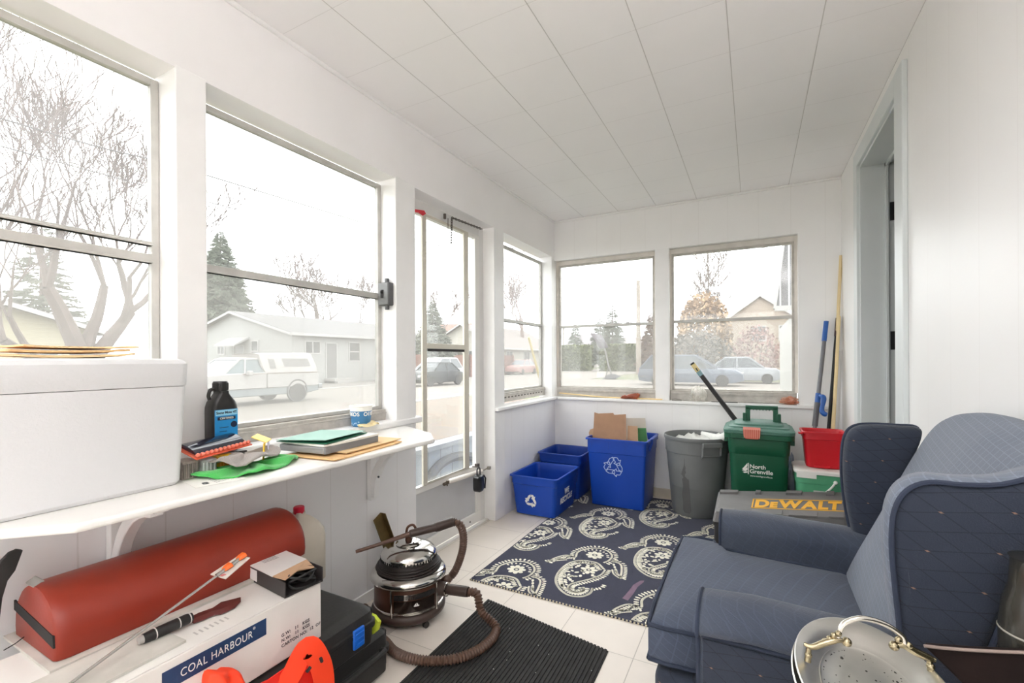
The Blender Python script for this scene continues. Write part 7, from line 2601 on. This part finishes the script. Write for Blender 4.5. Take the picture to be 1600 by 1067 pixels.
ob('piping', M().tube(pts, 0.0042, 7, cap=False), PIPE, wg)
fw = sp2([(1.845, 0.50), (1.838, 0.56), (1.822, 0.65), (1.812, 0.74), (1.812, 0.83), (1.822, 0.885), (1.845, 0.910), (1.885, 0.917), (1.94, 0.917), (1.985, 0.915), (1.99, 0.89), (1.97, 0.82), (1.94, 0.70), (1.91, 0.60), (1.88, 0.50)], 4)
m = M()
m.puff(fw, lambda a, b, h: (a, h, b), 1.648, 1.702, 0.022, 0.006, ctr=(1.89, 0.74))
wg = ob('wing', m, FAB_D, ac, smooth=60)
pts = [Vector((x - 0.002, 1.69, z)) for x, z in fw]
pts.append(pts[0])
ob('piping', M().tube(pts, 0.0042, 7, cap=False), PIPE, wg)
for x in (1.50, 1.86):
    for y in (1.10, 1.60):
        ob('leg', M().tube([(x, y, 0.0068 if y > 1.9 else 0.0), (x, y, 0.095)], [0.014, 0.022], 10), mat('dark_leg_wood', (60, 40, 28), rough=0.4), ac)

# ================================================================ POWER TOOL CASES BEHIND THE CHAIR
KC = mat('power_case_grey', (112, 110, 110), rough=0.55, var=0.12, nscale=6, bump=0.1, bscale=80)
KCD = mat('power_case_black', (38, 37, 37), rough=0.5, var=0.1)
YEL = mat('brand_yellow', (250, 186, 40), rough=0.45, var=0.03)


def power_case(label, z0, z1, brand, grow_=0.0):
    """case whose plan is the slightly skewed quad below; built in unit coordinates s,t and mapped"""
    A, B, C, D_ = Vector((1.395, 2.452)), Vector((1.965, 2.640)), Vector((2.060, 3.190)), Vector((1.388, 2.885))
    LX, LY = 0.62, 0.45

    def wp(m):
        for v in m.bm.verts:
            s_, t_ = v.co.x / LX, v.co.y / LY
            p = A.lerp(B, s_).lerp(D_.lerp(C, s_), t_)
            v.co.x, v.co.y = p.x, p.y
        return m
    t = thing('power_tool_case', label, 'tool case', (1.7, 2.75, z0))
    zs = z1 - 0.045
    m = M()
    m.loft([[(x, y, z) for x, y in rrect(k, LX - k, k, LY - k, 0.02, 3)] for z, k in ((z0 + 0.0004, 0.012), (z0 + 0.014, 0.004), (zs - 0.020, 0.004), (zs - 0.018, -0.002), (zs - 0.002, -0.002))])
    ob('lower_shell', wp(m), KCD, t, smooth=30)
    m = M()
    m.loft([[(x, y, z) for x, y in rrect(k, LX - k, k, LY - k, 0.02, 3)] for z, k in ((zs, -0.002), (zs + 0.014, 0.0), (z1 - 0.006, 0.006), (z1 - 0.0004, 0.014))])
    ld2 = ob('lid', wp(m), KC, t, smooth=30)
    for a0, a1 in ((0.0, 0.16), (0.27, 0.33), (0.50, 0.64), (0.80, 0.88)):
        m = M()
        m.prism([(LY - 0.085, z1), (LY - 0.012, z1), (LY - 0.012, z1 + 0.006), (LY - 0.080, z1 + 0.010)], lambda a, b, h: (h, a, b), LX * a0 + 0.014, LX * a1)
        ob('lid_rib', wp(m), KC, ld2, smooth=0)
    for a0, a1 in ((0.27, 0.52), (0.55, 0.78), (0.0, 0.16), (0.84, 0.97)):
        m = M()
        m.prism([(0.006, z1), (0.075, z1), (0.07, z1 + 0.006), (0.010, z1 + 0.004)], lambda a, b, h: (h, a, b), LX * a0 + 0.014, LX * a1)
        ob('lid_rib', wp(m), KC, ld2, smooth=0)
    if brand:
        bx0, bx1, yb0, yb1 = 0.175, 0.60, 0.105, 0.275
        m = M()
        tb = bmesh.new()
        cur = 0.0
        for s_, z_ in (('D', 1.0), ('E', 0.72), ('W', 1.0), ('A', 1.0), ('L', 1.0), ('T', 1.0)):
            t1_ = text_mesh(s_, 0.150 * z_, 0.0006, 0.0075, 1.0, 'LEFT')
            bx_ = [v.co.x for v in t1_.vertices]
            by_ = [v.co.y for v in t1_.vertices]
            kern = 0.012 if s_ in 'A' else 0.0
            t1_.transform(Matrix.Translation((cur - min(bx_) - kern, -min(by_), 0)))
            cur += max(bx_) - min(bx_) + 0.005 - kern - (0.012 if s_ == 'L' else 0.0)
            tb.from_mesh(t1_)
            bpy.data.meshes.remove(t1_)
        tm = bpy.data.meshes.new('lettering')
        tb.to_mesh(tm)
        tb.free()
        xs = [v.co.x for v in tm.vertices]
        ys = [v.co.y for v in tm.vertices]
        sx = (bx1 - bx0 - 0.03) / (max(xs) - min(xs))
        sy = (yb1 - yb0 - 0.034) / (max(ys) - min(ys))
        m.merge(tm, Matrix.Translation((bx0 + 0.015 - min(xs) * sx, yb0 + 0.017 - min(ys) * sy, z1 + 0.0008)) @ Matrix.Diagonal((sx, sy, 1, 1)))
        m.box(bx0, bx1, yb0, yb0 + 0.009, z1, z1 + 0.0012)
        m.box(bx0, bx1, yb1 - 0.009, yb1, z1, z1 + 0.0012)
        m.box(bx0, bx0 + 0.007, yb0, yb1, z1, z1 + 0.0012)
        ob('brand_lettering', wp(m), YEL, ld2, smooth=0, label='yellow brand lettering')
    return t


power_case('grey-lidded black power tool case with yellow brand lettering, behind the armchair', 0.185, 0.352, True)
power_case('plain black tool case on the rug under the yellow-lettered one', 0.0068, 0.174, False)

# ================================================================ BOTTOM RIGHT CORNER
TZ = 0.69
SIL = mat('silver_plate', (206, 202, 194), rough=0.16, metal=1.0, var=0.05, nscale=10)
SILW = mat('silver_plate_tarnished', (196, 194, 188), rough=0.28, metal=0.9, var=0.1, nscale=16, col2=(214, 212, 206))
GLD = mat('worn_gilt', (168, 156, 128), rough=0.25, metal=1.0, var=0.2, nscale=40)
tx_, ty_ = 1.709, 0.742
st_ = thing('side_table', 'small dark round table holding the silver trays', 'side table', (tx_, ty_, 0.0))
DW = mat('dark_wood', (58, 38, 28), rough=0.4, var=0.15)
ob('table_top', M().lathe([(0.06, 0.640), (0.078, 0.642), (0.080, 0.655), (0.074, 0.660), (0.001, 0.660)], (tx_, ty_, 0), 40, sy=1.5), DW, st_)
ob('pedestal', M().lathe([(0.09, 0.0), (0.085, 0.012), (0.03, 0.03), (0.018, 0.08), (0.022, 0.35), (0.016, 0.6), (0.03, 0.640)], (tx_, ty_, 0), 24), DW, st_)


def oval(t, nm, k, z, mt, inner=None):
    prof = [(0.30, z - 0.016), (0.62, z - 0.016), (0.70, z - 0.012), (0.82, z - 0.006), (0.94, z + 0.001), (1.0, z + 0.0025), (1.005, z + 0.0045), (0.985, z + 0.0060), (0.95, z + 0.0045), (0.90, z + 0.0030), (0.80, z - 0.002), (0.72, z - 0.009), (0.66, z - 0.012), (0.645, z - 0.0105), (0.62, z - 0.0125), (0.30, z - 0.0125), (0.001, z - 0.0125)]
    m = M()
    m.lathe([(r * 0.0845 * k, zz) for r, zz in prof], (tx_, ty_, 0), 72, sy=0.1542 / 0.0845)
    return ob(nm, m, mt, t, smooth=50)


tr0 = thing('oval_tray', 'lower oval silver tray showing its rim under the handled one', 'tray', (tx_, ty_, TZ - 0.03))
oval(tr0, 'tray_dish', 1.045, TZ - 0.0125, SIL)
tr = thing('handled_tray', 'oval silver-plated tray with an arched handle and dark tarnish spots', 'tray', (tx_, ty_, TZ))
di = oval(tr, 'tray_dish', 1.0, TZ, SILW)
m = M()
rg = random.Random(8)
for k in range(95):
    a = rg.uniform(0, 6.28)
    q = rg.gauss(0.55, 0.12) if k % 3 else rg.uniform(0.1, 0.6)
    q = min(q, 0.60)
    x, y = tx_ + 0.0845 * q * math.cos(a), ty_ + 0.1542 * q * math.sin(a)
    r = rg.uniform(0.0003, 0.0012) * (1 if k % 7 else 2.2)
    m.lathe([(0.0001, 0), (r, 0), (r * 0.8, 0.0003), (0.0001, 0.0003)], (x, y, TZ - 0.0124), 7, sy=rg.uniform(0.6, 2.2))
ob('tarnish_spot', m, mat('tarnish', (60, 58, 52), rough=0.7), di, smooth=0)
hA, hB = Vector((1.640, 0.748, TZ + 0.004)), Vector((1.783, 0.800, TZ + 0.004))
t1, t2, t3, t4 = onY(1308, 994, 0.765), onY(1318, 975, 0.768), onY(1345, 966, 0.775), onY(1380, 974, 0.785)
t5, t6 = onY(1408, 992, 0.79), onY(1414, 1006, 0.79)
h_ = thing
m = M().tube(spline([t1 + Vector((0.0, 0, -0.001)), t2, t3, t4, t5, t6], 8), 0.0036, 10)
ha_ = ob('handle', m, SIL, tr)
l0, l1 = onY(1262, 1040, 0.75), onY(1264, 1010, 0.752)
m = M()
m.tube([Vector((l0.x, l0.y, TZ + 0.002)), l1], [0.0042, 0.003], 10).ball(l1.lerp(l0, 0.45), 0.0046, 10)
m.tube(spline([l1 + Vector((-0.006, 0, 0.002)), l1 + Vector((0.004, 0, 0.0005)), onY(1290, 1004, 0.758), onY(1308, 1000, 0.763), onY(1322, 1002, 0.768)], 6), [0.002 + 0.0025 * math.sin(math.pi * (k + 1) / 26) for k in range(25)], 10)
for u, v in ((1296, 998), (1303, 993), (1310, 990), (1289, 1002)):
    m.ball(onY(u, v, 0.762), 0.0042, 8)
m.ball(onY(1323, 1003, 0.768), 0.0062, 10)
ob('scroll_mount', m, GLD, ha_)
l0, l1 = onY(1456, 1052, 0.80), onY(1452, 1030, 0.80)
m = M()
m.tube([Vector((l0.x - 0.001, l0.y, TZ + 0.002)), l1], [0.0042, 0.003], 10).ball(l1.lerp(l0, 0.5), 0.0050, 10)
m.tube(spline([onY(1396, 1008, 0.788), onY(1412, 1008, 0.79), onY(1430, 1018, 0.795), onY(1452, 1028, 0.80), onY(1462, 1032, 0.80)], 6), [0.0025 + 0.0028 * math.sin(math.pi * (k + 1) / 26) for k in range(25)], 10)
m.ball(onY(1397, 1009, 0.788), 0.0062, 10).ball(onY(1404, 1000, 0.788), 0.0046, 8).ball(onY(1420, 1008, 0.79), 0.0045, 8)
ob('scroll_mount', m, GLD, ha_)

lp = thing('leather_portfolio', 'dark brown leather flap with a pale worn top edge in the bottom right corner', 'portfolio', (1.9, 0.84, 0.6))
q = [onY(1444, 1010, 0.83), onY(1520, 1016, 0.835), onY(1605, 1020, 0.84), onY(1700, 1030, 0.84), onY(1700, 1160, 0.84), onY(1540, 1120, 0.83), onY(1510, 1075, 0.83), onY(1480, 1045, 0.83)]
m = M().loft([q, [p + Vector((0.002, 0.014, 0)) for p in q]])
ob('leather_body', m, mat('dark_leather', (30, 20, 18), rough=0.8, spec=0.2, var=0.35, nscale=14, bump=0.3, bscale=40), lp, bevel=0.003)
m = M().tube(spline([onY(1444, 1009, 0.826), onY(1480, 1013, 0.83), onY(1540, 1017, 0.832), onY(1640, 1021, 0.835)], 6), 0.0022, 8)
ob('worn_edge', m, mat('worn_edge', (138, 122, 114), rough=0.6), lp)
jr = thing('glass_jar', 'dim grey glass jar half hidden at the right edge behind the leather flap', 'jar', (1.917, 0.880, 0.56))
m = M().lathe([(0.001, 0.56), (0.038, 0.562), (0.040, 0.58), (0.040, 0.74), (0.037, 0.775), (0.030, 0.80), (0.028, 0.835), (0.030, 0.838)], (1.917, 0.880, 0), 28)
ob('jar_body', m, mat('jar_grey', (46, 44, 38), rough=0.25, var=0.3, nscale=9, coat=0.4), jr, smooth=60)
ob('jar_ring', M().lathe([(0.0402, 0.735), (0.0412, 0.7365), (0.0402, 0.738)], (1.917, 0.880, 0), 28, cap=False), mat('ring_grey', (150, 146, 136)), jr)
bx = thing('olive_crate', 'dark olive crate standing between the armchair back and the right wall', 'crate', (2.0, 0.85, 0.0))
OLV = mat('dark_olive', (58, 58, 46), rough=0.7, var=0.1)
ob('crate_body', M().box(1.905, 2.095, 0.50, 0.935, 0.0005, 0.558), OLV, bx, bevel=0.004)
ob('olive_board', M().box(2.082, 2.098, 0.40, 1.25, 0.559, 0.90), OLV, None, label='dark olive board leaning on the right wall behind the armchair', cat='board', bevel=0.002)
